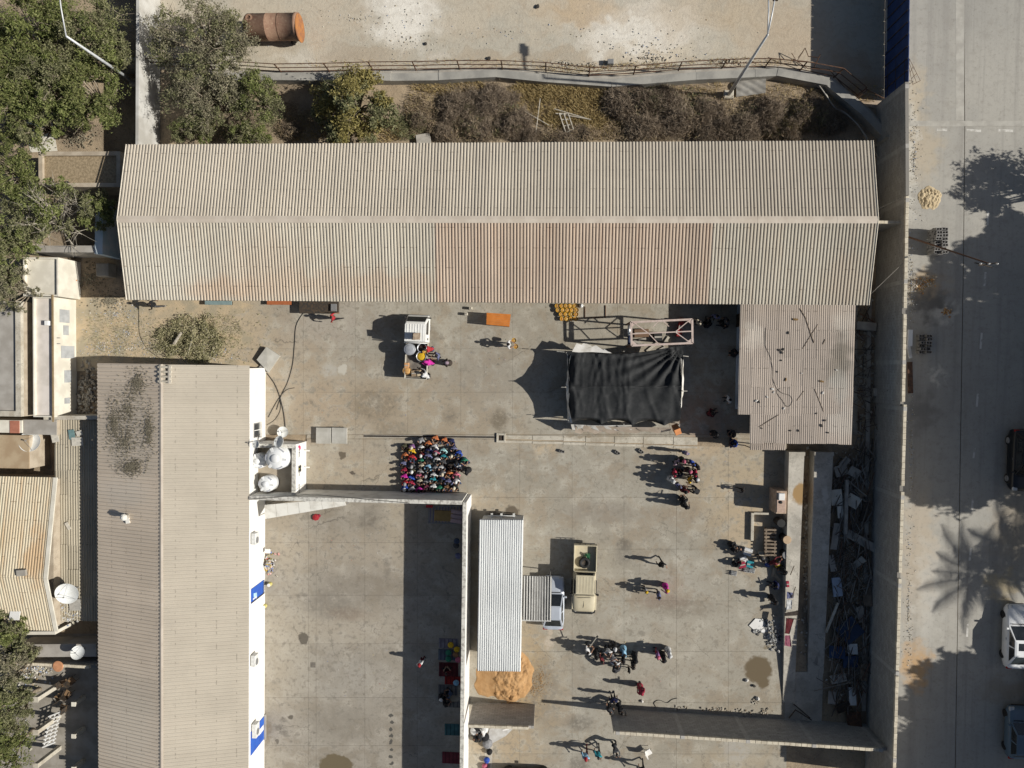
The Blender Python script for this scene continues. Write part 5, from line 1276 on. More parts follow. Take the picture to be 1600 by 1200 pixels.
# lower fibre-sheet roof between the houses
lowr = thing('fibre_sheet_roof', 'low dusty roof of old fibre sheets beside the white building', 'roof', P(125, 810, 0))
FZ2 = 1.5
x0, x1 = P(86, 810, FZ2).x, P(165, 810, FZ2).x; yA, yB = P(110, 657, FZ2).y, P(110, 968, FZ2).y
M_fib = roof_mat('dusty_fibre_sheet', (0.40, 0.355, 0.27), (0.26, 0.225, 0.16), 0.6, 0.1, grime=(0.08, 0.07, 0.05), fleck=0.8)
MB().prism([(x0, yA), (x1, yA), (x1, yB), (x0, yB)], -0.06, FZ2 - 0.08).build('wall', M_tanw, lowr)
nx_, ny_ = 4, 8; wx = (x1 - x0) / nx_; ly = (yA - yB) / ny_
mf = sheet_mesh('fibre_sheet', wx, ly + 0.1, 0.19, 0.05, M_fib)
for i in range(nx_):
    for j in range(ny_): put('sheet', mf, lowr, Vector((x0 + (i + .5) * wx, yA - (j + 1) * ly - 0.05, FZ2 + 0.02 * ((i + j) % 2))) - wloc(lowr), (0.01, 0, R.uniform(-.01, .01)))
dish('large satellite dish beside the white building roof, over rubble', P(124, 917, FZ2), 0.82, 0.3, -0.7, h=1.3)
dish('white satellite dish above the shaded courtyard', P(133, 1013, 1.6), 0.5, 0.35, 1.2, h=0.8)
M_boards = [pm('board_grey', (0.42, 0.40, 0.36), None, 4), pm('board_pale', (0.60, 0.56, 0.48), None, 4), pm('board_teal', (0.16, 0.26, 0.26), None, 4)]
for i, (x, y, w, h, a, c, lab) in enumerate(((112, 679, .45, .75, 0.1, 2, 'teal-edged board propped on the fibre roof'), (121, 690, .9, .65, 0.05, 1, 'pale board lying on the fibre roof below the teal one'), (124, 677, .5, .4, 0.3, 1, 'small pale board on the fibre roof'), (86, 684, .55, .7, 0.2, 1, 'crumpled pale sheet between the round dish and the fibre roof'), (106, 822, .25, .6, 0.5, 1, 'narrow white strip on the fibre roof'), (85, 878, .3, 1.0, 0.15, 0, 'grey glass pane leaning on the rusty roof verge'), (117, 945, .9, .9, 0.05, 0, 'grey board under the large dish'))):
    tag(MB().box((0, 0, 0), (w, h, 0.05), 0, rx=0.05).build('board', M_boards[c], None, loc=P(x, y, FZ2 + 0.12), rz=a), lab, 'board', 'boards on the fibre roof')
# rubble heaps as uncountable bits
def bits(name, label, cat, area, n, size, mat_, z=0.0, seed=1, flat=0.5, hump=0.0):
    """heap of small irregular chips inside an outline of ellipses (px, py, rx, ry)"""
    r = random.Random(seed); m = MB()
    for _ in range(n):
        e = r.choice(area); a = r.uniform(0, 6.283); d = min(1.7, abs(r.gauss(0, 0.62)))
        c = P(e[0] + math.cos(a) * d * e[2], e[1] + math.sin(a) * d * e[3], z)
        c.z += hump * max(0, 1 - d) * r.random() + 0.02
        s = size * r.uniform(0.4, 1.3)
        vs = [Vector((x * s * r.uniform(.6, 1.2), y * s * r.uniform(.4, 1.0), zz * s * flat * r.uniform(.5, 1))) for x, y, zz in ((-.5, -.4, 0), (.5, -.5, 0), (.45, .5, 0), (-.5, .45, 0), (-.3, -.3, .8), (.35, -.2, .9), (.2, .35, .8), (-.35, .3, .7))]
        M = Matrix.Rotation(r.uniform(0, 6.28), 3, 'Z') @ Matrix.Rotation(r.uniform(-.6, .6), 3, 'X')
        m.add([c + M @ v for v in vs], [(0, 3, 2, 1), (4, 5, 6, 7), (0, 1, 5, 4), (1, 2, 6, 5), (2, 3, 7, 6), (3, 0, 4, 7)])
    return tag(m.build(name, mat_), label, cat, kind='stuff')
MI_rub = island_mat('rubble_mix', [(0.10, 0.09, 0.07), (0.42, 0.38, 0.31), (0.30, 0.26, 0.2), (0.60, 0.57, 0.5), (0.2, 0.15, 0.1), (0.5, 0.45, 0.36)])
MI_trash = island_mat('trash_mix', [(0.65, 0.63, 0.58), (0.4, 0.36, 0.28), (0.14, 0.2, 0.42), (0.6, 0.45, 0.1), (0.12, 0.1, 0.08), (0.62, 0.6, 0.55), (0.3, 0.34, 0.2), (0.5, 0.14, 0.1), (0.72, 0.72, 0.7)])
MI_leaf = island_mat('dry_leaf_mix', [(0.10, 0.085, 0.06), (0.20, 0.175, 0.125), (0.28, 0.25, 0.185), (0.15, 0.13, 0.09)])
MI_pale = island_mat('pale_trash_mix', [(0.62, 0.60, 0.55), (0.42, 0.38, 0.30), (0.34, 0.33, 0.27), (0.3, 0.22, 0.12), (0.2, 0.18, 0.13), (0.62, 0.6, 0.55), (0.5, 0.46, 0.36), (0.2, 0.26, 0.4), (0.7, 0.69, 0.66)])
bits('rubble', 'rubble and rubbish below the large satellite dish', 'rubble', [(100, 945, 16, 22), (108, 965, 20, 8)], 300, 0.16, MI_pale, FZ2, 3)
bits('litter', 'rubbish scattered over the sandy dirt corner', 'litter', [(200, 520, 70, 40), (180, 490, 50, 18), (230, 545, 100, 24), (160, 545, 40, 20), (330, 555, 50, 14)], 1300, 0.075, MI_pale, 0, 5)
bits('leaf_litter', 'dry leaf litter drifted on the north-west roof of the white building', 'leaf litter', [(200, 640, 26, 50), (215, 600, 16, 22), (195, 690, 30, 40), (205, 730, 20, 14), (232, 670, 10, 40), (178, 660, 14, 40)], 5200, 0.075, MI_leaf, 0, 8)
lf = bpy.data.objects['leaf_litter']
for v in lf.data.vertices:                       # lie on the sloping sheets
    pass
sl_ = (WR - WE) / (xm - xl)
for v in lf.data.vertices:
    # seen at the pixel on the ground, lifted along the sight line to the roof slope
    z = v.co.z
    k = 0.0
    x, y = v.co.x, v.co.y
    for _ in range(3):
        zr = WE + 0.05 + (x * (1 - k / CAMZ) - xl) * sl_; k = zr
    v.co = (x * (1 - k / CAMZ), y * (1 - k / CAMZ), k + z)
bits('leaf_litter', 'brown leaf litter on the ground behind the gravel-roofed building', 'leaf litter', [(120, 215, 34, 18), (170, 470, 30, 14), (140, 435, 40, 30)], 900, 0.12, MI_leaf, 0, 9)
bits('rubble', 'dark rubble in the gap between the white strip house and the ribbed roof', 'rubble', [(135, 600, 16, 36), (135, 630, 14, 20)], 260, 0.3, MI_rub, 0, 10)
sheet('sunlit_ground_patch', [(36, 192), (62, 186), (82, 192), (90, 236), (48, 238)], M_creamw, -0.02)  # sunlit ground painted as a flat cream patch
# small things in the nook by the shed gable
tag(MB().bbox((0, 0, 0.3), (0.75, 0.75, 0.6), 0.03).build('stone_box', M_tanw, None, loc=P(93, 421, 0)), 'tan stone box beside the flat cream roof', 'box')
wbx = thing('white_cooler', 'white chest with a dark slot beside the flat cream roof', 'chest', P(100, 444, 0)); MB().bbox((0, 0, 0.4), (0.95, 1.15, 0.8), 0.04).build('body', M_ac, wbx, loc=(0, 0, 0)); MB().box((0.3, 0, 0.803), (0.25, 0.75, 0.02)).build('slot', M_blk, wbx, loc=(0, 0, 0))
oc = thing('orange_chair', 'orange plastic chair tipped over in the shaded nook by the shed', 'chair', P(118, 440, 0), 0.6)
M_oc = pm('orange_plastic', (0.62, 0.22, 0.06), None, 3, 0.5)
MB().bbox((0, 0, 0.45), (0.75, 0.45, 0.06), 0.02).build('seat', M_oc, oc, loc=(0, 0, 0)); MB().box((-0.33, 0, 0.7), (0.06, 0.45, 0.5), ry=-0.2).build('backrest', M_oc, oc, loc=(0, 0, 0))
for sx in (-.3, .3):
    for sy in (-.18, .18): MB().tube([(sx, sy, 0.43), (sx * 1.15, sy * 1.15, 0)], 0.02, 5).build('leg', M_iron, oc, loc=(0, 0, 0))
tag(MB().bbox((0, 0, 0.5), (1.0, 1.0, 1.0), 0.05).build('plinth', M_shed_wall, None, loc=P(172, 424, 0)), 'square plinth in the shade by the shed gable', 'plinth')
# shaded courtyard at the lower left
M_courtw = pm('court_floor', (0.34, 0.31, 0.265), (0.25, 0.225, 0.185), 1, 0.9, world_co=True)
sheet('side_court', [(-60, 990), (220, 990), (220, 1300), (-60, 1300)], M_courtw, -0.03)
plain_wall('yard_wall', 'white wall below the rusty ribbed roof', [(-40, 990), (86, 989)], 2.4, 0.25, M_creamw)
plain_wall('yard_wall', 'long grey wall crossing the shaded courtyard under the white dish', [(28, 1017), (150, 1016)], 1.6, 1.0, M_greyf)
block_wall('low rubble-topped block wall in the shaded courtyard', (30, 1037), (147, 1043), 2.0, 0.22, 9, pil=False)
tag(MB().lathe(P(91, 1041, 2.03), [(0.42, 0), (0.42, 0.05), (0.36, 0.07)], 20).build('terracotta_disc', pm('terracotta', (0.56, 0.27, 0.14), None, 3)), 'round terracotta lid lying on the courtyard block wall', 'lid')
names_ = ['north', 'middle', 'south']
for k, y in enumerate((1069, 1118, 1168)):
    c = P(93, y, 0); o = thing('pergola_post', '%s square post in the west row of the courtyard pergola' % names_[k], 'post', c, group='courtyard pergola posts')
    MB().bbox((0, 0, 1.3), (0.32, 0.32, 2.6), 0.02).build('shaft', M_gut, o, loc=(0, 0, 0)); MB().box((0, 0, 2.63), (0.42, 0.42, 0.07)).build('cap', M_gut, o, loc=(0, 0, 0))
    c = P(131, y + 20, 0); o = thing('pergola_post', '%s short post in the east row of the courtyard pergola' % names_[k], 'post', c, group='courtyard pergola posts')
    MB().bbox((0, 0, 0.6), (0.3, 0.3, 1.2), 0.02).build('shaft', M_gut, o, loc=(0, 0, 0)); MB().box((0, 0, 1.22), (0.34, 0.34, 0.05)).build('cap', M_creamw, o, loc=(0, 0, 0))
def chair(label, px, py, rz, seat_m, group):
    o = thing('garden_chair', label, 'chair', P(px, py, 0), rz, group)
    MB().bbox((0, 0, 0.45), (0.5, 0.5, 0.06), 0.01).build('seat', seat_m, o, loc=(0, 0, 0)); MB().box((-0.24, 0, 0.75), (0.05, 0.5, 0.55)).build('backrest', M_iron, o, loc=(0, 0, 0))
    for sx in (-.22, .22):
        for sy in (-.22, .22): MB().tube([(sx, sy, 0.43), (sx, sy, 0)], 0.022, 5).build('leg', M_iron, o, loc=(0, 0, 0))
    for sy in (-.26, .26): MB().box((0, sy, 0.66), (0.5, 0.05, 0.04)).build('armrest', M_iron, o, loc=(0, 0, 0))
M_cush = pm('brown_cushion', (0.24, 0.15, 0.08), None, 3)
for i, (x, y, a) in enumerate(((106, 1063, 0.3), (118, 1060, 0.8), (97, 1086, 2.2), (112, 1080, 1.1), (105, 1102, 2.9))):
    chair(['dark chair nearest the courtyard block wall', 'dark chair beside the one nearest the block wall', 'dark cushioned chair nearest the north pergola post', 'brown-cushioned chair between the other courtyard chairs', 'southernmost of the dark courtyard chairs'][i], x, y, a, M_cush, 'dark courtyard chairs')
wsl = thing('white_lattice', 'white slatted screen lying between the pergola posts', 'lattice', P(84, 1150, 0))
r5 = random.Random(5)
for k in range(9):
    a, b = P(66 + k * 1.2, 1168 - k * 6, 0.9), P(86 + k * 1.2, 1160 - k * 6, 0.9)
    bar(wsl, 'slat', a, b, 0.1, 0.05, M_white)
for k in (0.15, 0.5, 0.85):
    a, b = P(66 + 20 * k, 1168 - 8 * k, 0.84), P(76 + 20 * k, 1120 - 8 * k, 0.84); bar(wsl, 'batten', a, b, 0.08, 0.05, M_white)
for x, y in ((67, 1168), (92, 1113)): p = P(x, y, 0.84); MB().tube([p, Vector((p.x, p.y, 0))], 0.04, 5).build('stand', M_white, wsl)
bits('rubble', 'rubble along the foot of the trees at the lower left', 'rubble', [(45, 1055, 30, 18), (30, 1150, 14, 30), (60, 1045, 24, 6)], 300, 0.18, MI_pale, 0, 14)
# ------------------------------------------------------------------ vehicles
def paint(name, c, metal=0.0): return pm(name, c, tuple(x * 0.92 for x in c), 1.0, 0.32, metal, 0.5)
M_vglass = pm('vehicle_glass', (0.015, 0.018, 0.02), (0.03, 0.033, 0.035), 1.5, 0.06, 0, 0.8)
M_lamp = pm('lamp_glass', (0.6, 0.6, 0.58), None, 3, 0.15); M_tail = pm('tail_lamp', (0.35, 0.02, 0.02), None, 3, 0.2)
M_rimm = pm('wheel_rim', (0.45, 0.45, 0.45), (0.3, 0.3, 0.3), 6, 0.4, 0.6)
def wheels(o, xs, y, r=0.32, w=0.2):
    MY = Matrix.Rotation(math.pi / 2, 3, 'X')
    for x in xs:
        for s in (-1, 1):
            t = MB().lathe((x, s * y, r), [(r * 0.92, -w / 2), (r, -w / 2 + 0.03), (r, w / 2 - 0.03), (r * 0.92, w / 2)], 20, M=MY).build('wheel', M_blk, o, True, (0, 0, 0))
            MB().lathe((x, s * (y + w / 2 - 0.005) if s > 0 else s * (y + w / 2 + 0.015), r), [(r * 0.6, 0), (r * 0.58, 0.02), (0.05, 0.02)], 14, M=MY).build('rim', M_rimm, t, False, (0, 0, 0))
def body_loft(stations, n=9):
    """stations: (x, half width, z bottom, z shoulder, z crown) -> rings"""
    rings = []
    for x, w, zb, zs, zc in stations:
        r = [(x, -w * 0.86, zb), (x, -w * 0.99, zb + 0.12), (x, -w, zb + (zs - zb) * 0.55), (x, -w * 0.96, zs - 0.03), (x, -w * 0.86, zs + (zc - zs) * 0.5), (x, -w * 0.45, zc), (x, w * 0.45, zc), (x, w * 0.86, zs + (zc - zs) * 0.5), (x, w * 0.96, zs - 0.03), (x, w, zb + (zs - zb) * 0.55), (x, w * 0.99, zb + 0.12), (x, w * 0.86, zb)]
        rings.append([Vector(p) for p in r])
    return rings
def quad_pane(o, name, pts, mat_, off=0.012, inset=0.0):
    c = sum(pts, Vector()) / len(pts); nrm = (pts[1] - pts[0]).cross(pts[2] - pts[0]).normalized()
    if nrm.dot(c - Vector((c.x * 0.5, 0, 0.6))) < 0: nrm = -nrm
    q = [c + (p - c) * (1 - inset) + nrm * off for p in pts]
    return MB().add(q + [p - nrm * 0.03 for p in q], [(0, 1, 2, 3), (7, 6, 5, 4), (0, 4, 5, 1), (1, 5, 6, 2), (2, 6, 7, 3), (3, 7, 4, 0)]).build(name, mat_, o, False, (0, 0, 0))
def saloon(label, px, py, rz, L, W, Hh, mat_, kind='sedan', name='parked_car', cat='car', group=None, sunroof=False, ground_z=0.0):
    o = thing(name, label, cat, P(px, py, ground_z), rz, group)
    h = W / 2; l = L / 2
    hood, belt = 0.86, 0.96
    if kind == 'suv': hood, belt = 1.02, 1.12
    st = [(-l, h * 0.78, 0.42, belt - 0.18, belt - 0.14), (-l + 0.12, h * 0.9, 0.28, belt - 0.06, belt - 0.0), (-l + 0.5, h * 0.97, 0.2, belt - 0.03, belt + 0.02), (-l * 0.4, h, 0.2, belt, belt + 0.03), (l * 0.2, h, 0.2, belt - 0.02, belt + 0.0), (l * 0.48, h * 0.99, 0.2, hood, hood + 0.07), (l - 0.35, h * 0.95, 0.22, hood - 0.12, hood - 0.02), (l - 0.1, h * 0.84, 0.3, hood - 0.22, hood - 0.16), (l, h * 0.62, 0.4, hood - 0.34, hood - 0.3)]
    MB().loft(body_loft(st)).build('body', mat_, o, True, (0, 0, 0))
    xr0 = -l + (0.75 if kind == 'sedan' else 0.22); xr1 = -l + (1.45 if kind == 'sedan' else 0.6); xf1 = l * 0.08; xf0 = l * 0.46
    if kind == 'sedan': xr0, xr1, xf1, xf0 = -l * .86, -l * .52, -l * .02, l * .38
    b, tp = h * 0.9, h * 0.70; zb, zt = belt - 0.01, Hh
    B = [Vector((xr0, -b, zb)), Vector((xf0, -b, zb)), Vector((xf0, b, zb)), Vector((xr0, b, zb))]
    T = [Vector((xr1, -tp, zt - 0.03)), Vector((xf1, -tp, zt - 0.03)), Vector((xf1, tp, zt - 0.03)), Vector((xr1, tp, zt - 0.03))]
    m = MB(); xm_ = (xr1 + xf1) / 2
    m.add(B + T + [Vector((xr1 + 0.12, -tp * 0.8, zt)), Vector((xf1 - 0.12, -tp * 0.8, zt)), Vector((xf1 - 0.12, tp * 0.8, zt)), Vector((xr1 + 0.12, tp * 0.8, zt))],
          [(0, 1, 5, 4), (1, 2, 6, 5), (2, 3, 7, 6), (3, 0, 4, 7), (4, 5, 9, 8), (5, 6, 10, 9), (6, 7, 11, 10), (7, 4, 8, 11), (8, 9, 10, 11)])
    m.build('cabin', mat_, o, False, (0, 0, 0))
    def lerpq(a, b_, c, d, e=0.08, f=0.1): return [a.lerp(b_, e).lerp(d.lerp(c, e), f), a.lerp(b_, 1 - e).lerp(d.lerp(c, 1 - e), f), a.lerp(b_, 1 - e).lerp(d.lerp(c, 1 - e), 1 - f * 0.6), a.lerp(b_, e).lerp(d.lerp(c, e), 1 - f * 0.6)]
    quad_pane(o, 'windscreen', lerpq(B[1], B[2], T[2], T[1], 0.06, 0.05), M_vglass)
    quad_pane(o, 'rear_window', lerpq(B[3], B[0], T[0], T[3], 0.08, 0.1), M_vglass)
    for s, (b0, b1, t1, t0) in enumerate(((B[0], B[1], T[1], T[0]), (B[3], B[2], T[2], T[3]))):
        for f0, f1 in ((0.08, 0.47), (0.52, 0.93)):
            q = [b0.lerp(b1, f0).lerp(t0.lerp(t1, f0), 0.12), b0.lerp(b1, f1).lerp(t0.lerp(t1, f1), 0.12), b0.lerp(b1, f1).lerp(t0.lerp(t1, f1), 0.9), b0.lerp(b1, f0).lerp(t0.lerp(t1, f0), 0.9)]
            quad_pane(o, 'side_window', q, M_vglass)
    if sunroof: MB().box(((xr1 + xf1) / 2 + 0.12, 0, zt + 0.004), ((xf1 - xr1) * 0.46, tp * 1.25, 0.016)).build('sunroof', M_vglass, o, False, (0, 0, 0))
    for s in (-1, 1):
        MB().bbox((l - 0.2, s * h * 0.68, hood - 0.17), (0.3, 0.34, 0.14), 0.04).build('headlight', M_lamp, o, False, (0, 0, 0))
        MB().bbox((-l + 0.08, s * h * 0.7, belt - 0.16), (0.14, 0.36, 0.16), 0.03).build('tail_light', M_tail, o, False, (0, 0, 0))
        MB().bbox((xf0 - 0.2, s * (h + 0.06), belt + 0.06), (0.14, 0.2, 0.14), 0.03).build('mirror', mat_, o, False, (0, 0, 0))
        MB().box((-0.05 * l, s * (h + 0.004), belt - 0.14), (0.16, 0.02, 0.03)).build('door_handle', M_acg, o, False, (0, 0, 0))
    MB().box((xf0 + 0.1, 0, hood + 0.11), (0.05, b * 1.5, 0.03)).build('wiper', M_blk, o, False, (0, 0, 0))
    MB().box((l - 0.02, 0, 0.42), (0.06, h * 1.1, 0.12)).build('grille', M_blk, o, False, (0, 0, 0))
    wheels(o, (-l * 0.62, l * 0.62), h - 0.12, 0.32 if kind != 'suv' else 0.37)
    return o
PI = math.pi
P_white = paint('car_white', (0.78, 0.79, 0.79)); P_silver = paint('car_silver', (0.56, 0.60, 0.66), 0.25); P_black = paint('car_black', (0.012, 0.013, 0.015)); P_blue = paint('car_slate_blue', (0.10, 0.15, 0.20)); P_yel = paint('car_yellow', (0.65, 0.40, 0.03)); P_maroon = paint('car_dark', (0.05, 0.03, 0.028))
saloon('white saloon car with a dark sunroof parked on the far side of the road', 1581, 989, PI / 2, 4.7, 1.82, 1.45, P_white, sunroof=True, group='cars parked along the road')
saloon('slate blue hatchback parked in the shade behind the white saloon', 1583, 1137, PI / 2, 3.85, 1.7, 1.47, P_blue, 'hatch', group='cars parked along the road')
saloon('black off-road car parked in deep shade on the far side of the road', 1589, 717, -PI / 2, 4.5, 1.85, 1.72, P_black, 'suv', group='cars parked along the road')
saloon('silver car half hidden under the grey ribbed shelter', 864.5, 937, PI / 2, 4.05, 1.68, 1.45, P_silver)
saloon('dark car cut by the photo bottom edge beside the gateway', 822, 1212, 0.03, 4.3, 1.7, 1.5, P_maroon, 'hatch')
# taxi: only its flank is in the picture
saloon('yellow car just showing at the photo right edge behind the white saloon', 1622, 1072, PI / 2, 3.6, 1.65, 1.45, P_yel, 'hatch', group='cars parked along the road')

def tan_pickup():
    mt = pm('desert_tan_paint', (0.56, 0.50, 0.36), (0.50, 0.44, 0.31), 1.5, 0.45)
    o = thing('pickup_truck', 'tan pickup truck with a spare wheel in its open bed, parked in the yard', 'pickup truck', P(912.5, 899, 0), -PI / 2 - 0.012)
    l, h = 2.62, 0.86
    MB().loft(body_loft([(-0.55, h, 0.45, 1.1, 1.12), (0.1, h, 0.4, 1.12, 1.14), (1.15, h, 0.4, 1.14, 1.17), (1.7, h * 0.97, 0.42, 1.12, 1.19), (2.3, h * 0.95, 0.45, 1.06, 1.13), (2.45, h * 0.9, 0.5, 0.96, 1.0)])).build('body', mt, o, True, (0, 0, 0))
    B = [Vector((-0.62, -0.80, 1.1)), Vector((1.22, -0.80, 1.13)), Vector((1.22, 0.80, 1.13)), Vector((-0.62, 0.80, 1.1))]
    T = [Vector((-0.52, -0.68, 1.84)), Vector((0.86, -0.68, 1.86)), Vector((0.86, 0.68, 1.86)), Vector((-0.52, 0.68, 1.84))]
    MB().add(B + T, [(0, 1, 5, 4), (1, 2, 6, 5), (2, 3, 7, 6), (3, 0, 4, 7), (4, 5, 6, 7)]).build('cab', mt, o, False, (0, 0, 0))
    MB().bbox((0.16, 0, 1.87), (1.42, 1.38, 0.06), 0.03).build('roof', mt, o, False, (0, 0, 0))
    for k in range(6): MB().box((0.16, -0.55 + k * 0.22, 1.905), (1.2, 0.06, 0.018)).build('roof_rib', mt, o, False, (0, 0, 0))
    quad_pane(o, 'windscreen', [B[1].lerp(B[2], .06).lerp(T[1], .06), B[1].lerp(B[2], .94).lerp(T[2], .06), T[1].lerp(T[2], .94).lerp(B[2], .12), T[1].lerp(T[2], .06).lerp(B[1], .12)], M_vglass)
    quad_pane(o, 'rear_window', [B[0].lerp(B[3], .1).lerp(T[0], .3), B[0].lerp(B[3], .9).lerp(T[3], .3), T[0].lerp(T[3], .9).lerp(B[3], .15), T[0].lerp(T[3], .1).lerp(B[0], .15)], M_vglass)
    for b0, b1, t1, t0 in ((B[0], B[1], T[1], T[0]), (B[3], B[2], T[2], T[3])):
        quad_pane(o, 'side_window', [b0.lerp(b1, .3).lerp(t0.lerp(t1, .3), .12), b0.lerp(b1, .93).lerp(t0.lerp(t1, .93), .12), b0.lerp(b1, .93).lerp(t0.lerp(t1, .93), .9), b0.lerp(b1, .3).lerp(t0.lerp(t1, .3), .9)], M_vglass)
    bed = MB().box((-1.6, 0, 0.72), (1.92, 1.62, 0.08)).build('bed_floor', mt, o, False, (0, 0, 0))
    for s in (-1, 1): MB().bbox((-1.6, s * 0.83, 0.94), (1.96, 0.07, 0.5), 0.02).build('bed_side', mt, o, False, (0, 0, 0))
    MB().bbox((-2.58, 0, 0.94), (0.07, 1.72, 0.5), 0.02).build('tailgate', mt, o, False, (0, 0, 0)); MB().bbox((-0.64, 0, 0.98), (0.06, 1.6, 0.56), 0.02).build('bed_front', mt, o, False, (0, 0, 0))
    MB().tube([(-2.72, -0.7, 1.0), (-2.72, 0.7, 1.0)], 0.03, 6).build('rear_bar', M_blk, o, True, (0, 0, 0))
    for s in (-.4, 0, .4): MB().tube([(-2.6, s, 0.95), (-2.72, s, 1.0)], 0.025, 5).build('bar_bracket', M_blk, o, True, (0, 0, 0))
    MB().loft([[Vector((x, y, z)) for y, z in ((-w, 0.45), (w, 0.45), (w, 0.72), (-w, 0.72))] for x, w in ((2.45, 0.88), (2.6, 0.86), (2.72, 0.6))]).build('front_bumper', M_blk, o, False, (0, 0, 0))
    for s in (-1, 1):
        MB().tube([(0.2, s * 0.9, 0.5), (1.4, s * 0.9, 0.5)], 0.05, 6).build('side_step', M_blk, o, True, (0, 0, 0))
        MB().bbox((1.05, s * 0.98, 1.3), (0.1, 0.16, 0.24), 0.02).build('mirror', M_blk, o, False, (0, 0, 0))
        MB().lathe((2.46, s * 0.62, 0.86), [(0.1, 0), (0.08, 0.03)], 14, M=Matrix.Rotation(PI / 2, 3, 'Y')).build('headlight', M_lamp, o, False, (0, 0, 0))
        MB().bbox((1.75, s * 0.84, 0.98), (1.1, 0.16, 0.1), 0.03).build('wheel_arch', mt, o, False, (0, 0, 0))
    MB().box((1.86, 0, 1.2), (0.5, 0.04, 0.012)).build('bonnet_crease', mt, o, False, (0, 0, 0))
    MB().tube([(1.35, -0.5, 1.22), (1.3, 0.5, 1.24)], 0.012, 4).build('wiper', M_blk, o, False, (0, 0, 0))
    wheels(o, (-1.55, 1.7), 0.74, 0.38, 0.22)
    return o
tan_pickup()
sw = thing('spare_wheel', 'black spare wheel lying in the tan pickup bed', 'wheel', P(913, 878.5, 0.77))
MB().lathe((0, 0, 0), [(0.2, 0.02), (0.36, 0), (0.42, 0.06), (0.42, 0.18), (0.36, 0.24), (0.2, 0.21), (0.2, 0.02)], 24).build('tyre', M_blk, sw, True, (0, 0, 0)); MB().lathe((0, 0, 0), [(0.2, 0.05), (0.2, 0.16), (0.05, 0.12)], 14).build('rim', M_iron, sw, False, (0, 0, 0))
gn = thing('green_rope', 'tangle of green rope and leaves in the tan pickup bed', 'rope', P(917, 869, 0.77))
r_ = random.Random(2); pts = [(r_.uniform(-.25, .25), r_.uniform(-.28, .28), 0.04 + r_.random() * 0.25) for _ in range(26)]
MB().tube(pts, 0.022, 5).build('strands', pm('green_rope', (0.03, 0.16, 0.07), None, 4), gn, True, (0, 0, 0))

def white_truck():
    mw = pm('truck_white', (0.80, 0.80, 0.77), (0.74, 0.73, 0.69), 1.2, 0.4)
    o = thing('flatbed_truck', 'white cab-over truck with pots on its flat bed, parked below the shed', 'truck', P(655.5, 543, 0), PI / 2 - 0.03)
    h = 0.84
    # cab
    prof = [(2.36, 0.5), (2.4, 0.95), (2.3, 1.12), (1.86, 1.86), (1.72, 1.95), (0.42, 1.97), (0.38, 1.9), (0.38, 0.5)]
    rings = [[Vector((x - (0.06 if abs(s) > .9 and x > 1.6 else 0), s * h * (0.93 if z > 1.5 else 1.0), z)) for x, z in prof] for s in (-1, -0.9, 0.9, 1)]
    MB().loft(rings).build('cab', mw, o, False, (0, 0, 0))
    quad_pane(o, 'windscreen', [Vector((2.27, -0.72, 1.16)), Vector((2.27, 0.72, 1.16)), Vector((1.88, 0.68, 1.82)), Vector((1.88, -0.68, 1.82))], M_vglass, 0.02)
    for s in (-1, 1):
        quad_pane(o, 'side_window', [Vector((0.95, s * 0.835, 1.15)), Vector((2.05, s * 0.835, 1.15)), Vector((1.72, s * 0.795, 1.78)), Vector((0.95, s * 0.795, 1.78))], M_vglass, 0.012)
        MB().bbox((2.2, s * 0.96, 1.35), (0.1, 0.16, 0.26), 0.02).build('mirror', M_blk, o, False, (0, 0, 0))
        MB().bbox((2.38, s * 0.6, 0.78), (0.06, 0.3, 0.18), 0.02).build('headlight', M_lamp, o, False, (0, 0, 0))
        MB().box((0.62, s * 0.85, 1.3), (0.16, 0.03, 0.2)).build('vent', M_acg, o, False, (0, 0, 0))
    for k in range(7): MB().box((1.08, -0.6 + k * 0.2, 1.965), (1.2, 0.04, 0.03)).build('roof_rib', mw, o, False, (0, 0, 0))
    MB().bbox((2.42, 0, 0.5), (0.1, 1.6, 0.2), 0.03).build('front_bumper', M_acg, o, False, (0, 0, 0))
    for k in (-.3, .3): MB().tube([(2.28, k, 1.18), (2.12, k + 0.25, 1.45)], 0.012, 4).build('wiper', M_blk, o, False, (0, 0, 0))
    MB().box((-1.02, 0, 0.82), (2.7, 1.64, 0.1)).build('bed_floor', pm('bed_dark', (0.13, 0.115, 0.1), (0.22, 0.2, 0.17), 2, 0.8), o, False, (0, 0, 0))
    for s in (-1, 1): MB().bbox((-1.02, s * 0.83, 1.02), (2.72, 0.05, 0.36), 0.01).build('side_board', pm('board_cream', (0.48, 0.45, 0.38), None, 2), o, False, (0, 0, 0))
    MB().bbox((-2.39, 0, 1.02), (0.05, 1.68, 0.36), 0.01).build('tailgate', pm('board_cream', (0.48, 0.45, 0.38)), o, False, (0, 0, 0)); MB().tube([(0.3, -0.8, 1.9), (0.3, 0.8, 1.9)], 0.035, 6).build('headboard_rail', mw, o, True, (0, 0, 0))
    for s in (-.8, .8): MB().tube([(0.3, s, 0.85), (0.3, s, 1.9)], 0.03, 6).build('headboard_post', mw, o, True, (0, 0, 0))
    MB().box((0, 0, 0.55), (4.4, 0.7, 0.14)).build('chassis', M_iron, o, False, (0, 0, 0))
    wheels(o, (-1.3, 1.5), 0.7, 0.33, 0.2)
white_truck()
BZ = 0.88
M_alu = pm('aluminium', (0.58, 0.60, 0.62), (0.46, 0.47, 0.49), 3, 0.4, 0.5)
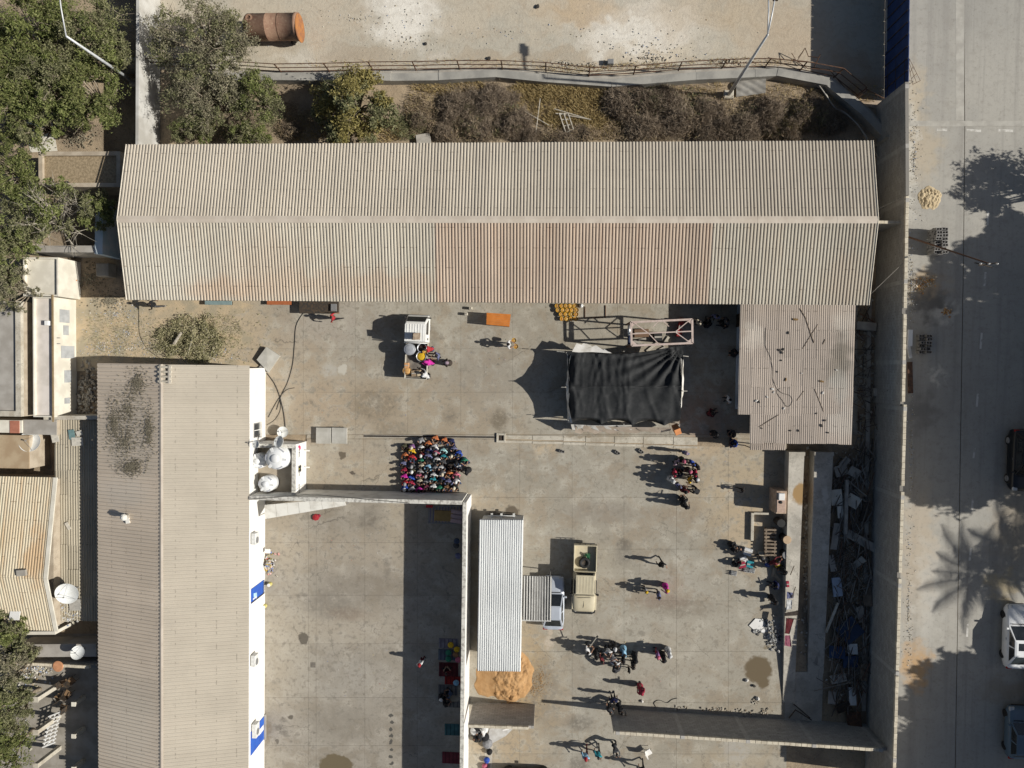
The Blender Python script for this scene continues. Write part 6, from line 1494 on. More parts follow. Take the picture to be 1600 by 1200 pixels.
def pot(label, px, py, r, h, mat_, inner, fill=0.8, z=BZ, lid=False, name='cooking_pot'):
    o = thing(name, label, 'pot', P(px, py, z), 0, 'pots on the truck bed')
    MB().lathe((0, 0, 0), [(r * .9, 0), (r, 0.06), (r, h), (r * 1.06, h + .005), (r * 1.06, h - .02), (r * .97, h - .02), (r * .95, h * fill)], 26).build('shell', mat_, o, True, (0, 0, 0))
    if lid: MB().lathe((0, 0, 0), [(r * 1.0, h + .01), (r * .96, h + .05), (r * .72, h + .07), (r * .7, h + .1), (r * .4, h + .12), (0.05, h + .13)], 26).build('lid', mat_, o, False, (0, 0, 0))
    else: MB().lathe((0, 0, 0), [(r * .95, h * fill), (r * .6, h * fill + .05), (.02, h * fill + .07)], 20).build('contents', inner, o, True, (0, 0, 0))
    for s in (-1, 1): MB().tube([(s * r, -.08, h * .8), (s * (r + .07), 0, h * .8), (s * r, .08, h * .8)], .012, 5).build('handle', mat_, o, False, (0, 0, 0))
M_rice = pm('yellow_rice', (0.66, 0.42, 0.02), (0.56, 0.33, 0.02), 12, 0.8, bump=0.6, bscale=40)
pot('large lidded aluminium pot on the truck bed behind the cab', 642.5, 546, 0.42, 0.62, M_alu, None, lid=True)
pot('wide aluminium pot full of yellow rice on the truck bed', 660, 557, 0.36, 0.5, M_alu, M_rice)
pot('dark empty cooking pot on the truck bed beside the red-shirted person', 661, 544, 0.34, 0.5, M_alu, pm('dark_inside', (0.05, 0.03, 0.025), None, 4), 0.4)
pot('round basket of bread at the tail of the truck bed', 637, 579, 0.3, 0.3, pm('wicker', (0.42, 0.27, 0.12), None, 8), pm('bread', (0.58, 0.34, 0.12), (0.42, 0.22, 0.08), 6), 0.9, name='bread_basket')
bk = bucket('small yellow bucket standing beside the pot of yellow rice', P(664.5, 549.5, BZ + 0.35), None, 0.9)
for lab, x, y, d, a, c in (('open cardboard box at the tail of the truck bed', 651.5, 583, (.75, .45, .35), .1, (0.30, 0.22, 0.14)), ('small orange-brown box on the truck bed near the basket', 636.5, 571, (.32, .4, .35), .0, (0.55, 0.30, 0.14)), ('pale cardboard carton at the truck tail corner', 656, 583.5, (.32, .4, .4), .2, (0.55, 0.45, 0.30))):
    crate('cardboard_box', lab, 'box', x, y, d, a, pm('carton_' + lab[:10], c, None, 4), BZ, 'boxes on the truck bed')
tag(MB().box((0, 0, 0), (0.7, 0.5, 0.08), 0, rx=0.0).build('wooden_tray', M_wood, None, loc=P(650.5, 525.5, 2.45), rz=0.2), 'brown wooden tray standing on the white truck cab roof', 'tray')
bpy.data.objects['wooden_tray'].rotation_euler = (0.25, 0.9, 0.1)
# ------------------------------------------------------------------ trees, bushes, grass
M_bark = pm('pale_bark', (0.34, 0.29, 0.22), (0.22, 0.18, 0.13), 5, 0.95, rand=0.1)
M_bark2 = pm('grey_bark', (0.46, 0.42, 0.35), (0.32, 0.28, 0.22), 5, 0.95)
ML = {
    'green': island_mat('leaf_green', [(0.061, 0.078, 0.024), (0.128, 0.151, 0.049), (0.196, 0.213, 0.074), (0.27, 0.27, 0.115), (0.101, 0.121, 0.035)], 0.6, 0.3),
    'olive': island_mat('leaf_olive', [(0.072, 0.081, 0.034), (0.156, 0.163, 0.075), (0.227, 0.227, 0.114), (0.299, 0.286, 0.163), (0.117, 0.124, 0.055)], 0.65, 0.25),
    'grey': island_mat('leaf_grey', [(0.11, 0.105, 0.064), (0.198, 0.187, 0.119), (0.275, 0.253, 0.165), (0.352, 0.314, 0.22), (0.154, 0.154, 0.083)], 0.7, 0.25),
    'yellow': island_mat('leaf_yellow', [(0.12, 0.106, 0.034), (0.24, 0.204, 0.07), (0.324, 0.276, 0.096), (0.396, 0.336, 0.144), (0.18, 0.168, 0.054)], 0.7, 0.3),
    'brown': island_mat('leaf_brown', [(0.09, 0.066, 0.042), (0.17, 0.13, 0.09), (0.24, 0.19, 0.135), (0.30, 0.245, 0.175)], 0.8, 0.15),
    'straw': island_mat('straw', [(0.27, 0.195, 0.08), (0.40, 0.305, 0.14), (0.50, 0.39, 0.20), (0.33, 0.25, 0.11)], 0.85, 0.15),
    'cut': island_mat('leaf_cut', [(0.13, 0.127, 0.058), (0.26, 0.247, 0.13), (0.39, 0.358, 0.208), (0.52, 0.468, 0.299)], 0.75, 0.15),
}
ML['fresh'] = island_mat('leaf_fresh', [(0.09, 0.115, 0.03), (0.16, 0.19, 0.055), (0.23, 0.255, 0.09), (0.30, 0.31, 0.13), (0.12, 0.15, 0.04)], 0.6, 0.3)
ALT = {'green': 'fresh', 'olive': 'fresh', 'grey': 'olive', 'yellow': 'olive', 'cut': 'cut'}
def leaf(m, c, s, r, asp=2.4, up=1.1, mi=0):
    """one leaf or small spray: bent pointed blade of two quads"""
    a = r.uniform(0, 6.283); el = r.uniform(-0.9, 0.9)
    d = Vector((math.cos(a) * math.cos(el), math.sin(a) * math.cos(el), math.sin(el)))
    n = Vector((r.gauss(0, 1), r.gauss(0, 1), r.gauss(0, 0.7) + up)); t = d.cross(n)
    if t.length < 1e-4: t = Vector((1, 0, 0))
    t.normalize()
    L = s * r.uniform(0.6, 1.4); w = L / asp * 0.5
    b = len(m.v)
    e = c + d * L * 0.5; k = n.normalized() * L * 0.12
    m.v += [tuple(c - d * L * 0.5), tuple(c + t * w - k), tuple(e), tuple(c - t * w - k)]
    m.f.append((b, b + 1, b + 2, b + 3)); m.m.append(mi)
def tree(label, px, py, rpx, h, kind, n, seed, ls=0.17, name='tree', cat='tree', group=None, ry=1.0, bare=0.0, clumps=None, trunk_off=(0, 0), bark=None, flat=0.62, cw=None):
    """px, py, rpx: crown centre and radius in pixels seen at crown height h"""
    r = random.Random(seed); c = cw or P(px, py, h); rad = rpx / SC * (1 if cw else (CAMZ - h) / CAMZ)
    base = Vector((c.x + trunk_off[0], c.y + trunk_off[1], 0))
    o = thing(name, label, cat, base, 0, group)
    tr = MB(); cr = MB()
    cl = []
    k = clumps or max(9, int(11 + rad * 8))
    for i in range(k):
        a = r.uniform(0, 6.283); d = math.sqrt(r.random()) * 0.86
        q = Vector((c.x + math.cos(a) * d * rad, c.y + math.sin(a) * d * rad * ry, h + rad * flat * (1 - d * d) * r.uniform(-0.2, 1.0) - 0.25 * rad * d))
        cl.append((q, rad * r.uniform(0.16, 0.33)))
    th = 0.05 + rad * 0.045
    fork = base.lerp(Vector((c.x, c.y, h)), 0.42); fork.z = h * 0.42
    tr.tube([base + Vector((0, 0, -0.1)), base.lerp(fork, 0.5) + Vector((r.uniform(-.1, .1), r.uniform(-.1, .1), 0)), fork], [th * 1.3, th, th * 0.85], 7)
    for q, cr_ in cl:
        mid = fork.lerp(q, 0.55) + Vector((r.uniform(-.2, .2), r.uniform(-.2, .2), r.uniform(0.0, .35)))
        tr.tube([fork, mid, q], [th * 0.55, th * 0.3, th * 0.1], 5)
        for _ in range(4 if not bare else 9):
            e = q + Vector((r.gauss(0, 1), r.gauss(0, 1), r.gauss(0.3, .7))).normalized() * cr_ * r.uniform(.7, 1.25)
            st_ = mid.lerp(q, r.uniform(.4, 1)); tr.tube([st_, st_.lerp(e, .5) + Vector((0, 0, .08)), e], [th * .14, th * .09, th * .03], 3, cap=False)
    per = n // len(cl)
    for q, cr_ in cl:
        if r.random() < bare: continue
        mi = 1 if r.random() < .38 else 0; s_ = ls * r.uniform(.8, 1.3)
        # sprays inside the clump
        for _ in range(max(6, int(per * 1.5) // 26)):
            v = Vector((r.gauss(0, 1), r.gauss(0, 1), r.gauss(0.25, .8))); v.normalize()
            sc_ = q + v * cr_ * r.uniform(.35, 1.05)
            sr = cr_ * r.uniform(.18, .42)
            for _ in range(26):
                leaf(cr, sc_ + Vector((r.gauss(0, sr * .6), r.gauss(0, sr * .6), r.gauss(0, sr * .45))), s_, r, mi=mi)
    tr.build('trunk', bark or M_bark, o, True)
    cr.build('crown', [ML[kind], ML[ALT[kind]]], o)
    return o
NWG = 'trees at the upper left'
tree('broad green tree filling the upper left corner of the photo', 40, 55, 82, 4.0, 'green', 11000, 1, group=NWG)
tree('olive-green tree with pale twigs beside the upper left corner tree', 132, 42, 66, 3.8, 'olive', 8000, 2, group=NWG)
tree('dense green tree below the white lamp post arm', 135, 148, 60, 3.6, 'green', 8000, 3, group=NWG)
tree('olive tree between the corner tree and the lamp post', 75, 128, 66, 4.2, 'olive', 8000, 4, group=NWG)
tree('green tree at the left edge beside the pale lit ground', 8, 160, 62, 4.0, 'green', 6500, 5, group=NWG)
tree('green tree at the left edge level with the gravel roof', 8, 265, 52, 3.8, 'green', 6000, 6, group=NWG)
tree('half-bare pale tree with spreading branches in front of the gravel roof', 88, 335, 72, 3.6, 'olive', 5200, 7, bare=0.35, group=NWG, bark=M_bark2, trunk_off=(-2.2, -0.3))
tree('green bushy tree beside the white and blue wall', 150, 335, 36, 3.2, 'olive', 3800, 8, group=NWG)
tree('olive tree at the left edge above the flat cream roof', 14, 372, 60, 3.8, 'olive', 6500, 9, group=NWG)
tree('dull green tree overhanging the narrow white building', 18, 452, 44, 3.6, 'grey', 4500, 10, group=NWG)
tree('green tree at the left edge below the corner tree', 22, 108, 60, 4.2, 'green', 6500, 21, group=NWG)
tree('olive tree right beside the lamp post foot', 165, 85, 44, 3.0, 'olive', 4500, 22, group=NWG)
tree('green tree between the left edge and the lit ground', 50, 190, 46, 3.4, 'olive', 5000, 23, group=NWG)
tree('large dusty grey-green tree beside the rusty tank', 305, 62, 84, 3.4, 'grey', 10500, 11, ls=0.15, ry=0.9)
tree('dusty tree between the railing and the long shed', 318, 150, 66, 2.8, 'grey', 8000, 12, ls=0.15, ry=0.75)
tree('dark green tree next to the yellow-green tamarisk', 398, 150, 46, 2.6, 'olive', 6500, 13, ls=0.14, ry=1.1)
tree('dark shrub in the shade at the north-west corner of the shed roof', 300, 205, 40, 1.6, 'olive', 4500, 14, ls=0.13, ry=0.5, name='shrub', cat='shrub')
tree('dark low shrub under the trees beside the shed eave', 392, 208, 42, 1.5, 'olive', 4500, 15, ls=0.13, ry=0.45, name='shrub', cat='shrub')
tree('feathery yellow-green tamarisk in the garden strip', 552, 165, 72, 2.3, 'yellow', 13000, 16, ls=0.2, ry=0.88, name='tamarisk')
tree('olive bush at the left edge beside the rusty roof', 10, 985, 42, 2.8, 'olive', 5000, 17, group='trees at the lower left')
tree('grey-green tree over the courtyard rubble at the lower left', 30, 1040, 44, 3.0, 'grey', 5000, 18, group='trees at the lower left')
tree('dusty tree beside the courtyard pergola at the lower left', 18, 1105, 46, 3.0, 'olive', 5500, 19, group='trees at the lower left')
tree('green tree at the lower left corner of the photo', 8, 1172, 48, 3.0, 'green', 5500, 20, group='trees at the lower left')
# trees across the road: they throw the shade that lies over the asphalt
EG = 'roadside trees across the road'
def over(px, py, h):
    """crown place whose shadow falls round pixel (px, py) of the road"""
    g_ = P(px, py, 0); k = h / math.tan(SUN_EL); n_ = Vector((-SHX, -SHY, 0)).normalized()
    return Vector((g_.x + n_.x * k, g_.y + n_.y * k, h))
tree('leafy roadside tree reaching into the photo at the right edge', 0, 0, 66, 5.0, 'green', 3000, 30, ls=0.24, group=EG, ry=0.75, cw=over(1562, 285, 5.0))
ETREES = ((1545, 475, 88, 9.0), (1470, 545, 74, 9.4), (1570, 580, 115, 9.6), (1455, 640, 82, 9.4), (1570, 690, 110, 9.3), (1465, 720, 72, 9.0), (1590, 400, 60, 8.0), (1500, 1110, 85, 9.0), (1580, 1150, 95, 9.0), (1480, 1200, 80, 9.0), (1590, 1075, 50, 7.5), (1520, 600, 80, 9.8), (1520, 680, 80, 9.8), (1530, 1180, 90, 9.4))
ord14 = ['first', 'second', 'third', 'fourth', 'fifth', 'sixth', 'seventh', 'eighth', 'ninth', 'tenth', 'eleventh', 'twelfth', 'thirteenth', 'fourteenth']
for i, (x, y, r_, h) in enumerate(sorted(ETREES, key=lambda e: e[1])):
    tree('%s dense tree along the far roadside, counted from the north, outside the right edge' % ord14[i], 0, 0, r_ * 1.06, h, 'green', 9500, 40 + i, ls=0.5, group='dense roadside trees', cw=over(x, y, h))
def palm(label, px, py, h, seed):
    r = random.Random(seed); c = over(px, py, h); o = thing('palm_tree', label, 'tree', (c.x, c.y, 0))
    MB().tube([(c.x, c.y, -0.1), (c.x + .1, c.y, h * .5), (c.x, c.y, h)], [.24, .19, .17], 9).build('trunk', M_bark, o, True)
    m = MB()
    for k in range(26):
        a = k * 2.399; e0 = r.uniform(.0, .9); L = r.uniform(3.4, 4.6)
        pts = [Vector((c.x + math.cos(a) * L * t, c.y + math.sin(a) * L * t, h + math.sin(e0) * L * t - 1.9 * t * t)) for t in (0, .25, .5, .75, 1)]
        sd = Vector((-math.sin(a), math.cos(a), 0))
        for q in range(28):
            t = .12 + .87 * q / 28; i = min(3, int(t * 4)); p = pts[i].lerp(pts[i + 1], t * 4 - i); w = .8 * math.sin(math.pi * (t * .82 + .16))
            for s in (-1, 1):
                tip = p + sd * s * w + (pts[4] - pts[3]).normalized() * .28 + Vector((0, 0, -.12))
                m.add([p, p + (pts[i + 1] - pts[i]).normalized() * .11, tip], [(0, 1, 2)])
        m.tube(pts, [.035, .03, .025, .018, .01], 3)
    m.build('crown', ML['green'], o)
palm('palm tree beyond the right edge whose fronds shade the road', 1548, 900, 8.0, 3)
palm('second palm tree beyond the right edge beside the first', 1600, 860, 7.0, 4)

# ---- dry bushes of bare twigs
def twig_bush_mesh(seed, n=420):
    r = random.Random(seed); m = MB()
    for i in range(n):
        a = r.uniform(0, 6.283); d = r.random() ** .6; el = r.uniform(.35, 1.35)
        b = Vector((math.cos(a) * .2 * d, math.sin(a) * .2 * d, 0))
        R1 = r.uniform(.65, 1.0)
        tip = Vector((math.cos(a) * math.cos(el) * R1, math.sin(a) * math.cos(el) * R1, max(.15, math.sin(el) * R1 * .75)))
        mid = b.lerp(tip, .5) + Vector((r.gauss(0, .06), r.gauss(0, .06), .08 + r.gauss(0, .05)))
        m.tube([b, mid, tip], [.013, .009, .004], 3, cap=False)
        for _ in range(4):
            s = mid.lerp(tip, r.random()); v = Vector((r.gauss(0, 1), r.gauss(0, 1), r.gauss(.3, .8))).normalized() * r.uniform(.12, .3)
            e = s + v; m.tube([s, s + v * .5 + Vector((r.gauss(0, .03), r.gauss(0, .03), 0)), e], [.007, .005, .003], 3, cap=False)
    return m
MI_twig = island_mat('dry_twigs', [(0.11, 0.082, 0.056), (0.25, 0.195, 0.14), (0.38, 0.31, 0.235), (0.18, 0.138, 0.098), (0.30, 0.245, 0.185)], 0.9)
MI_scrub = island_mat('scrub_mix', [(0.09, 0.062, 0.038), (0.20, 0.145, 0.092), (0.32, 0.24, 0.16), (0.15, 0.115, 0.062), (0.40, 0.315, 0.22), (0.25, 0.20, 0.10)], 0.9)
twm = []
for s in range(3):
    twm.append(twig_bush_mesh(100 + s).mesh('twigs', MI_twig))
lfm = {}
for kind in ('brown', 'olive', 'yellow'):
    for s in range(2):
        m = MB(); r = random.Random(200 + s)
        for _ in range(1000):
            a = r.uniform(0, 6.283); el = r.uniform(0, 1.5); d = r.uniform(.45, 1.0)
            leaf(m, Vector((math.cos(a) * math.cos(el) * d, math.sin(a) * math.cos(el) * d, .06 + math.sin(el) * d * .7)), .065, r, 3.2)
        lfm[kind, s] = m.mesh('dry_leaves', ML[kind])
BUSH = [(655, 190, 24, 'brown', 'narrow dry grey bush between the tamarisk and the bramble mass'), (712, 165, 36, 'brown', 'dry bush at the west end of the bramble mass'), (745, 190, 38, 'olive', 'dry bush with green stems in the middle of the bramble mass'), (772, 160, 40, 'brown', 'grey dry bush by the wall in the bramble mass'), (803, 192, 34, 'brown', 'brown dry bush at the east end of the bramble mass'), (828, 215, 22, 'brown', 'low dry bush by the eave west of the lattice'), (880, 220, 26, 'brown', 'low dry bush below the broken lattice'), (975, 165, 34, 'brown', 'dry bush at the west end of the eastern thicket'), (1000, 195, 38, 'brown', 'low brown bush by the eave in the eastern thicket'), (1022, 160, 36, 'olive', 'dark dry bush in the middle of the eastern thicket'), (1060, 185, 42, 'brown', 'wide grey-brown dry bush in the eastern thicket'), (1100, 165, 32, 'brown', 'dry bush next to the lamp post foot'), (1112, 205, 32, 'brown', 'dry bush by the eave below the lamp post foot'), (1160, 200, 36, 'brown', 'grey dry bush east of the lamp post'), (1205, 175, 34, 'brown', 'dry bush below the spread white sheet'), (1215, 205, 30, 'yellow', 'yellowish dry bush by the eave near the shed corner'), (1258, 180, 38, 'yellow', 'tall yellow-brown dry bush near the retaining wall corner'), (1298, 190, 26, 'brown', 'small dark dry bush in the wall corner'), (1278, 145, 12, 'olive', 'small green shrub on the retaining wall corner'), (905, 205, 20, 'brown', 'dry bush beside the broken lattice'), (690, 205, 22, 'brown', 'small dry bush by the eave left of the bramble mass'), (455, 200, 22, 'brown', 'dry bush between the dark tree and the tamarisk')]
for i, (x, y, rp, kind, lab) in enumerate(BUSH):
    rad = rp / SC; c = P(x, y, 0.4); o = thing('dry_bush', lab, 'bush', (c.x, c.y, -0.06), 0, 'dry bushes in the garden strip')
    for q_ in range(5):
        f_ = R.uniform(.42, .8) if q_ else .85; a_ = R.uniform(0, 6.28); d_ = rad * R.uniform(.25, .75) if q_ else 0
        k = (rad * f_ * R.uniform(.8, 1.3), rad * f_ * R.uniform(.7, 1.1), min(1.5, rad) * f_ * R.uniform(.9, 1.5)); at_ = (math.cos(a_) * d_, math.sin(a_) * d_ * .8, 0)
        put('twigs', twm[(i + q_) % 3], o, at_, (R.uniform(-.3, .3), R.uniform(-.3, .3), R.uniform(0, 6)), k)
        if q_ < 3: put('leaves', lfm[kind if q_ != 2 else 'brown', (i + q_) % 2], o, at_, (0, 0, R.uniform(0, 6)), tuple(w * .95 for w in k))
# ---- straw grass and weeds
def grass(name, label, area, n, hgt, mat_, seed, z=-0.05):
    r = random.Random(seed); m = MB()
    for _ in range(n):
        e = r.choice(area); a = r.uniform(0, 6.283); d = math.sqrt(r.random())
        c = P(e[0] + math.cos(a) * d * e[2], e[1] + math.sin(a) * d * e[3], z)
        h = hgt * r.uniform(.4, 1.3); b = r.uniform(0, 6.283); lean = r.uniform(.25, .9) * h; t = Vector((-math.sin(b), math.cos(b), 0)) * .012
        tip = c + Vector((math.cos(b) * lean, math.sin(b) * lean, h)); md = c.lerp(tip, .55) + Vector((0, 0, h * .12))
        m.add([c - t, c + t, md + t, md - t, tip], [(0, 1, 2, 3), (3, 2, 4)])
    return tag(m.build(name, mat_), label, 'grass', kind='stuff')
grass('dry_grass', 'straw-coloured dry grass in the middle of the garden strip', [(860, 165, 62, 30), (920, 150, 45, 22), (840, 145, 46, 14), (900, 190, 50, 20)], 11000, .42, ML['straw'], 1)
def scrub(name, label, area, n, hgt, mat_, seed):
    r = random.Random(seed); m = MB()
    for _ in range(n):
        e = r.choice(area); a = r.uniform(0, 6.283); d = math.sqrt(r.random())
        c = P(e[0] + math.cos(a) * d * e[2], e[1] + math.sin(a) * d * e[3], 0); hh = hgt * (0.35 + 0.65 * (0.5 + mnoise.noise((c.x * .9, c.y * .9, 2.0)))); c.z = r.random() * hh
        if mnoise.noise((c.x * .75, c.y * .75, 7.0)) + r.uniform(-.15, .15) < -.12: continue
        v = Vector((r.gauss(0, 1), r.gauss(0, 1), r.gauss(.2, .6))).normalized() * r.uniform(.12, .42); t = Vector((-v.y, v.x, .1)).normalized() * r.uniform(.006, .02)
        md = c + v * .5 + Vector((r.gauss(0, .04), r.gauss(0, .04), .03)); m.add([c - t, c + t, md + t * .8, md - t * .8, c + v], [(0, 1, 2, 3), (3, 2, 4)])
    return tag(m.build(name, mat_), label, 'scrub', kind='stuff')
scrub('undergrowth', 'tangle of dry brown scrub filling the garden strip between the bushes', [(755, 175, 72, 46), (1030, 180, 90, 42), (1120, 190, 90, 36), (1230, 185, 80, 40), (660, 185, 24, 36), (890, 212, 50, 14), (1000, 205, 60, 20), (740, 205, 70, 20), (460, 190, 30, 30)], 15000, 0.9, MI_scrub, 6)
scrub('undergrowth', 'greenish low growth among the dry scrub', [(760, 190, 60, 30), (1040, 165, 70, 30), (1220, 190, 70, 24), (640, 200, 30, 20), (350, 200, 90, 20)], 6000, .9, ML['olive'], 7)
grass('weeds', 'dry weeds and stubble over the garden soil', [(480, 200, 40, 22), (700, 135, 60, 12), (1000, 145, 120, 16), (1130, 170, 60, 40), (600, 205, 40, 18), (1240, 160, 70, 30), (670, 170, 40, 40), (940, 200, 40, 20)], 8000, .3, ML['straw'], 2)
grass('weeds', 'dry weeds along the north side of the retaining wall', [(700, 100, 260, 8), (900, 108, 60, 6), (1010, 104, 60, 6), (1160, 98, 90, 7), (1350, 145, 30, 16)], 1800, .22, ML['straw'], 3)
grass('weeds', 'sparse weeds over the sandy dirt corner', [(240, 530, 90, 34), (170, 520, 40, 36), (350, 520, 30, 30)], 2600, .2, ML['cut'], 4)
# heap of cut branches
bp = thing('branch_heap', 'heap of cut leafy branches lying below the long shed', 'branches', P(298, 535, 0))
m = MB(); lv = MB(); r = random.Random(12)
for i in range(70):
    a = r.uniform(0, 6.283); d = math.sqrt(r.random()); c = P(300 + math.cos(a) * d * 48, 533 + math.sin(a) * d * 33, 0)
    c.z = .1 + (1 - d) * r.uniform(.1, .6)
    b = r.gauss(.6, .7); L = r.uniform(.6, 1.9); v = Vector((math.cos(b), math.sin(b), r.uniform(-.15, .2)))
    p0, p1 = c - v * L * .5, c + v * L * .5; p0.z = max(.04, p0.z); p1.z = max(.04, p1.z)
    m.tube([p0, c + Vector((0, 0, .05)), p1], [.03, .022, .008], 4)
    for _ in range(110):
        q = p0.lerp(p1, r.random()) + Vector((r.gauss(0, .16), r.gauss(0, .16), abs(r.gauss(.02, .12))))
        leaf(lv, q, .17, r, 3.4)
m.tube([P(272, 537, .6), P(283, 520, .9)], [.13, .1], 7)
m.build('branches', M_bark2, bp); tag(lv.build('leaves', ML['cut'], bp), kind='stuff')
lv = MB()
for _ in range(900):
    leaf(lv, P(r.gauss(310, 45), r.gauss(535, 26), .02) + Vector((0, 0, r.random() * .05)), .16, r, 3.2)
tag(lv.build('fallen_leaves', ML['cut']), 'loose leaves strewn round the heap of cut branches', 'leaves', kind='stuff')
cable('black hoop of hose beside the cut branches', [(243, 527), (245, 516), (254, 509), (265, 509), (273, 514)], .025, M_blk)
# ------------------------------------------------------------------ people
SKIN = [pm('skin_a', (0.30, 0.17, 0.11), None, 4, 0.6), pm('skin_b', (0.20, 0.11, 0.07), None, 4, 0.6), pm('skin_c', (0.38, 0.23, 0.155), None, 4, 0.6)]
M_hair = pm('dark_hair', (0.018, 0.014, 0.012), None, 8, 0.5); M_shoe = pm('shoe', (0.05, 0.045, 0.04), None, 4); M_eye = pm('eye_dark', (0.02, 0.015, 0.012), None, 4, 0.3); M_lip = pm('lip', (0.28, 0.1, 0.08), None, 4)
_cl = {}
CLOTH = {'black': (0.014, 0.014, 0.016), 'white': (0.72, 0.72, 0.71), 'grey': (0.30, 0.30, 0.31), 'dark grey': (0.07, 0.072, 0.078), 'red': (0.45, 0.03, 0.04), 'crimson': (0.38, 0.025, 0.06), 'magenta': (0.62, 0.03, 0.35), 'pink': (0.62, 0.16, 0.24), 'orange': (0.60, 0.19, 0.07), 'yellow': (0.72, 0.46, 0.02), 'blue': (0.03, 0.09, 0.45), 'navy': (0.015, 0.022, 0.09), 'slate blue': (0.16, 0.17, 0.30), 'light blue': (0.30, 0.55, 0.75), 'pale cyan': (0.42, 0.68, 0.68), 'teal': (0.03, 0.30, 0.36), 'green': (0.03, 0.22, 0.13), 'brown': (0.30, 0.16, 0.08), 'dark brown': (0.06, 0.045, 0.035), 'purple': (0.32, 0.15, 0.36), 'olive': (0.09, 0.085, 0.05), 'maroon': (0.14, 0.015, 0.02), 'cream': (0.62, 0.55, 0.42), 'denim': (0.06, 0.09, 0.16), 'mauve': (0.36, 0.27, 0.33)}
def cloth(c):
    if c not in _cl: _cl[c] = pm('cloth_' + c.replace(' ', '_'), tuple(x * .88 + .004 for x in CLOTH[c]), tuple(x * .6 + .004 for x in CLOTH[c]), 5, .85, bump=.25, bscale=14)
    return _cl[c]
def capsule(bm, a, b, ra, rb, seg=10):
    a, b = Vector(a), Vector(b); d = b - a; L = max(d.length, 1e-4); q = d.normalized().to_track_quat('Z', 'Y').to_matrix().to_4x4()
    bmesh.ops.create_cone(bm, cap_ends=True, segments=seg, radius1=ra, radius2=rb, depth=L, matrix=Matrix.Translation((a + b) / 2) @ q)
    for p, r in ((a, ra), (b, rb)): bmesh.ops.create_uvsphere(bm, u_segments=seg, v_segments=6, radius=r, matrix=Matrix.Translation(p))
def hand(m, wrist, fdir, palm_n, s=1.0, curl=.5):
    """palm and five bent fingers of unequal length, thumb from the side of the palm"""
    f = Vector(fdir).normalized(); n = Vector(palm_n); n = (n - f * n.dot(f)).normalized(); sd = f.cross(n)
    w = Vector(wrist)
    m.loft([[w + f * (t * .085 * s) + sd * (x * wd * s) + n * (z * .013 * s) for x, z in ((-1, -1), (1, -1), (1, 1), (-1, 1))] for t, wd in ((0, .022), (.4, .036), (1, .038))], 0)
    for i, ln in enumerate((.072, .082, .076, .06)):
        b = w + f * .083 * s + sd * ((i - 1.5) * .02 * s)
        p1 = b + (f * math.cos(curl * .5) + n * math.sin(curl * .5)) * ln * .5 * s; p2 = p1 + (f * math.cos(curl * 1.4) + n * math.sin(curl * 1.4)) * ln * .5 * s
        m.tube([b, p1, p2], [.0095 * s, .009 * s, .0075 * s], 5)
    b = w + f * .03 * s - sd * .034 * s; p1 = b + (f * .6 - sd * .8).normalized() * .035 * s; p2 = p1 + (f * .9 - sd * .2 + n * .3).normalized() * .03 * s
    m.tube([b, p1, p2], [.012 * s, .0105 * s, .008 * s], 5)
POSES = {}
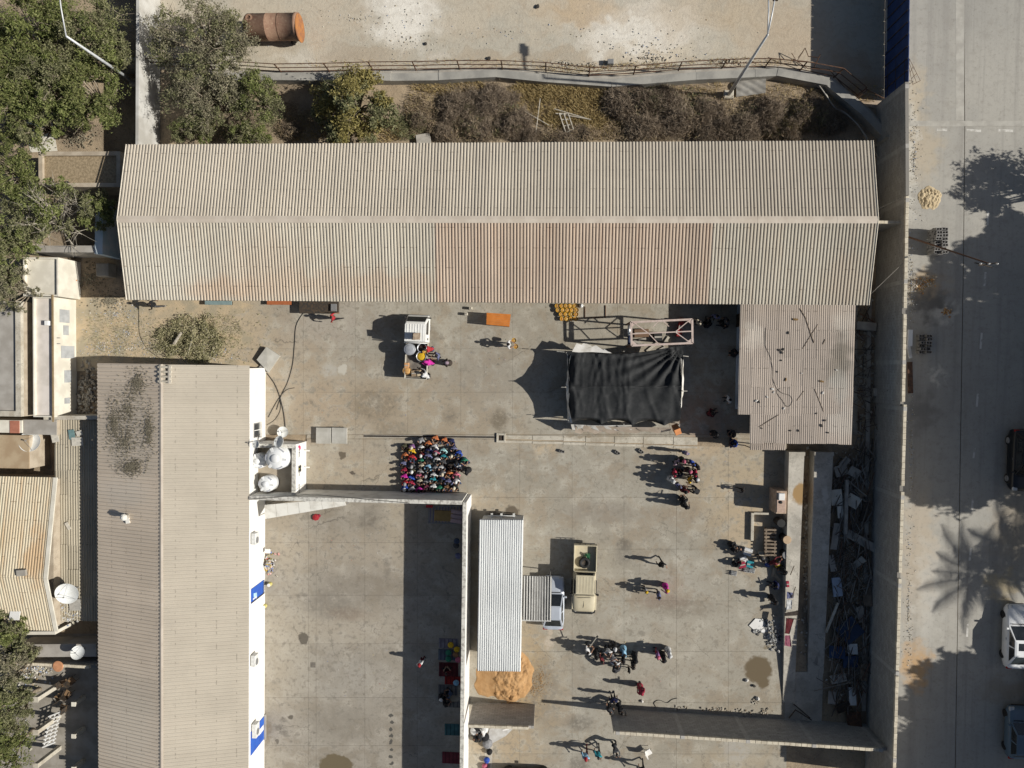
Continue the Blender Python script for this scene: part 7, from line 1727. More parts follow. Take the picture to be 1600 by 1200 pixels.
def make_pose(name, J, dress=None, sleeves='long', seedless=None):
    """J: joints. Grows one continuous body; faces get slots skin 0, top 1, legs 2, shoes 3, eyes 4, lips 5"""
    bm = bmesh.new(); seg = []
    def add(a, b, ra, rb, slot):
        capsule(bm, a, b, ra, rb); seg.append((Vector(a), Vector(b), slot, (ra + rb) / 2))
    pel, chest, neck, head = (Vector(J[k]) for k in ('pelvis', 'chest', 'neck', 'head'))
    up = (neck - pel).normalized(); fw = Vector(J.get('face', (1, 0, 0))).normalized()
    side = Vector(J['sl']) - Vector(J['sr']); side.normalize()
    add(pel - side * .07, pel + side * .07, .125, .125, 2)
    add(pel, pel.lerp(chest, .5), .13, .135, 1)
    add(chest - side * .07, chest + side * .07, .125, .125, 1)
    add(pel.lerp(chest, .5), chest, .13, .14, 1)
    add(Vector(J['sl']) - side * .02, Vector(J['sr']) + side * .02, .075, .075, 1)
    add(chest, neck, .10, .055, 1); add(neck, head - (head - neck) * .35, .052, .052, 0)
    hd = (head - neck).normalized()
    add(head - hd * .04, head + hd * .045, .078, .088, 0)
    add(head - hd * .05 + fw * .025, head - hd * .085 + fw * .035, .058, .04, 0)
    add(head + fw * .085 + hd * .0, head + fw * .1 - hd * .028, .012, .016, 0)
    es = hd.cross(fw).normalized()
    for s in (-1, 1): add(head + es * s * .082 + hd * .012, head + es * s * .085 - hd * .02, .018, .013, 0)
    for s in ('l', 'r'):
        S, E_, W_ = (Vector(J[k + s]) for k in ('s', 'e', 'w'))
        add(S, E_, .06, .046, 1); add(E_, W_, .043, .03, 1 if sleeves == 'long' else 0)
        Hp, K, A = (Vector(J[k + s]) for k in ('h', 'k', 'a'))
        add(Hp, K, .095, .062, 2); add(K, A, .06, .04, 2)
        F_ = Vector(J['f' + s]); add(A, A.lerp(F_, .35), .045, .042, 3); add(A.lerp(F_, .35), F_, .042, .036, 3)
    if dress:
        # long robe: cone from waist to hem
        hem = Vector(dress); n = 7
        for i in range(n):
            a = pel.lerp(hem, i / n); b = pel.lerp(hem, (i + 1) / n)
            add(a, b, .14 + .085 * i / n, .14 + .085 * (i + 1) / n, 1)
    me = bpy.data.meshes.new('tmp'); bm.to_mesh(me); bm.free()
    ob = bpy.data.objects.new('tmp', me); col.objects.link(ob)
    md = ob.modifiers.new('r', 'REMESH'); md.mode = 'VOXEL'; md.voxel_size = .02
    sm = ob.modifiers.new('s', 'SMOOTH'); sm.iterations = 3; sm.factor = .5
    dg = bpy.context.evaluated_depsgraph_get(); dg.update()
    body = bpy.data.meshes.new_from_object(ob.evaluated_get(dg))
    bpy.data.objects.remove(ob)
    m = MB(); m.v = [tuple(v.co) for v in body.vertices]; m.f = [tuple(p.vertices) for p in body.polygons]
    vs = m.v
    for f in m.f:
        c = Vector(vs[f[0]]); best = 9; sl = 1
        for a, b, k, r in seg:
            d = b - a; t = max(0, min(1, (c - a).dot(d) / max(d.dot(d), 1e-9))); q = (c - a - d * t).length - r
            if q < best: best = q; sl = k
        m.m.append(sl)
    nb = len(m.f)
    for s in ('l', 'r'):
        W_, E_ = Vector(J['w' + s]), Vector(J['e' + s]); f = (W_ - E_).normalized()
        hand(m, W_ + f * .015, f * .8 + Vector(J.get('hd', (0, 0, 0))), J.get('pn', (0, 0, -1)), 1.0)
    for s in (-1, 1):
        m.lathe(head + es * s * .033 + fw * .082 + hd * .012, [(.004, -.012), (.013, -.006), (.013, .004), (.004, .01)], 6, 4)
    m.tube([head - es * .025 + fw * .088 - hd * .052, head + fw * .096 - hd * .05, head + es * .025 + fw * .088 - hd * .052], .007, 4, 5)
    mesh = m.mesh('body', [SKIN[0], SKIN[0], SKIN[0], M_shoe, M_eye, M_lip], True)
    # hair cap and headscarf share the head's place
    hm = MB(); sc_ = MB()
    Mh = Matrix((es, fw, hd)).transposed() if es.cross(fw).dot(hd) > 0 else Matrix((-es, fw, hd)).transposed()
    for mb, k, low in ((hm, 1.0, -.35), (sc_, 1.1, -.9)):
        n, q = 14, 6; rings = []
        for j in range(q + 1):
            ph = low + (1.5708 - low) * j / q
            ring = []
            for i in range(n):
                a = 2 * math.pi * i / n
                rr = math.cos(ph) if ph > 0 or mb is hm else 1.0 + .25 * (-ph)
                v = Vector((rr * math.cos(a) * .092 * k, rr * math.sin(a) * .108 * k - .012, math.sin(ph) * .118 * k + .03))
                if math.sin(a) > .2 and ph < .75:      # the face stays free
                    v.y = min(v.y, .062 if mb is hm else .07)
                ring.append(head + Mh @ v)
            rings.append(ring)
        mb.loft(rings)
    POSES[name] = (mesh, hm.mesh('hair', M_hair, True), sc_.mesh('headscarf', M_hair, True))
# facing +x; z up, metres
base_J = dict(pelvis=(0, 0, .93), chest=(.01, 0, 1.24), neck=(0, 0, 1.42), head=(.03, 0, 1.58), sl=(0, .17, 1.37), sr=(0, -.17, 1.37), el=(-.03, .24, 1.10), er=(-.02, -.24, 1.10), wl=(.06, .25, .86), wr=(.05, -.25, .86), hl=(0, .09, .90), hr=(0, -.09, .90), kl=(.03, .10, .49), kr=(.02, -.10, .49), al=(0, .11, .08), ar=(-.02, -.11, .08), fl=(.16, .13, .04), fr=(.14, -.13, .04), face=(1, 0, -.15), pn=(0, 0, 0.01))
def J(**k): d = dict(base_J); d.update(k); return d
make_pose('stand', J(pn=(1, 0, .1)))
make_pose('walk', J(pn=(1, 0, .1), el=(.16, .24, 1.12), wl=(.34, .20, .98), er=(-.2, -.23, 1.12), wr=(-.22, -.23, .86), kl=(-.02, .1, .49), al=(-.28, .1, .14), fl=(-.14, .11, .05), kr=(.24, -.1, .52), ar=(.3, -.1, .09), fr=(.46, -.12, .06)), sleeves='short')
make_pose('hold', J(el=(.08, .27, 1.12), wl=(.32, .12, 1.16), er=(.08, -.27, 1.12), wr=(.32, -.12, 1.14), pn=(0, 0, 1)), sleeves='short')
make_pose('reach', J(pelvis=(-.12, 0, .9), chest=(.08, 0, 1.16), neck=(.2, 0, 1.32), head=(.30, 0, 1.42), sl=(.13, .17, 1.27), sr=(.13, -.17, 1.27), el=(.38, .2, 1.12), wl=(.6, .12, 1.08), er=(.36, -.22, 1.08), wr=(.58, -.14, 1.0), hl=(-.12, .09, .88), hr=(-.12, -.09, .88), face=(1, 0, -.5), pn=(0, 0, -1)))
make_pose('robe', J(pn=(1, 0, .1), el=(.05, .25, 1.12), wl=(.22, .15, 1.0), er=(.05, -.25, 1.12), wr=(.22, -.15, 1.0)), dress=(0, 0, .33))
make_pose('photo', J(el=(.1, .33, 1.3), wl=(.32, .1, 1.5), er=(.1, -.33, 1.3), wr=(.32, -.08, 1.5), pn=(0, 0, 1), face=(1, 0, .1)), sleeves='short')
sitJ = dict(pelvis=(0, 0, .13), chest=(.05, 0, .42), neck=(.1, 0, .58), head=(.17, 0, .72), sl=(.06, .165, .54), sr=(.06, -.165, .54), el=(.16, .26, .32), er=(.16, -.26, .32), wl=(.36, .12, .26), wr=(.36, -.12, .26), hl=(.04, .1, .13), hr=(.04, -.1, .13), kl=(.36, .28, .2), kr=(.36, -.28, .2), al=(.28, -.08, .08), ar=(.36, .1, .07), fl=(.22, -.2, .06), fr=(.3, .22, .06), face=(1, 0, -.55), pn=(0, 0, -1))
make_pose('sit', sitJ, sleeves='short')
s2 = dict(sitJ); s2.update(kl=(.38, .13, .42), kr=(.38, -.13, .42), al=(.5, .12, .07), ar=(.5, -.12, .07), fl=(.66, .14, .04), fr=(.66, -.14, .04), el=(.2, .28, .36), er=(.2, -.28, .36), wl=(.45, .06, .42), wr=(.45, -.06, .40))
make_pose('squat', s2)
NP_ = [0]
def person(label, px, py, pose, top, legs='black', face=0.0, scarf=None, s=1.0, group=None, z=0.0):
    """px, py: where the person meets the ground; face: heading in degrees, 0 = photo right, 90 = up"""
    NP_[0] += 1
    rr = random.Random(NP_[0] * 7 + 1)
    body, hair, hs = POSES[pose]
    s *= 1.0 if pose in ('sit', 'squat') else rr.uniform(1.0, 1.08)
    o = put('person', body, None, P(px, py, z), (0, 0, math.radians(face)), (s * 1.12, s * 1.12, s))
    tag(o, label, 'person', group)
    sk = SKIN[rr.randrange(3)]
    for i, m_ in enumerate((sk, cloth(top), cloth(legs))):
        o.material_slots[i].link = 'OBJECT'; o.material_slots[i].material = m_
    if scarf:
        h_ = put('headscarf', hs, o); h_.material_slots[0].link = 'OBJECT'; h_.material_slots[0].material = cloth(scarf)
    else: put('hair', hair, o)
    return o
# ---- seated crowd, rows counted from the white court wall; x, y in pixels of an enlarged crop
ROWS = [
 [(215, 1070, 'blue'), (340, 1080, 'white'), (480, 1085, 'magenta'), (615, 1045, 'pink'), (745, 1035, 'white'), (855, 1065, 'green'), (1000, 1050, 'brown'), (1140, 1040, 'black')],
 [(215, 960, 'red'), (340, 960, 'crimson'), (490, 935, 'cream'), (610, 925, 'grey'), (740, 880, 'teal'), (900, 900, 'navy'), (1025, 920, 'slate blue'), (1165, 920, 'white')],
 [(210, 835, 'magenta'), (340, 850, 'blue'), (480, 810, 'pink'), (610, 790, 'black'), (750, 785, 'white'), (905, 775, 'grey'), (1030, 770, 'orange'), (1155, 790, 'pink')],
 [(205, 710, 'crimson'), (350, 715, 'olive'), (490, 730, 'grey'), (650, 640, 'light blue'), (770, 670, 'grey'), (900, 645, 'white'), (1075, 610, 'dark brown'), (1225, 650, 'white')],
 [(195, 575, 'slate blue'), (345, 610, 'dark grey'), (515, 630, 'cream'), (645, 530, 'black'), (810, 505, 'white'), (935, 550, 'dark grey'), (1180, 540, 'black'), (1305, 525, 'green')],
 [(205, 425, 'orange'), (350, 450, 'red'), (510, 530, 'green'), (645, 435, 'slate blue'), (800, 375, 'pink'), (935, 430, 'teal'), (1090, 420, 'dark grey'), (1220, 390, 'blue')],
 [(215, 265, 'olive'), (355, 340, 'yellow'), (510, 425, 'maroon'), (640, 330, 'navy'), (765, 270, 'white'), (930, 340, 'pale cyan'), (1115, 300, 'slate blue')],
 [(350, 255, 'purple'), (505, 275, 'white'), (645, 205, 'orange'), (790, 110, 'orange'), (960, 150, 'orange'), (1080, 165, 'navy'), (520, 140, 'grey')],
]
ord8 = ['first', 'second', 'third', 'fourth', 'fifth', 'sixth', 'seventh', 'eighth']
legc = ['black', 'denim', 'dark grey', 'black', 'navy', 'black', 'dark brown']
for j, row in enumerate(ROWS):
    for i, (zx, zy, c) in enumerate(sorted(row)):
        person('person in %s top in the crowd, %s from left, %s row from wall' % (c, ord8[i], ord8[j]), 615 + zx / 12 + 1.5, 675 + zy / 12 - (4.5, 3.5, 2.5, 1.5, 1.5, 1.5, 1.5, 1.5)[j] + R.uniform(-1, 1), 'sit' if R.random() < .7 else 'squat', c, legc[(i * 3 + j) % 7], -90 + R.uniform(-22, 22), (['white', 'grey', 'black', 'cream'][(i + j) % 4] if (i * 5 + j * 3) % 7 in (0, 3) else None), R.uniform(.88, 1.02), 'people seated in rows on the ground')
# ---- everyone else
def g(label, px, py, pose, top, legs='black', face=0.0, scarf=None, s=1.0, group=None): return person(label, px, py, pose, top, legs, face, scarf, s, group)
g('person in black standing beside the seated crowd, throwing a long shadow over it', 733, 733, 'robe', 'black', 'black', 180, 'black')
g('person in red and white top walking below the shed trailer', 527, 498, 'walk', 'red', 'black', 20)
g('person in dark clothes close under the shed eave at the dirt corner', 252, 478, 'walk', 'black', 'dark grey', 200)
TG = 'people at the truck'
g('person in red top leaning over the truck bed beside the dark pot', 676, 546, 'reach', 'red', 'denim', 185, None, 1, TG)
g('person in magenta headscarf leaning over the truck bed', 677, 567, 'reach', 'magenta', 'dark grey', 170, 'magenta', 1, TG)
g('person in slate blue walking towards the truck with a yellow bowl', 688, 556, 'hold', 'slate blue', 'black', 200, None, 1, TG)
g('person in grey shawl standing apart on the east side of the truck', 703, 567, 'robe', 'dark brown', 'black', 180, 'mauve', 1, TG)
g('person in white top at the tail of the truck', 670, 587, 'reach', 'white', 'black', 140, None, 1, TG)
g('person in white carrying two yellow buckets across the yard', 796, 539, 'hold', 'white', 'black', 0)
bucket('yellow bucket in the left hand of the person crossing the yard', P(803.5, 532, 0.75)); bucket('yellow bucket in the right hand of the person crossing the yard', P(806.5, 541.5, 0.75))
SG = 'people in the shade west of the shack'
for a in (('person in cream top beside the east end of the steel frame', 1086, 505, 'stand', 'cream', 'black', 40), ('person in black crouching in the shade near the steel frame', 1103, 510, 'squat', 'black', 'black', 80), ('person in light blue top in the shade under the shed eave', 1113, 496, 'stand', 'slate blue', 'black', 250), ('person in dark grey near the shack door', 1129, 503, 'stand', 'dark grey', 'black', 200), ('person in black sitting by the shack door', 1135, 508, 'squat', 'black', 'black', 170), ('person in black standing against the pale blue shack wall', 1142, 552, 'robe', 'black', 'black', 180, 'black'), ('person in white top in the shade at the shack corner', 1133, 623, 'stand', 'white', 'black', 200), ('person in maroon crouching on the shaded ground west of the shack', 1106, 646, 'squat', 'maroon', 'dark brown', 20), ('person in black robe at the shade edge south of the tent', 1113, 676, 'robe', 'black', 'black', 200, 'black'), ('person in dark grey seated beside the shack lean-to', 1146, 676, 'sit', 'dark grey', 'black', 200), ('person in blue seated at the south-west foot of the shack', 1149, 692, 'sit', 'blue', 'navy', 180)):
    g(*a, group=SG)
CG = 'people standing in a ring south of the tent'
def cz(zx, zy): return 1020 + zx / 10.91 - 2, 690 + zy / 10.91 - 3
for lab, zx, zy, pose, top, legs, face, scarf in (('person in slate blue at the north end of the ring', 530, 190, 'stand', 'slate blue', 'black', 250, 'mauve'), ('person in mauve at the north-west of the ring', 380, 350, 'stand', 'mauve', 'black', 320, None), ('person in pink and white headscarf in the north of the ring', 490, 325, 'robe', 'black', 'black', 280, 'pink'), ('person in bright blue at the north-east of the ring', 650, 360, 'stand', 'blue', 'navy', 220, None), ('person in black at the outer north-east of the ring', 730, 420, 'stand', 'black', 'black', 210, None), ('person in crimson on the west side of the ring', 345, 530, 'stand', 'crimson', 'black', 0, None), ('person with pink headscarf inside the ring', 600, 500, 'robe', 'dark brown', 'black', 200, 'pink'), ('person in crimson on the east side of the ring', 690, 530, 'stand', 'crimson', 'black', 180, None), ('person in white headscarf at the west of the ring', 305, 645, 'robe', 'white', 'black', 20, 'white'), ('person in navy seated in the middle of the ring', 450, 600, 'sit', 'navy', 'black', 90, None), ('person in yellow top at the east of the ring', 605, 640, 'stand', 'yellow', 'black', 170, None), ('person in white cap at the outer east of the ring', 710, 625, 'stand', 'black', 'dark grey', 180, 'white'), ('person in purple-blue at the south-west of the ring', 410, 740, 'stand', 'slate blue', 'black', 60, None), ('person in maroon at the south of the ring', 520, 830, 'robe', 'maroon', 'black', 80, 'black'), ('person in black stooping at the south-east of the ring', 715, 835, 'reach', 'black', 'black', 150, None), ('person in black robe standing south of the ring, nearer it', 500, 985, 'robe', 'black', 'black', 100, 'black'), ('person in black robe standing south of the ring, farther from it', 530, 1085, 'robe', 'black', 'black', 60, 'black')):
    x, y = cz(zx, zy); g(lab, x, y, pose, top, legs, face, scarf, 1, CG)
YG = 'people scattered over the lower yard'
for a in (('small child in dark clothes alone north of the red-topped crates', 1156, 763, 'walk', 'black', 'black', 180, None, .62), ('person in black and white striding across the middle of the lower yard', 1030, 875, 'walk', 'black', 'black', 300), ('person in magenta with a yellow scarf, easternmost of three walking together', 1038, 913, 'robe', 'magenta', 'black', 180, 'yellow'), ('person in grey-blue in the middle of three walking together', 1026, 923, 'stand', 'slate blue', 'dark grey', 180), ('person with a yellow scarf, westernmost of three walking together', 1007, 917, 'stand', 'grey', 'black', 200, 'yellow', .8), ('person in black robe standing west of the ramp', 1203, 931, 'robe', 'black', 'black', 200, 'black'), ('person in crimson walking alone south-east of the camera group', 999, 1069, 'robe', 'crimson', 'black', 120, 'crimson'), ('person in navy and orange near the yard wall end', 957, 1083, 'stand', 'navy', 'black', 100), ('person in black stooping near the yard wall end', 966, 1094, 'reach', 'black', 'black', 300), ('person in dark clothes right at the yard wall end', 951, 1098, 'stand', 'dark grey', 'black', 60)):
    g(*a, group=YG)
FG = 'people gathered round the film camera'
def fz(zx, zy): return 880 + zx / 8.89 - .5, 980 + zy / 8.89 - 4
for lab, zx, zy, pose, top, legs, face, scarf in (('person in white holding a long pole at the west of the filming group', 330, 270, 'hold', 'white', 'black', 30, None), ('person in black at the west end of the filming group', 450, 350, 'robe', 'black', 'black', 0, 'black'), ('person in dark red at the south-west of the filming group', 525, 400, 'stand', 'maroon', 'black', 30, None), ('person in white top in the north of the filming group', 610, 280, 'hold', 'white', 'black', 280, None), ('person in black and white at the back of the filming group', 700, 225, 'stand', 'black', 'black', 260, 'white'), ('person in light blue robe in the filming group', 830, 300, 'robe', 'light blue', 'black', 200, None), ('person in grey bending in the middle of the filming group', 670, 370, 'reach', 'grey', 'black', 300, None), ('person with white top in front of the filming group', 705, 440, 'photo', 'white', 'black', 90, None), ('person in dark striped clothes at the south of the filming group', 715, 550, 'reach', 'dark grey', 'black', 70, None), ('person in black at the centre of the filming group', 820, 410, 'stand', 'black', 'black', 180, None), ('person in black at the east of the filming group', 985, 395, 'robe', 'black', 'black', 170, 'black'), ('person in dark brown at the south-east of the filming group', 955, 475, 'stand', 'dark brown', 'black', 160, None), ('small child in black at the south of the filming group', 905, 575, 'stand', 'black', 'black', 180, None), ('person in purple and crimson just east of the filming group', 1285, 340, 'stand', 'purple', 'crimson', 180, 'pink'), ('person in black between two others east of the filming group', 1370, 385, 'robe', 'black', 'black', 170, 'black'), ('person in white, easternmost beside the filming group', 1445, 320, 'robe', 'white', 'black', 180, 'white')):
    x, y = fz(zx, zy); g(lab, x, y, pose, top, legs, face, scarf, .7 if 'child' in lab else 1, FG)
BG = 'people south of the gateway'
for a in (('person in red and blue walking south of the gateway', 914, 1168, 'walk', 'light blue', 'maroon', 270, 'red'), ('person in black and teal walking beside the red and blue one', 933, 1166, 'walk', 'teal', 'black', 270), ('person in striped dark clothes nearest the end of the long block wall', 959, 1157, 'reach', 'dark grey', 'black', 290), ('person in black at the bottom edge below the gateway', 1001, 1190, 'walk', 'black', 'black', 270), ('person in black crouching among bundles under the left block wall', 752, 1148, 'squat', 'black', 'black', 200), ('person in white crouching beside the bundles under the left block wall', 757, 1140, 'squat', 'white', 'grey', 200)):
    g(*a, group=BG)
RG_ = 'people at the stalls by the ramp'
for a in (('person in black sorting goods at the north-west of the stall', 1139, 848, 'squat', 'black', 'dark grey', 330), ('person in black crouching at the west of the stall', 1143, 856, 'squat', 'black', 'black', 0), ('person in black seated at the south-west of the stall', 1146, 880, 'squat', 'black', 'black', 30, 'black'), ('person in dark grey standing behind the stall goods', 1185, 868, 'stand', 'dark grey', 'black', 220), ('person in maroon leaning beside the egg trays', 1200, 873, 'reach', 'maroon', 'black', 30), ('person in black beside the ramp and cardboard pieces', 1217, 885, 'robe', 'black', 'black', 200, 'black'), ('person in dark clothes seated in the ramp shade', 1213, 912, 'squat', 'navy', 'black', 180)):
    g(*a, group=RG_)
WG = 'people in the shade of the court wall'
for a in (('person in black sitting on the mats by the court wall, white cap', 688, 1087, 'sit', 'black', 'black', 0, 'white'), ('person in black sitting at the south end of the mats', 695, 1096, 'sit', 'black', 'dark grey', 20), ('person in denim sitting among the mats by the court wall', 705, 1082, 'sit', 'denim', 'black', 160), ('person in red and white standing alone in the court wall shade', 661, 1026, 'stand', 'white', 'maroon', 300, 'red'), ('person in maroon lying against the court wall cushions', 700, 1050, 'sit', 'maroon', 'black', 100)):
    g(*a, group=WG)
# ------------------------------------------------------------------ lamp posts, pole, goods, debris
M_galv = pm('lamp_post_paint', (0.60, 0.62, 0.63), (0.5, 0.51, 0.52), 3, 0.45, 0.2)
def lamp_post(label, base, top, h, arm, heads):
    b = P(*base, 0); t = P(*top, h); t.x, t.y = b.x + (t.x - b.x), b.y + (t.y - b.y)
    o = thing('lamp_post', label, 'lamp post', b)
    t = Vector((b.x, b.y, h))
    MB().tube([b, t], [.14, .07], 10).build('pole', M_galv, o, True); MB().bbox((b.x, b.y, .2), (.7, .6, .4), .05).build('plinth', M_gut, o)
    for i, a in enumerate(arm):
        e = t + Vector(a); MB().tube([t, t.lerp(e, .5) + Vector((0, 0, .1)), e], .045, 8).build('arm', M_galv, o, True)
        MB().bbox(e, (.3, .75, .16) if abs(a[1]) > abs(a[0]) else (.75, .3, .16), .04).build('lamp_head', M_iron if heads else M_galv, o)
    return o
lamp_post('white lamp post leaning over the upper left trees', (213, 131), (103, 57), 8.0, [(-.2, 3.4, .5)], False)
lamp_post('tall grey lamp post rising from the garden strip at the photo top', (1137, 150), (1200, 50), 9.8, [(.3, 2.2, .4), (-.1, 2.4, .3)], True)
# power pole on the road wall
pp = thing('utility_pole', 'thin dark utility pole with crossarm beside the road wall', 'pole', P(1416, 369, 0))
b = P(1417, 369.5, 0); hT = 9.6
MB().tube([b, P(1546, 412, 8.0)], [.07, .045], 7).build('pole', M_rust, pp, True)
tp = P(1546, 412, 8.0)
for dz, a in ((-.15, .3), (-.6, -.5)): MB().tube([tp + Vector((-.55, -a * .3, dz)), tp + Vector((.55, a * .3, dz))], .035, 5).build('crossarm', M_iron, pp)
for k in (-.5, 0, .5): MB().lathe(tp + Vector((k, 0, -.1)), [(.05, 0), (.06, .06), (.03, .15)], 8).build('insulator', M_white, pp)
# drain drop pipe wire etc
cable('thin wire from the shed gable to the road wall', [(1360, 460), (1413, 409)], .012, M_conc, 'wire', zf=lambda y: 4.0, name='wire')
# cinder block stacks
BK = MB(); 
for x0, x1 in ((-.2, -.17), (-.015, .015), (.17, .2)): BK.box(((x0 + x1) / 2, 0, 0), (x1 - x0, .2, .2))
for s in (-1, 1):
    for x in (-.0925, .0925): BK.box((x, s * .086, 0), (.154, .028, .2))
M_cind = pm('cinder_block', (0.30, 0.29, 0.275), (0.21, 0.2, 0.19), 5, .95, rand=.12, bump=.3)
BKm = BK.mesh('cinder_block', M_cind)
def stack(label, px, py, nx, ny, nz, seed, rz=0.0):
    r = random.Random(seed); o = thing('block_stack', label, 'blocks', P(px, py, 0), rz, 'stacks of cinder blocks on the pavement')
    for k in range(nz):
        for i in range(nx):
            for j in range(ny):
                if k == nz - 1 and r.random() < .3: continue
                rot = (0, math.pi / 2 if (k + i) % 2 else 0, 0) if r.random() < .25 else (0, 0, 0)
                put('block', BKm, o, ((i - nx / 2 + .5) * .43 + r.uniform(-.03, .03), (j - ny / 2 + .5) * .235 + r.uniform(-.02, .02), .1 + k * .205), (0, 0, r.uniform(-.12, .12)))
stack('tall stack of grey cinder blocks in the sun on the pavement', 1458, 380, 2, 8, 6, 1); stack('second stack of cinder blocks in the tree shade on the pavement', 1441, 538, 2, 6, 3, 2)
lp = thing('scrap_sheets', 'white and rust broken panels leaning on the road side of the wall', 'panel', P(1422, 540, 0))
for (x, y, w, h, a, m_) in ((1422, 528, .5, 1.2, 0, M_white), (1421, 549, .35, 1.0, .2, M_whited), (1422, 590, .55, 2.3, .05, M_rust)): MB().box(P(x, y, .5), (w, h, .05), a, ry=.5).build('panel', m_, lp)
def pebble(name, label, area, n, s, seed, mat_=None, z=-.03): return bits(name, label, 'stones', area, n, s, mat_ or MI_rub, z, seed)
pebble('stones', 'stones and chips scattered over the sandy lot', [(800, 50, 400, 40), (1000, 70, 120, 26), (640, 60, 80, 30), (1020, 85, 60, 12), (560, 30, 140, 20)], 420, .085, 21, MI_pale)
pebble('stones', 'rubble along the foot of the railing', [(1010, 92, 50, 8), (890, 100, 40, 5), (1150, 97, 40, 6)], 110, .16, 22)
for i, (x, y, s, lab) in enumerate(((840, 10, .35, 'dark stone near the top edge of the sandy lot'), (665, 68, .3, 'dark stone in the sandy lot west of the balloon-shaped tracks'), (764, 91, .32, 'dark block at the railing in the sandy lot'))):
    tag(put('stone', lumps[0][i % 2], None, P(x, y, .05), (0, 0, i), s), ['dark stone near the top edge of the sandy lot', 'dark stone in the west half of the sandy lot', 'dark stone close to the railing'][i], 'stone', 'dark stones in the lot')
tag(MB().bbox((0, 0, .2), (.45, .35, .4), .02).build('steel_box', M_acg, None, loc=P(953.5, 99, 0)), 'small grey steel box on the lot side of the railing', 'box')
# bits in the garden strip
lt = thing('white_lattice', 'broken white wooden lattice lying in the dry grass', 'lattice', P(885, 190, .3))
qa = [P(874, 177, .45), P(888, 178, .5), P(896, 202, .5), P(884, 207, .4)]
for k in range(4): bar(lt, 'slat', qa[0].lerp(qa[3], k / 3), qa[1].lerp(qa[2], k / 3), .07, .04, M_gut)
for k in range(3): bar(lt, 'slat', qa[0].lerp(qa[1], k / 2) + Vector((0, 0, .045)), qa[3].lerp(qa[2], k / 2) + Vector((0, 0, .045)), .07, .04, M_gut)
for lab, a, b in (('long pale pole lying across the dry grass', (866, 170), (923, 187)), ('upright pale stick in the dry grass', (844, 154), (837, 209)), ('second pale pole beside the broken lattice', (868, 177), (920, 186)), ('slanting thin stick in the dry grass', (818, 173), (858, 196))):
    tag(MB().tube([P(*a, .45), P(*b, .4)], .035, 5).build('pole', M_gut), lab, 'pole', 'poles in the garden strip')
wsn = thing('spread_sheet', 'crumpled pale sheet spread by the retaining wall east of the lamp post', 'sheet', P(1175, 135, .1)); sm_ = MB(); r = random.Random(8); n = 16
for j in range(n + 1):
    for i in range(n + 1):
        p = P(1150 + 46 * i / n, 128 + 24 * j / n - 6 * (i / n), .2); sm_.v.append((p.x, p.y, .2 + .1 * abs(math.sin(i * .55 - j * .4)) + .03 * r.random()))
for j in range(n):
    for i in range(n): a = j * (n + 1) + i; sm_.f.append((a, a + n + 1, a + n + 2, a + 1)); sm_.m.append(0)
sm_.build('cloth', pm('grey_sheet', (0.30, 0.285, 0.255), (0.23, 0.215, 0.19), 2), wsn, True)
tag(MB().bbox((0, 0, .1), (1.1, .9, .1), .02).build('stone_slab', M_conc, None, loc=P(1062 - 400, 219, .2), rz=.15), 'pale stone slab by the shed eave below the narrow dry bush', 'slab')
# ---- goods beside the ramp
def crate_tower():
    o = thing('cupboard', 'tall worn wooden cupboard with a white box on it beside the ramp', 'cupboard', P(1212, 785, 0))
    a, b = P(1213, 767, 1.7), P(1228.5, 803, 1.7)
    MB().bbox(((a.x + b.x) / 2, (a.y + b.y) / 2, .85), (b.x - a.x, a.y - b.y, 1.7), .03).build('carcass', pm('pale_brown_wood', (0.50, 0.38, 0.28), (0.36, 0.26, 0.19), 3, .9, detail=8), o)
    MB().bbox(P(1221, 776, 1.8), (.42, .5, .2), .02).build('white_box', M_white, o); MB().box(P(1220.5, 791, 1.74), (.6, .9, .05)).build('board', pm('pink_board', (0.50, 0.36, 0.28), None, 4), o); MB().lathe(P(1219.5, 784.5, 1.71), [(.1, 0), (.12, .1), (.05, .16)], 9).build('black_bag', M_blk, o)
crate_tower()
wsh = thing('angle_kerb', 'L-shaped pale concrete kerb on the ground west of the ramp', 'kerb', P(1174, 820, 0))
MB().bbox(((P(1174, 822, 0)).x, P(1174, 822, 0).y, .14), (.22, 2.1, .28), .02).build('long_leg', M_gut, wsh); MB().bbox((P(1188, 801.5, 0).x, P(1188, 801.5, 0).y, .13), (1.1, .16, .26), .02).build('short_leg', M_gut, wsh)
for i, (x, y, h, m_, lab) in enumerate(((1214, 813, 1.0, M_blk, 'black open drum between the cupboard and the round table'), (1222.5, 838, 1.1, pm('pale_wood_top', (0.55, 0.40, 0.26), None, 3), 'tall drum with a round pale wooden lid beside the ramp'), (1223.5, 863, .8, M_acg, 'round basin of scrap beside the ramp'))):
    o = thing('drum', lab, 'drum', P(x, y, 0)); MB().lathe((0, 0, 0), [(.27, 0), (.29, .03), (.29, h * .5), (.3, h * .52), (.29, h * .54), (.29, h)], 20).build('shell', M_iron, o, True, (0, 0, 0)); MB().lathe((0, 0, h - .01), [(.3, 0), (.3, .03), (.02, .035)], 20).build('top', m_, o, False, (0, 0, 0))
pl = thing('pallet', 'dark slatted pallet standing beside the drums', 'pallet', P(1204, 845, 0))
for k in range(8): MB().box(P(1204, 828 + k * 5.6, .55), (.9, .14, .04)).build('slat', M_wood, pl)
for x in (1197, 1211): c_ = P(x, 847.5, .5); MB().box((c_.x, c_.y, .26), (.1, 2.1, .52)).build('bearer', M_wood, pl)
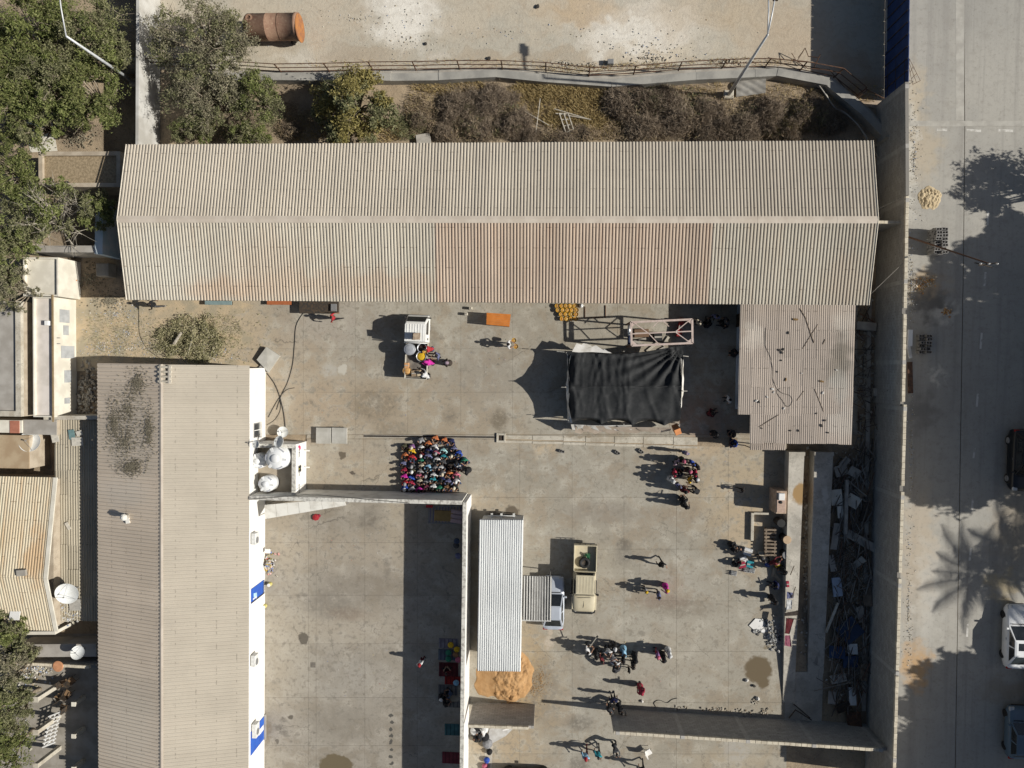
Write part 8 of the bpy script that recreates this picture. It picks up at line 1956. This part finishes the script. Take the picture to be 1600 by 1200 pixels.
for lab, x, y, d, a, c, z in (('white square box on the stall', 1167, 861, (.62, .55, .3), -.3, 'white', 0), ('white carton behind the white square box', 1161, 873, (.5, .45, .3), .5, 'white', 0), ('dark red crate on the stall', 1157.5, 881, (.55, .45, .35), .3, 'crimson', 0), ('teal crate on the stall', 1170, 880, (.5, .5, .35), -.2, 'teal', 0), ('small blue box on the stall', 1198.5, 882, (.3, .2, .25), -.3, 'blue', 0), ('pale cream box lying west of the drums', 1190, 863.5, (.55, .25, .2), .05, 'cream', 0), ('yellow and orange carton beside the egg trays', 1213.5, 880, (.4, .4, .35), .4, 'yellow', .2), ('crimson box leaning on the ramp edge', 1229, 911, (.2, .45, .3), .1, 'crimson', .5)):
    crate('goods_box', lab, 'box', x, y, d, a, cloth(c), z, 'boxes on the stall by the ramp')
for i, (x, y) in enumerate(((1166, 890), (1174, 891), (1221, 878), (1227, 884), (1146, 895))):
    o = thing('bottle_crate', ['west crate of white bottles below the teal crate', 'east crate of white bottles below the teal crate', 'crate of white bottles beside the yellow carton', 'crate of white bottles against the ramp', 'crate of white bottles at the feet of the seated person in black'][i], 'crate', P(x, y, 0), R.uniform(-.3, .3), 'crates of white bottles')
    MB().box((0, 0, .04), (.44, .36, .08)).build('tray', M_acg, o, loc=(0, 0, 0))
    for u in range(4):
        for v in range(3): MB().lathe((-.16 + u * .107, -.12 + v * .12, .06), [(.038, 0), (.038, .16), (.015, .22), (.015, .26)], 7).build('bottle', M_plast, o, True, (0, 0, 0))
for lab, x, y, l, a, z in (('cardboard strip lying on the ground by the stall, upper one', 1209, 894, .7, 1.4, .05), ('cardboard strip lying on the ground by the stall, lower one', 1214.5, 903, .7, -.9, .05)):
    tag(MB().box((0, 0, .03), (l, .24, .04)).build('cardboard_strip', pm('carton_plain', (0.52, 0.42, 0.29), None, 4), None, loc=P(x, y, z), rz=a), lab, 'cardboard', 'cardboard strips')
# washing laid over the ramp edge
def draped(label, pts, z, mat_, seed):
    r = random.Random(seed); m = MB(); n = 8
    A, B, C_, D = [P(*p, z) for p in pts]
    for j in range(n + 1):
        for i in range(n + 1):
            p = A.lerp(B, i / n).lerp(D.lerp(C_, i / n), j / n); p.z += .03 + .06 * abs(math.sin(i * 1.3 + r.random() * .6)) + .03 * r.random()
            m.v.append(tuple(p))
    for j in range(n):
        for i in range(n): a = j * (n + 1) + i; m.f.append((a, a + n + 1, a + n + 2, a + 1)); m.m.append(0)
    tag(m.build('cloth', mat_, None, True), label, 'cloth', 'cloths laid over the ramp edge')
draped('blue-grey cloth over the ramp edge, northernmost', [(1229, 924), (1240, 926), (1239, 934), (1229, 935)], 1.05, cloth('slate blue'), 1); draped('white cloth over the ramp edge', [(1228.5, 936), (1237, 937), (1236, 951), (1228, 952)], 1.0, cloth('white'), 2); draped('brown cloth over the ramp edge', [(1226, 957), (1247, 953), (1247, 961), (1226, 962)], .95, cloth('dark brown'), 3); draped('dark red cloth over the ramp edge', [(1228, 965), (1240, 966), (1233, 990), (1226, 989)], .9, cloth('maroon'), 4); draped('patterned pale cloth at the south end of the ramp washing', [(1226, 992), (1234, 992), (1236, 1010), (1225, 1008)], .8, island_mat('patterned_cloth', [(0.6, 0.58, 0.6), (0.3, 0.06, 0.08), (0.3, 0.3, 0.45)]), 5)
for i, (a, b) in enumerate((((1235, 898), (1241, 884)), ((1237, 934), (1243, 917)), ((1232, 966), (1250, 968)))): tag(MB().tube([P(*a, 1.15), P(*b, 1.5)], .035, 5).build('stick', M_wood), ['stick leaning on the ramp beside the stall', 'forked stick by the blue-grey cloth on the ramp', 'stick under the dark red cloth on the ramp'][i], 'stick', 'sticks on the ramp')
# trampled white sheet with plants
ws = thing('white_board', 'broken white boards lying on the ground west of the ramp', 'board', P(1185, 975, 0))
for q in ([(1170, 977), (1180, 966), (1190, 967), (1197, 976), (1187, 985), (1178, 984)], [(1188, 985), (1196, 979), (1199, 986), (1190, 988)]): MB().prism([w2(*p) for p in q], .02, .07).build('board', M_white, ws)
bits('rubbish', 'dark rubbish strewn round the broken white boards', 'rubbish', [(1195, 975, 10, 10), (1205, 985, 12, 14), (1182, 985, 8, 5), (1208, 1000, 10, 12), (1215, 995, 12, 14)], 260, .2, island_mat('dark_trash', [(0.05, 0.055, 0.06), (0.12, 0.12, 0.115), (0.3, 0.3, 0.29), (0.5, 0.5, 0.48), (0.08, 0.07, 0.06)]), 0, 31)
bits('rubble', 'rubble at the foot of the long block wall', 'rubble', [(1163, 1113, 16, 6), (1195, 1113, 10, 6), (1180, 1095, 6, 4), (1060, 1106, 16, 3), (1120, 1108, 20, 3)], 200, .15, MI_rub, 0, 32)
for i, (x, y, s) in enumerate(((1167, 1063, .35), (1178, 1072, .3), (1184, 1092, .4), (1217, 1017, .3), (1003, 1096, .28))): tag(put('stone', lumps[2 if i != 1 else 0][i % 2], None, P(x, y, .08), (0, 0, i * 2), s), ['pale stone beside the brown puddle, upper one', 'dark stone beside the brown puddle', 'pale stone between the puddle and the block wall', 'pale stone at the rubbish by the ramp', 'small pale stone near the person in crimson'][i], 'stone', 'stones in the lower yard')
cable('black cable loop near the yard wall end', [(1025, 1105), (1022, 1098), (1030, 1094), (1042, 1098), (1050, 1093), (1058, 1091)], .02, M_blk)
for i, (x, y, lab) in enumerate(((878, 705, 'single grey cinder block below the gutter strip'), (965, 707, 'cinder block standing on end below the gutter strip'), (1002, 705, 'pair-forming cinder block near the ring of people'))):
    o = put('cinder_block', BKm, None, P(x, y, .1), (0 if i == 0 else 0, 0, [-.3, -.6, -.7][i])); tag(o, ['single grey cinder block below the gutter strip', 'middle grey cinder block below the gutter strip', 'grey cinder block nearest the ring of people'][i], 'block', 'loose cinder blocks')
wv_ = thing('plastic_chair', 'white plastic chair lying south of the long block wall', 'chair', P(1012, 1171, 0), .6); MB().bbox((0, 0, .42), (.42, .42, .05), .02).build('seat', M_white, wv_, loc=(0, 0, 0)); MB().box((-.22, 0, .66), (.05, .42, .45)).build('backrest', M_white, wv_, loc=(0, 0, 0))
for sx in (-.18, .18):
    for sy in (-.18, .18): MB().tube([(sx, sy, .4), (sx * 1.2, sy * 1.2, 0)], .022, 5).build('leg', M_white, wv_, loc=(0, 0, 0))
bits('rubbish', 'orange and white rubbish strewn on the pavement beside the wall', 'rubbish', [(1448, 440, 16, 9), (1440, 448, 10, 8), (1480, 488, 8, 6)], 260, .13, island_mat('orange_trash', [(0.5, 0.22, 0.05), (0.56, 0.4, 0.2), (0.6, 0.58, 0.53), (0.3, 0.14, 0.05), (0.5, 0.3, 0.1)]), 0, 33)
# ---- debris strip behind the ramps, in the shade of the road wall
DB = [('broken grey slab at the north end of the debris strip', 1314, 735, 1.0, .8, .3, M_conc), ('second broken slab beside the grey one', 1335, 738, .9, .7, -.5, M_conc), ('pale board standing among the debris, west half', 1307, 777, .8, 1.2, .15, M_creamw), ('pale board among the debris, east half with a hole', 1333, 783, .9, .9, -.5, M_creamw), ('narrow pale board below the others in the debris', 1313, 800, .45, .9, .12, M_creamw), ('long slanting concrete beam in the debris', 1346, 845, 2.4, .6, -.5, M_conc), ('leaning grey panel beside the shaded ramp', 1305, 838, .5, 2.0, -.1, M_conc), ('blue-white panel in the debris', 1308, 917, .7, 1.4, .1, M_bluew), ('large dark blue panel in the debris', 1328, 985, 1.6, 1.5, .7, pm('dull_blue', (0.05, 0.075, 0.13), None, 2)), ('blue plastic crate lid in the debris', 1308, 1019, 1.1, .9, .0, pm('crate_blue', (0.04, 0.07, 0.14), None, 2)), ('second blue plastic crate lid in the debris', 1329, 1034, 1.1, .9, .05, pm('crate_blue', (0.03, 0.12, 0.42))), ('white grille on top of the blue lids', 1332, 1014, .7, .8, .1, M_ac), ('rusty sheet standing in the south corner', 1335, 1128, 1.0, 1.4, .1, M_rust), ('pale door panel in the south corner', 1332, 1088, .5, 1.3, .05, M_ac)]
for i, (lab, x, y, w, h, a, m_) in enumerate(DB):
    o = MB().bbox((0, 0, 0), (w, h, .09), .01).build('debris_board', m_, None, loc=P(x, y, .35), rz=a); o.rotation_euler = (R.uniform(-.15, .15), R.uniform(-.2, .2), a); tag(o, lab, 'panel', 'panels in the debris strip')
tag(MB().box((0, 0, 0), (.22, 4.0, .2)).build('beam', M_conc, None, loc=P(1322, 792, .6), rz=0.0), 'long upright-lying beam between the pale boards', 'beam'); tag(MB().box((0, 0, 0), (.16, 2.4, .1)).build('beam', M_gut, None, loc=P(1300, 965, .5), rz=-.35), 'pale slanting plank beside the shaded ramp', 'plank')
pmm = MB(); r = random.Random(77)
for _ in range(420):
    y = r.uniform(705, 1100); x = r.uniform(1300, 1362) if y > 715 else r.uniform(1340, 1375); a = r.gauss(1.5, .5); L_ = r.uniform(.6, 3.0); c = P(x, y, r.uniform(.1, .5)); v = Vector((math.cos(a), math.sin(a), r.uniform(-.08, .08))) * L_ / 2
    pmm.tube([c - v, c + v], r.uniform(.015, .045), 4)
for _ in range(90):
    y = r.uniform(480, 700); x = r.uniform(1336, 1368); a = r.uniform(0, 3.14); L_ = r.uniform(.4, 1.8); c = P(x, y, r.uniform(.05, .4)); v = Vector((math.cos(a), math.sin(a), r.uniform(-.1, .1))) * L_ / 2
    pmm.tube([c - v, c + v], r.uniform(.012, .04), 4)
tag(pmm.build('scrap', island_mat('scrap_mix', [(0.06, 0.05, 0.04), (0.2, 0.17, 0.14), (0.36, 0.33, 0.29), (0.12, 0.11, 0.1), (0.16, 0.08, 0.05)])), 'jumble of pipes, rods and laths heaped along the road wall', 'scrap', kind='stuff')
bits('rubble', 'broken concrete rubble along the road wall', 'rubble', [(1330, 760, 28, 60), (1330, 900, 28, 90), (1330, 1040, 28, 60), (1352, 590, 14, 100), (1385, 300, 14, 90), (1260, 880, 6, 150)], 1900, .22, MI_rub, -.05, 41)
for lab, x, y, l, h in (('squared concrete block projecting east of the shack', 1350, 510, 1.4, .5), ('concrete block beside the shack south-east side', 1369, 613, .7, .5)): tag(MB().bbox((0, 0, h / 2), (l, .6, h), .03).build('concrete_block', M_conc, None, loc=P(x, y, 0), rz=-.08), lab, 'block')
tag(MB().prism([w2(1358, 260), w2(1364, 260), w2(1352, 1110), w2(1346, 1110)], -.05, .1).build('wall_footing', M_conc), 'low concrete footing running along the road wall', 'footing')
# frame thrown in the corner by the long block wall
fr2 = thing('metal_frame', 'bent dark metal frame leaning at the foot of the long block wall', 'frame', P(1255, 1115, 0))
for a, b in (((1233, 1122, .1), (1243, 1109, .5)), ((1243, 1109, .5), (1268, 1125, .4)), ((1240, 1100, .2), (1266, 1122, .3))): MB().tube([P(*a), P(*b)], .045, 5).build('bar', M_iron, fr2)
# ---- things in the shade of the court wall
tr = thing('barred_cart', 'metal barred cart with cushions in the court wall corner', 'cart', P(698, 806, 0))
q = [P(671, 791, .9), P(722, 791, .9), P(724, 818, .9), P(669, 817, .9)]
for a, b in zip(q, q[1:] + q[:1]): bar(tr, 'rail', a, b, .07, .07, M_acg)
for p in q: MB().tube([p, Vector((p.x, p.y, 0))], .035, 6).build('leg', M_acg, tr)
for k in range(11): f = (k + .5) / 11; bar(tr, 'slat', q[0].lerp(q[1], f), q[3].lerp(q[2], f), .09, .04, pm('mauve_slat', (0.2, 0.18, 0.24), None, 3))
MB().bbox(P(693, 806, 1.0), (1.4, .8, .12), .03, -.03).build('brown_cushion', pm('tan_cushion', (0.30, 0.20, 0.08), None, 3), tr)
for k in range(3): MB().bbox(P(714 - k * .6, 800 + k * 7, 1.0), (.9, .3, .14), .03, -.15).build('pale_cushion', pm('pale_cushion', (0.45, 0.33, 0.34), None, 3), tr)
MB().box(P(671, 791, 1.1), (.5, .2, .15)).build('red_cloth', cloth('red'), tr)
MAT = [('pale striped mat at the north end of the court wall mats', 691, 1005, 2.0 * .5, .75, (0.40, 0.36, 0.42)), ('grey and teal mat below the pale striped one', 691, 1023, 1.6, .85, (0.22, 0.26, 0.32)), ('dark red patterned mat in the court wall shade', 691, 1046, 1.5, 1.1, (0.2, 0.035, 0.04)), ('bright red mat with a blue bundle on it', 700, 1063, 1.1, .65, (0.5, 0.04, 0.03)), ('grey mat at the south end of the court wall mats', 690, 1078, 1.4, .8, (0.30, 0.28, 0.27)), ('pale mat edge below the seated people', 705, 1101, 1.6, .45, (0.32, 0.3, 0.28)), ('teal mat near the photo bottom by the court wall', 700, 1140, 1.5, .9, (0.10, 0.26, 0.28)), ('red patterned mat at the photo bottom by the court wall', 698, 1184, 1.7, .9, (0.34, 0.06, 0.08))]
for i, (lab, x, y, w, h, c) in enumerate(MAT):
    o = thing('floor_mat', lab, 'mat', P(x + 10, y, .005)); MB().bbox((0, 0, .02), (max(w, 1.5), h, .04), .01).build('mat', pm('mat_%d' % i, tuple(q * .55 for q in c), tuple(q * .35 for q in c), 2), o, loc=(0, 0, 0))
    for k in range(5): MB().box((-.6 + k * .3, 0, .042), (.07, h * .96, .006)).build('stripe', pm('mat_stripe_%d' % i, tuple(q * .25 for q in c)), o, loc=(0, 0, 0))
for i, (x, y, c, lab) in enumerate(((704.5, 1007, 'yellow', 'yellow cushion on the pale striped mat'), (714, 1014, 'yellow', 'second yellow cushion nearer the court wall'), (701, 1019, 'green', 'green cushion on the grey mat'), (701, 1029, 'green', 'lower green cushion on the grey mat'), (713, 1066, 'light blue', 'light blue bundle on the bright red mat'), (716, 1030, 'pink', 'pink and white bundle by the court wall'), (712, 1022, 'brown', 'brown bundle on the grey mat'), (716, 868, 'slate blue', 'blue-grey bundle against the court wall, northern one'), (713, 852, 'dark grey', 'dark bundle against the court wall'), (714, 845, 'denim', 'denim bundle against the court wall'), (421, 1186 - 260, 'yellow', 'x'))):
    if lab == 'x': continue
    o = thing('cushion', lab, 'cushion', P(x, y, .05), R.uniform(0, 3), 'cushions and bundles by the court wall'); MB().lathe((0, 0, 0), [(.12, 0), (.22, .04), (.24, .1), (.19, .18), (.05, .21)], 10).build('stuffing', cloth(c), o, True, (0, 0, 0)); MB().lathe((0, 0, .2), [(.03, 0), (.05, .03), (.03, .05)], 7).build('knot', cloth(c), o, False, (0, 0, 0))
# things along the white building wall
hp = thing('scrap_heap', 'heap of cans and scrap against the white building wall', 'scrap', P(421, 880, 0)); h_ = bits('scrap_pieces', None, None, [(421, 880, 10, 16)], 170, .2, MI_trash, 0, 51, hump=.5); h_.parent = hp; h_.location = -wloc(hp)
MB().bbox(P(418, 861, .5), (.42, .32, .1), .02).build('white_board', M_white, hp)
for i, (x, y) in enumerate(((423, 912), (415, 946))): o = thing('yellow_can', ['yellow can standing by the white building wall', 'pale can with rags by the blue gate'][i], 'can', P(x, y, 0)); MB().lathe((0, 0, 0), [(.14, 0), (.15, .03), (.15, .38), (.13, .42)], 14).build('body', pm('pale_yellow', (0.62, 0.56, 0.2), None, 3), o, True, (0, 0, 0)); MB().lathe((0, 0, .42), [(.13, 0), (.12, .02)], 14).build('cap', M_white, o, False, (0, 0, 0))
bits('litter', 'scraps of litter over the yard concrete', 'litter', [(550, 850, 130, 40), (560, 640, 120, 60), (780, 880, 40, 40), (1000, 1000, 160, 120), (780, 560, 100, 70), (470, 760, 40, 40), (1090, 760, 80, 40), (560, 1060, 130, 120)], 240, .055, MI_trash, .0, 52)
rc = thing('red_cloth', 'small red crumpled cloth below the white awning', 'cloth', P(494, 808, 0)); MB().lathe((0, 0, 0), [(.28, 0), (.22, .1), (.26, .14), (.08, .2)], 7).build('folds', cloth('red'), rc, False, (0, 0, 0)); MB().box((.2, .1, .04), (.3, .2, .06), .5).build('corner', cloth('crimson'), rc, loc=(0, 0, 0))
# steel grate in the court floor
gt = thing('floor_grate', 'small square iron grate in the court floor', 'grate', P(489, 1039, 0)); MB().box((0, 0, .004), (.4, .4, .01)).build('pit', M_iron, gt, loc=(0, 0, 0))
for k in range(5): MB().box((-.16 + k * .08, 0, .012), (.03, .4, .012)).build('bar', M_conc, gt, loc=(0, 0, 0))
# bundles by the gateway
bg = thing('bundle_pile', 'pile of black and white bundles under the left block wall', 'bundles', P(750, 1145, 0))
for i, (x, y, c, s) in enumerate(((742, 1140, 'white', .35), (748, 1136, 'black', .45), (757, 1137, 'white', .35), (758, 1150, 'black', .35), (745, 1152, 'black', .3), (762, 1160, 'grey', .4))): MB().lathe(P(x, y, 0), [(s * .6, 0), (s, .12), (s * .9, .3), (s * .3, .42)], 10).build('bundle', cloth(c), bg, True)
dsh = thing('ground_sheet', 'white plastic sheet spread on the ground beside the bundles', 'sheet', P(780, 1150, 0)); MB().prism([w2(765, 1138), w2(802, 1138), w2(790, 1150), w2(768, 1162), w2(760, 1160)], .012, .03).build('sheet', pm('plastic_sheet', (0.55, 0.54, 0.52), (0.44, 0.42, 0.39), 2), dsh); MB().box(P(790, 1140, .04), (.5, .1, .03), .3).build('fold', M_white, dsh)
for i, (x, y, c) in enumerate(((765, 1173, 'black'), (761, 1186, 'blue'), (758, 1196, 'pink'))): o = thing('bag', ['black bag on the pale strip by the gateway wall', 'blue bag on the pale strip by the gateway wall', 'pink and white bag at the bottom edge by the gateway wall'][i], 'bag', P(x, y, 0), .2, 'bags by the gateway'); MB().lathe((0, 0, 0), [(.16, 0), (.24, .1), (.2, .3), (.06, .38)], 9).build('sack', cloth(c), o, True, (0, 0, 0)); MB().tube([(-.08, 0, .36), (0, 0, .5), (.08, 0, .36)], .015, 5).build('handle', cloth(c), o, True, (0, 0, 0))
sheet('pale_strip', [(758, 1165), (770, 1165), (764, 1290), (752, 1290)], M_gut, .012)
mm = thing('filming_pole', 'long pale boom pole held up over the filming group', 'pole', P(918, 1010, 0)); bar(mm, 'pole', P(921.5, 1011, 1.3), P(932.5, 995.5, 1.9), .05, .05, M_gut); MB().tube([P(932.5, 995.5, 1.9), P(933.8, 994, 1.95)], .07, 8).build('microphone', M_blk, mm, True)

# sand tracked out from the heap, grit along the wall foot
bits('loose_sand', 'thin scatter of orange sand and grit round the sand heap', 'sand', [(830, 1075, 24, 26), (800, 1100, 40, 8), (845, 1060, 14, 30)], 900, .05, island_mat('sand_grit', [(0.42, 0.25, 0.11), (0.5, 0.32, 0.15), (0.36, 0.24, 0.13)]), 0, 61)
bits('grit', 'grit and small stones along the road side of the block wall', 'grit', [(1424, 700, 8, 200), (1420, 950, 8, 150), (1428, 250, 10, 100), (1424, 450, 8, 120)], 900, .07, MI_pale, 0, 62)

for i_, (x, y, w, h, a) in enumerate(((1320, 722, .8, .5, .9), (1345, 765, .7, 1.1, .4), (1352, 800, .5, 1.5, -.2), (1300, 880, .5, 1.2, .1), (1340, 880, 1.2, .5, .8), (1355, 930, .6, 1.6, .1), (1318, 945, .9, .7, -.4), (1345, 960, .5, 1.3, .3), (1310, 1060, 1.2, .6, .2), (1350, 1050, .6, 1.2, -.1), (1318, 1105, 1.1, .7, .5), (1300, 1090, .6, .9, -.2))):
    o = MB().bbox((0, 0, 0), (w, h, .12), .02).build('debris_piece', (M_conc, M_wood, M_iron, M_greyf)[i_ % 4], None, loc=P(x, y, .3), rz=a); o.rotation_euler = (R.uniform(-.3, .3), R.uniform(-.3, .3), a)
    tag(o, '%s flat piece, %s from the north, lying among the dark debris along the road wall' % (('grey', 'brown', 'black', 'grey-brown')[i_ % 4], ord14[i_]), 'debris', 'flat pieces in the debris strip')
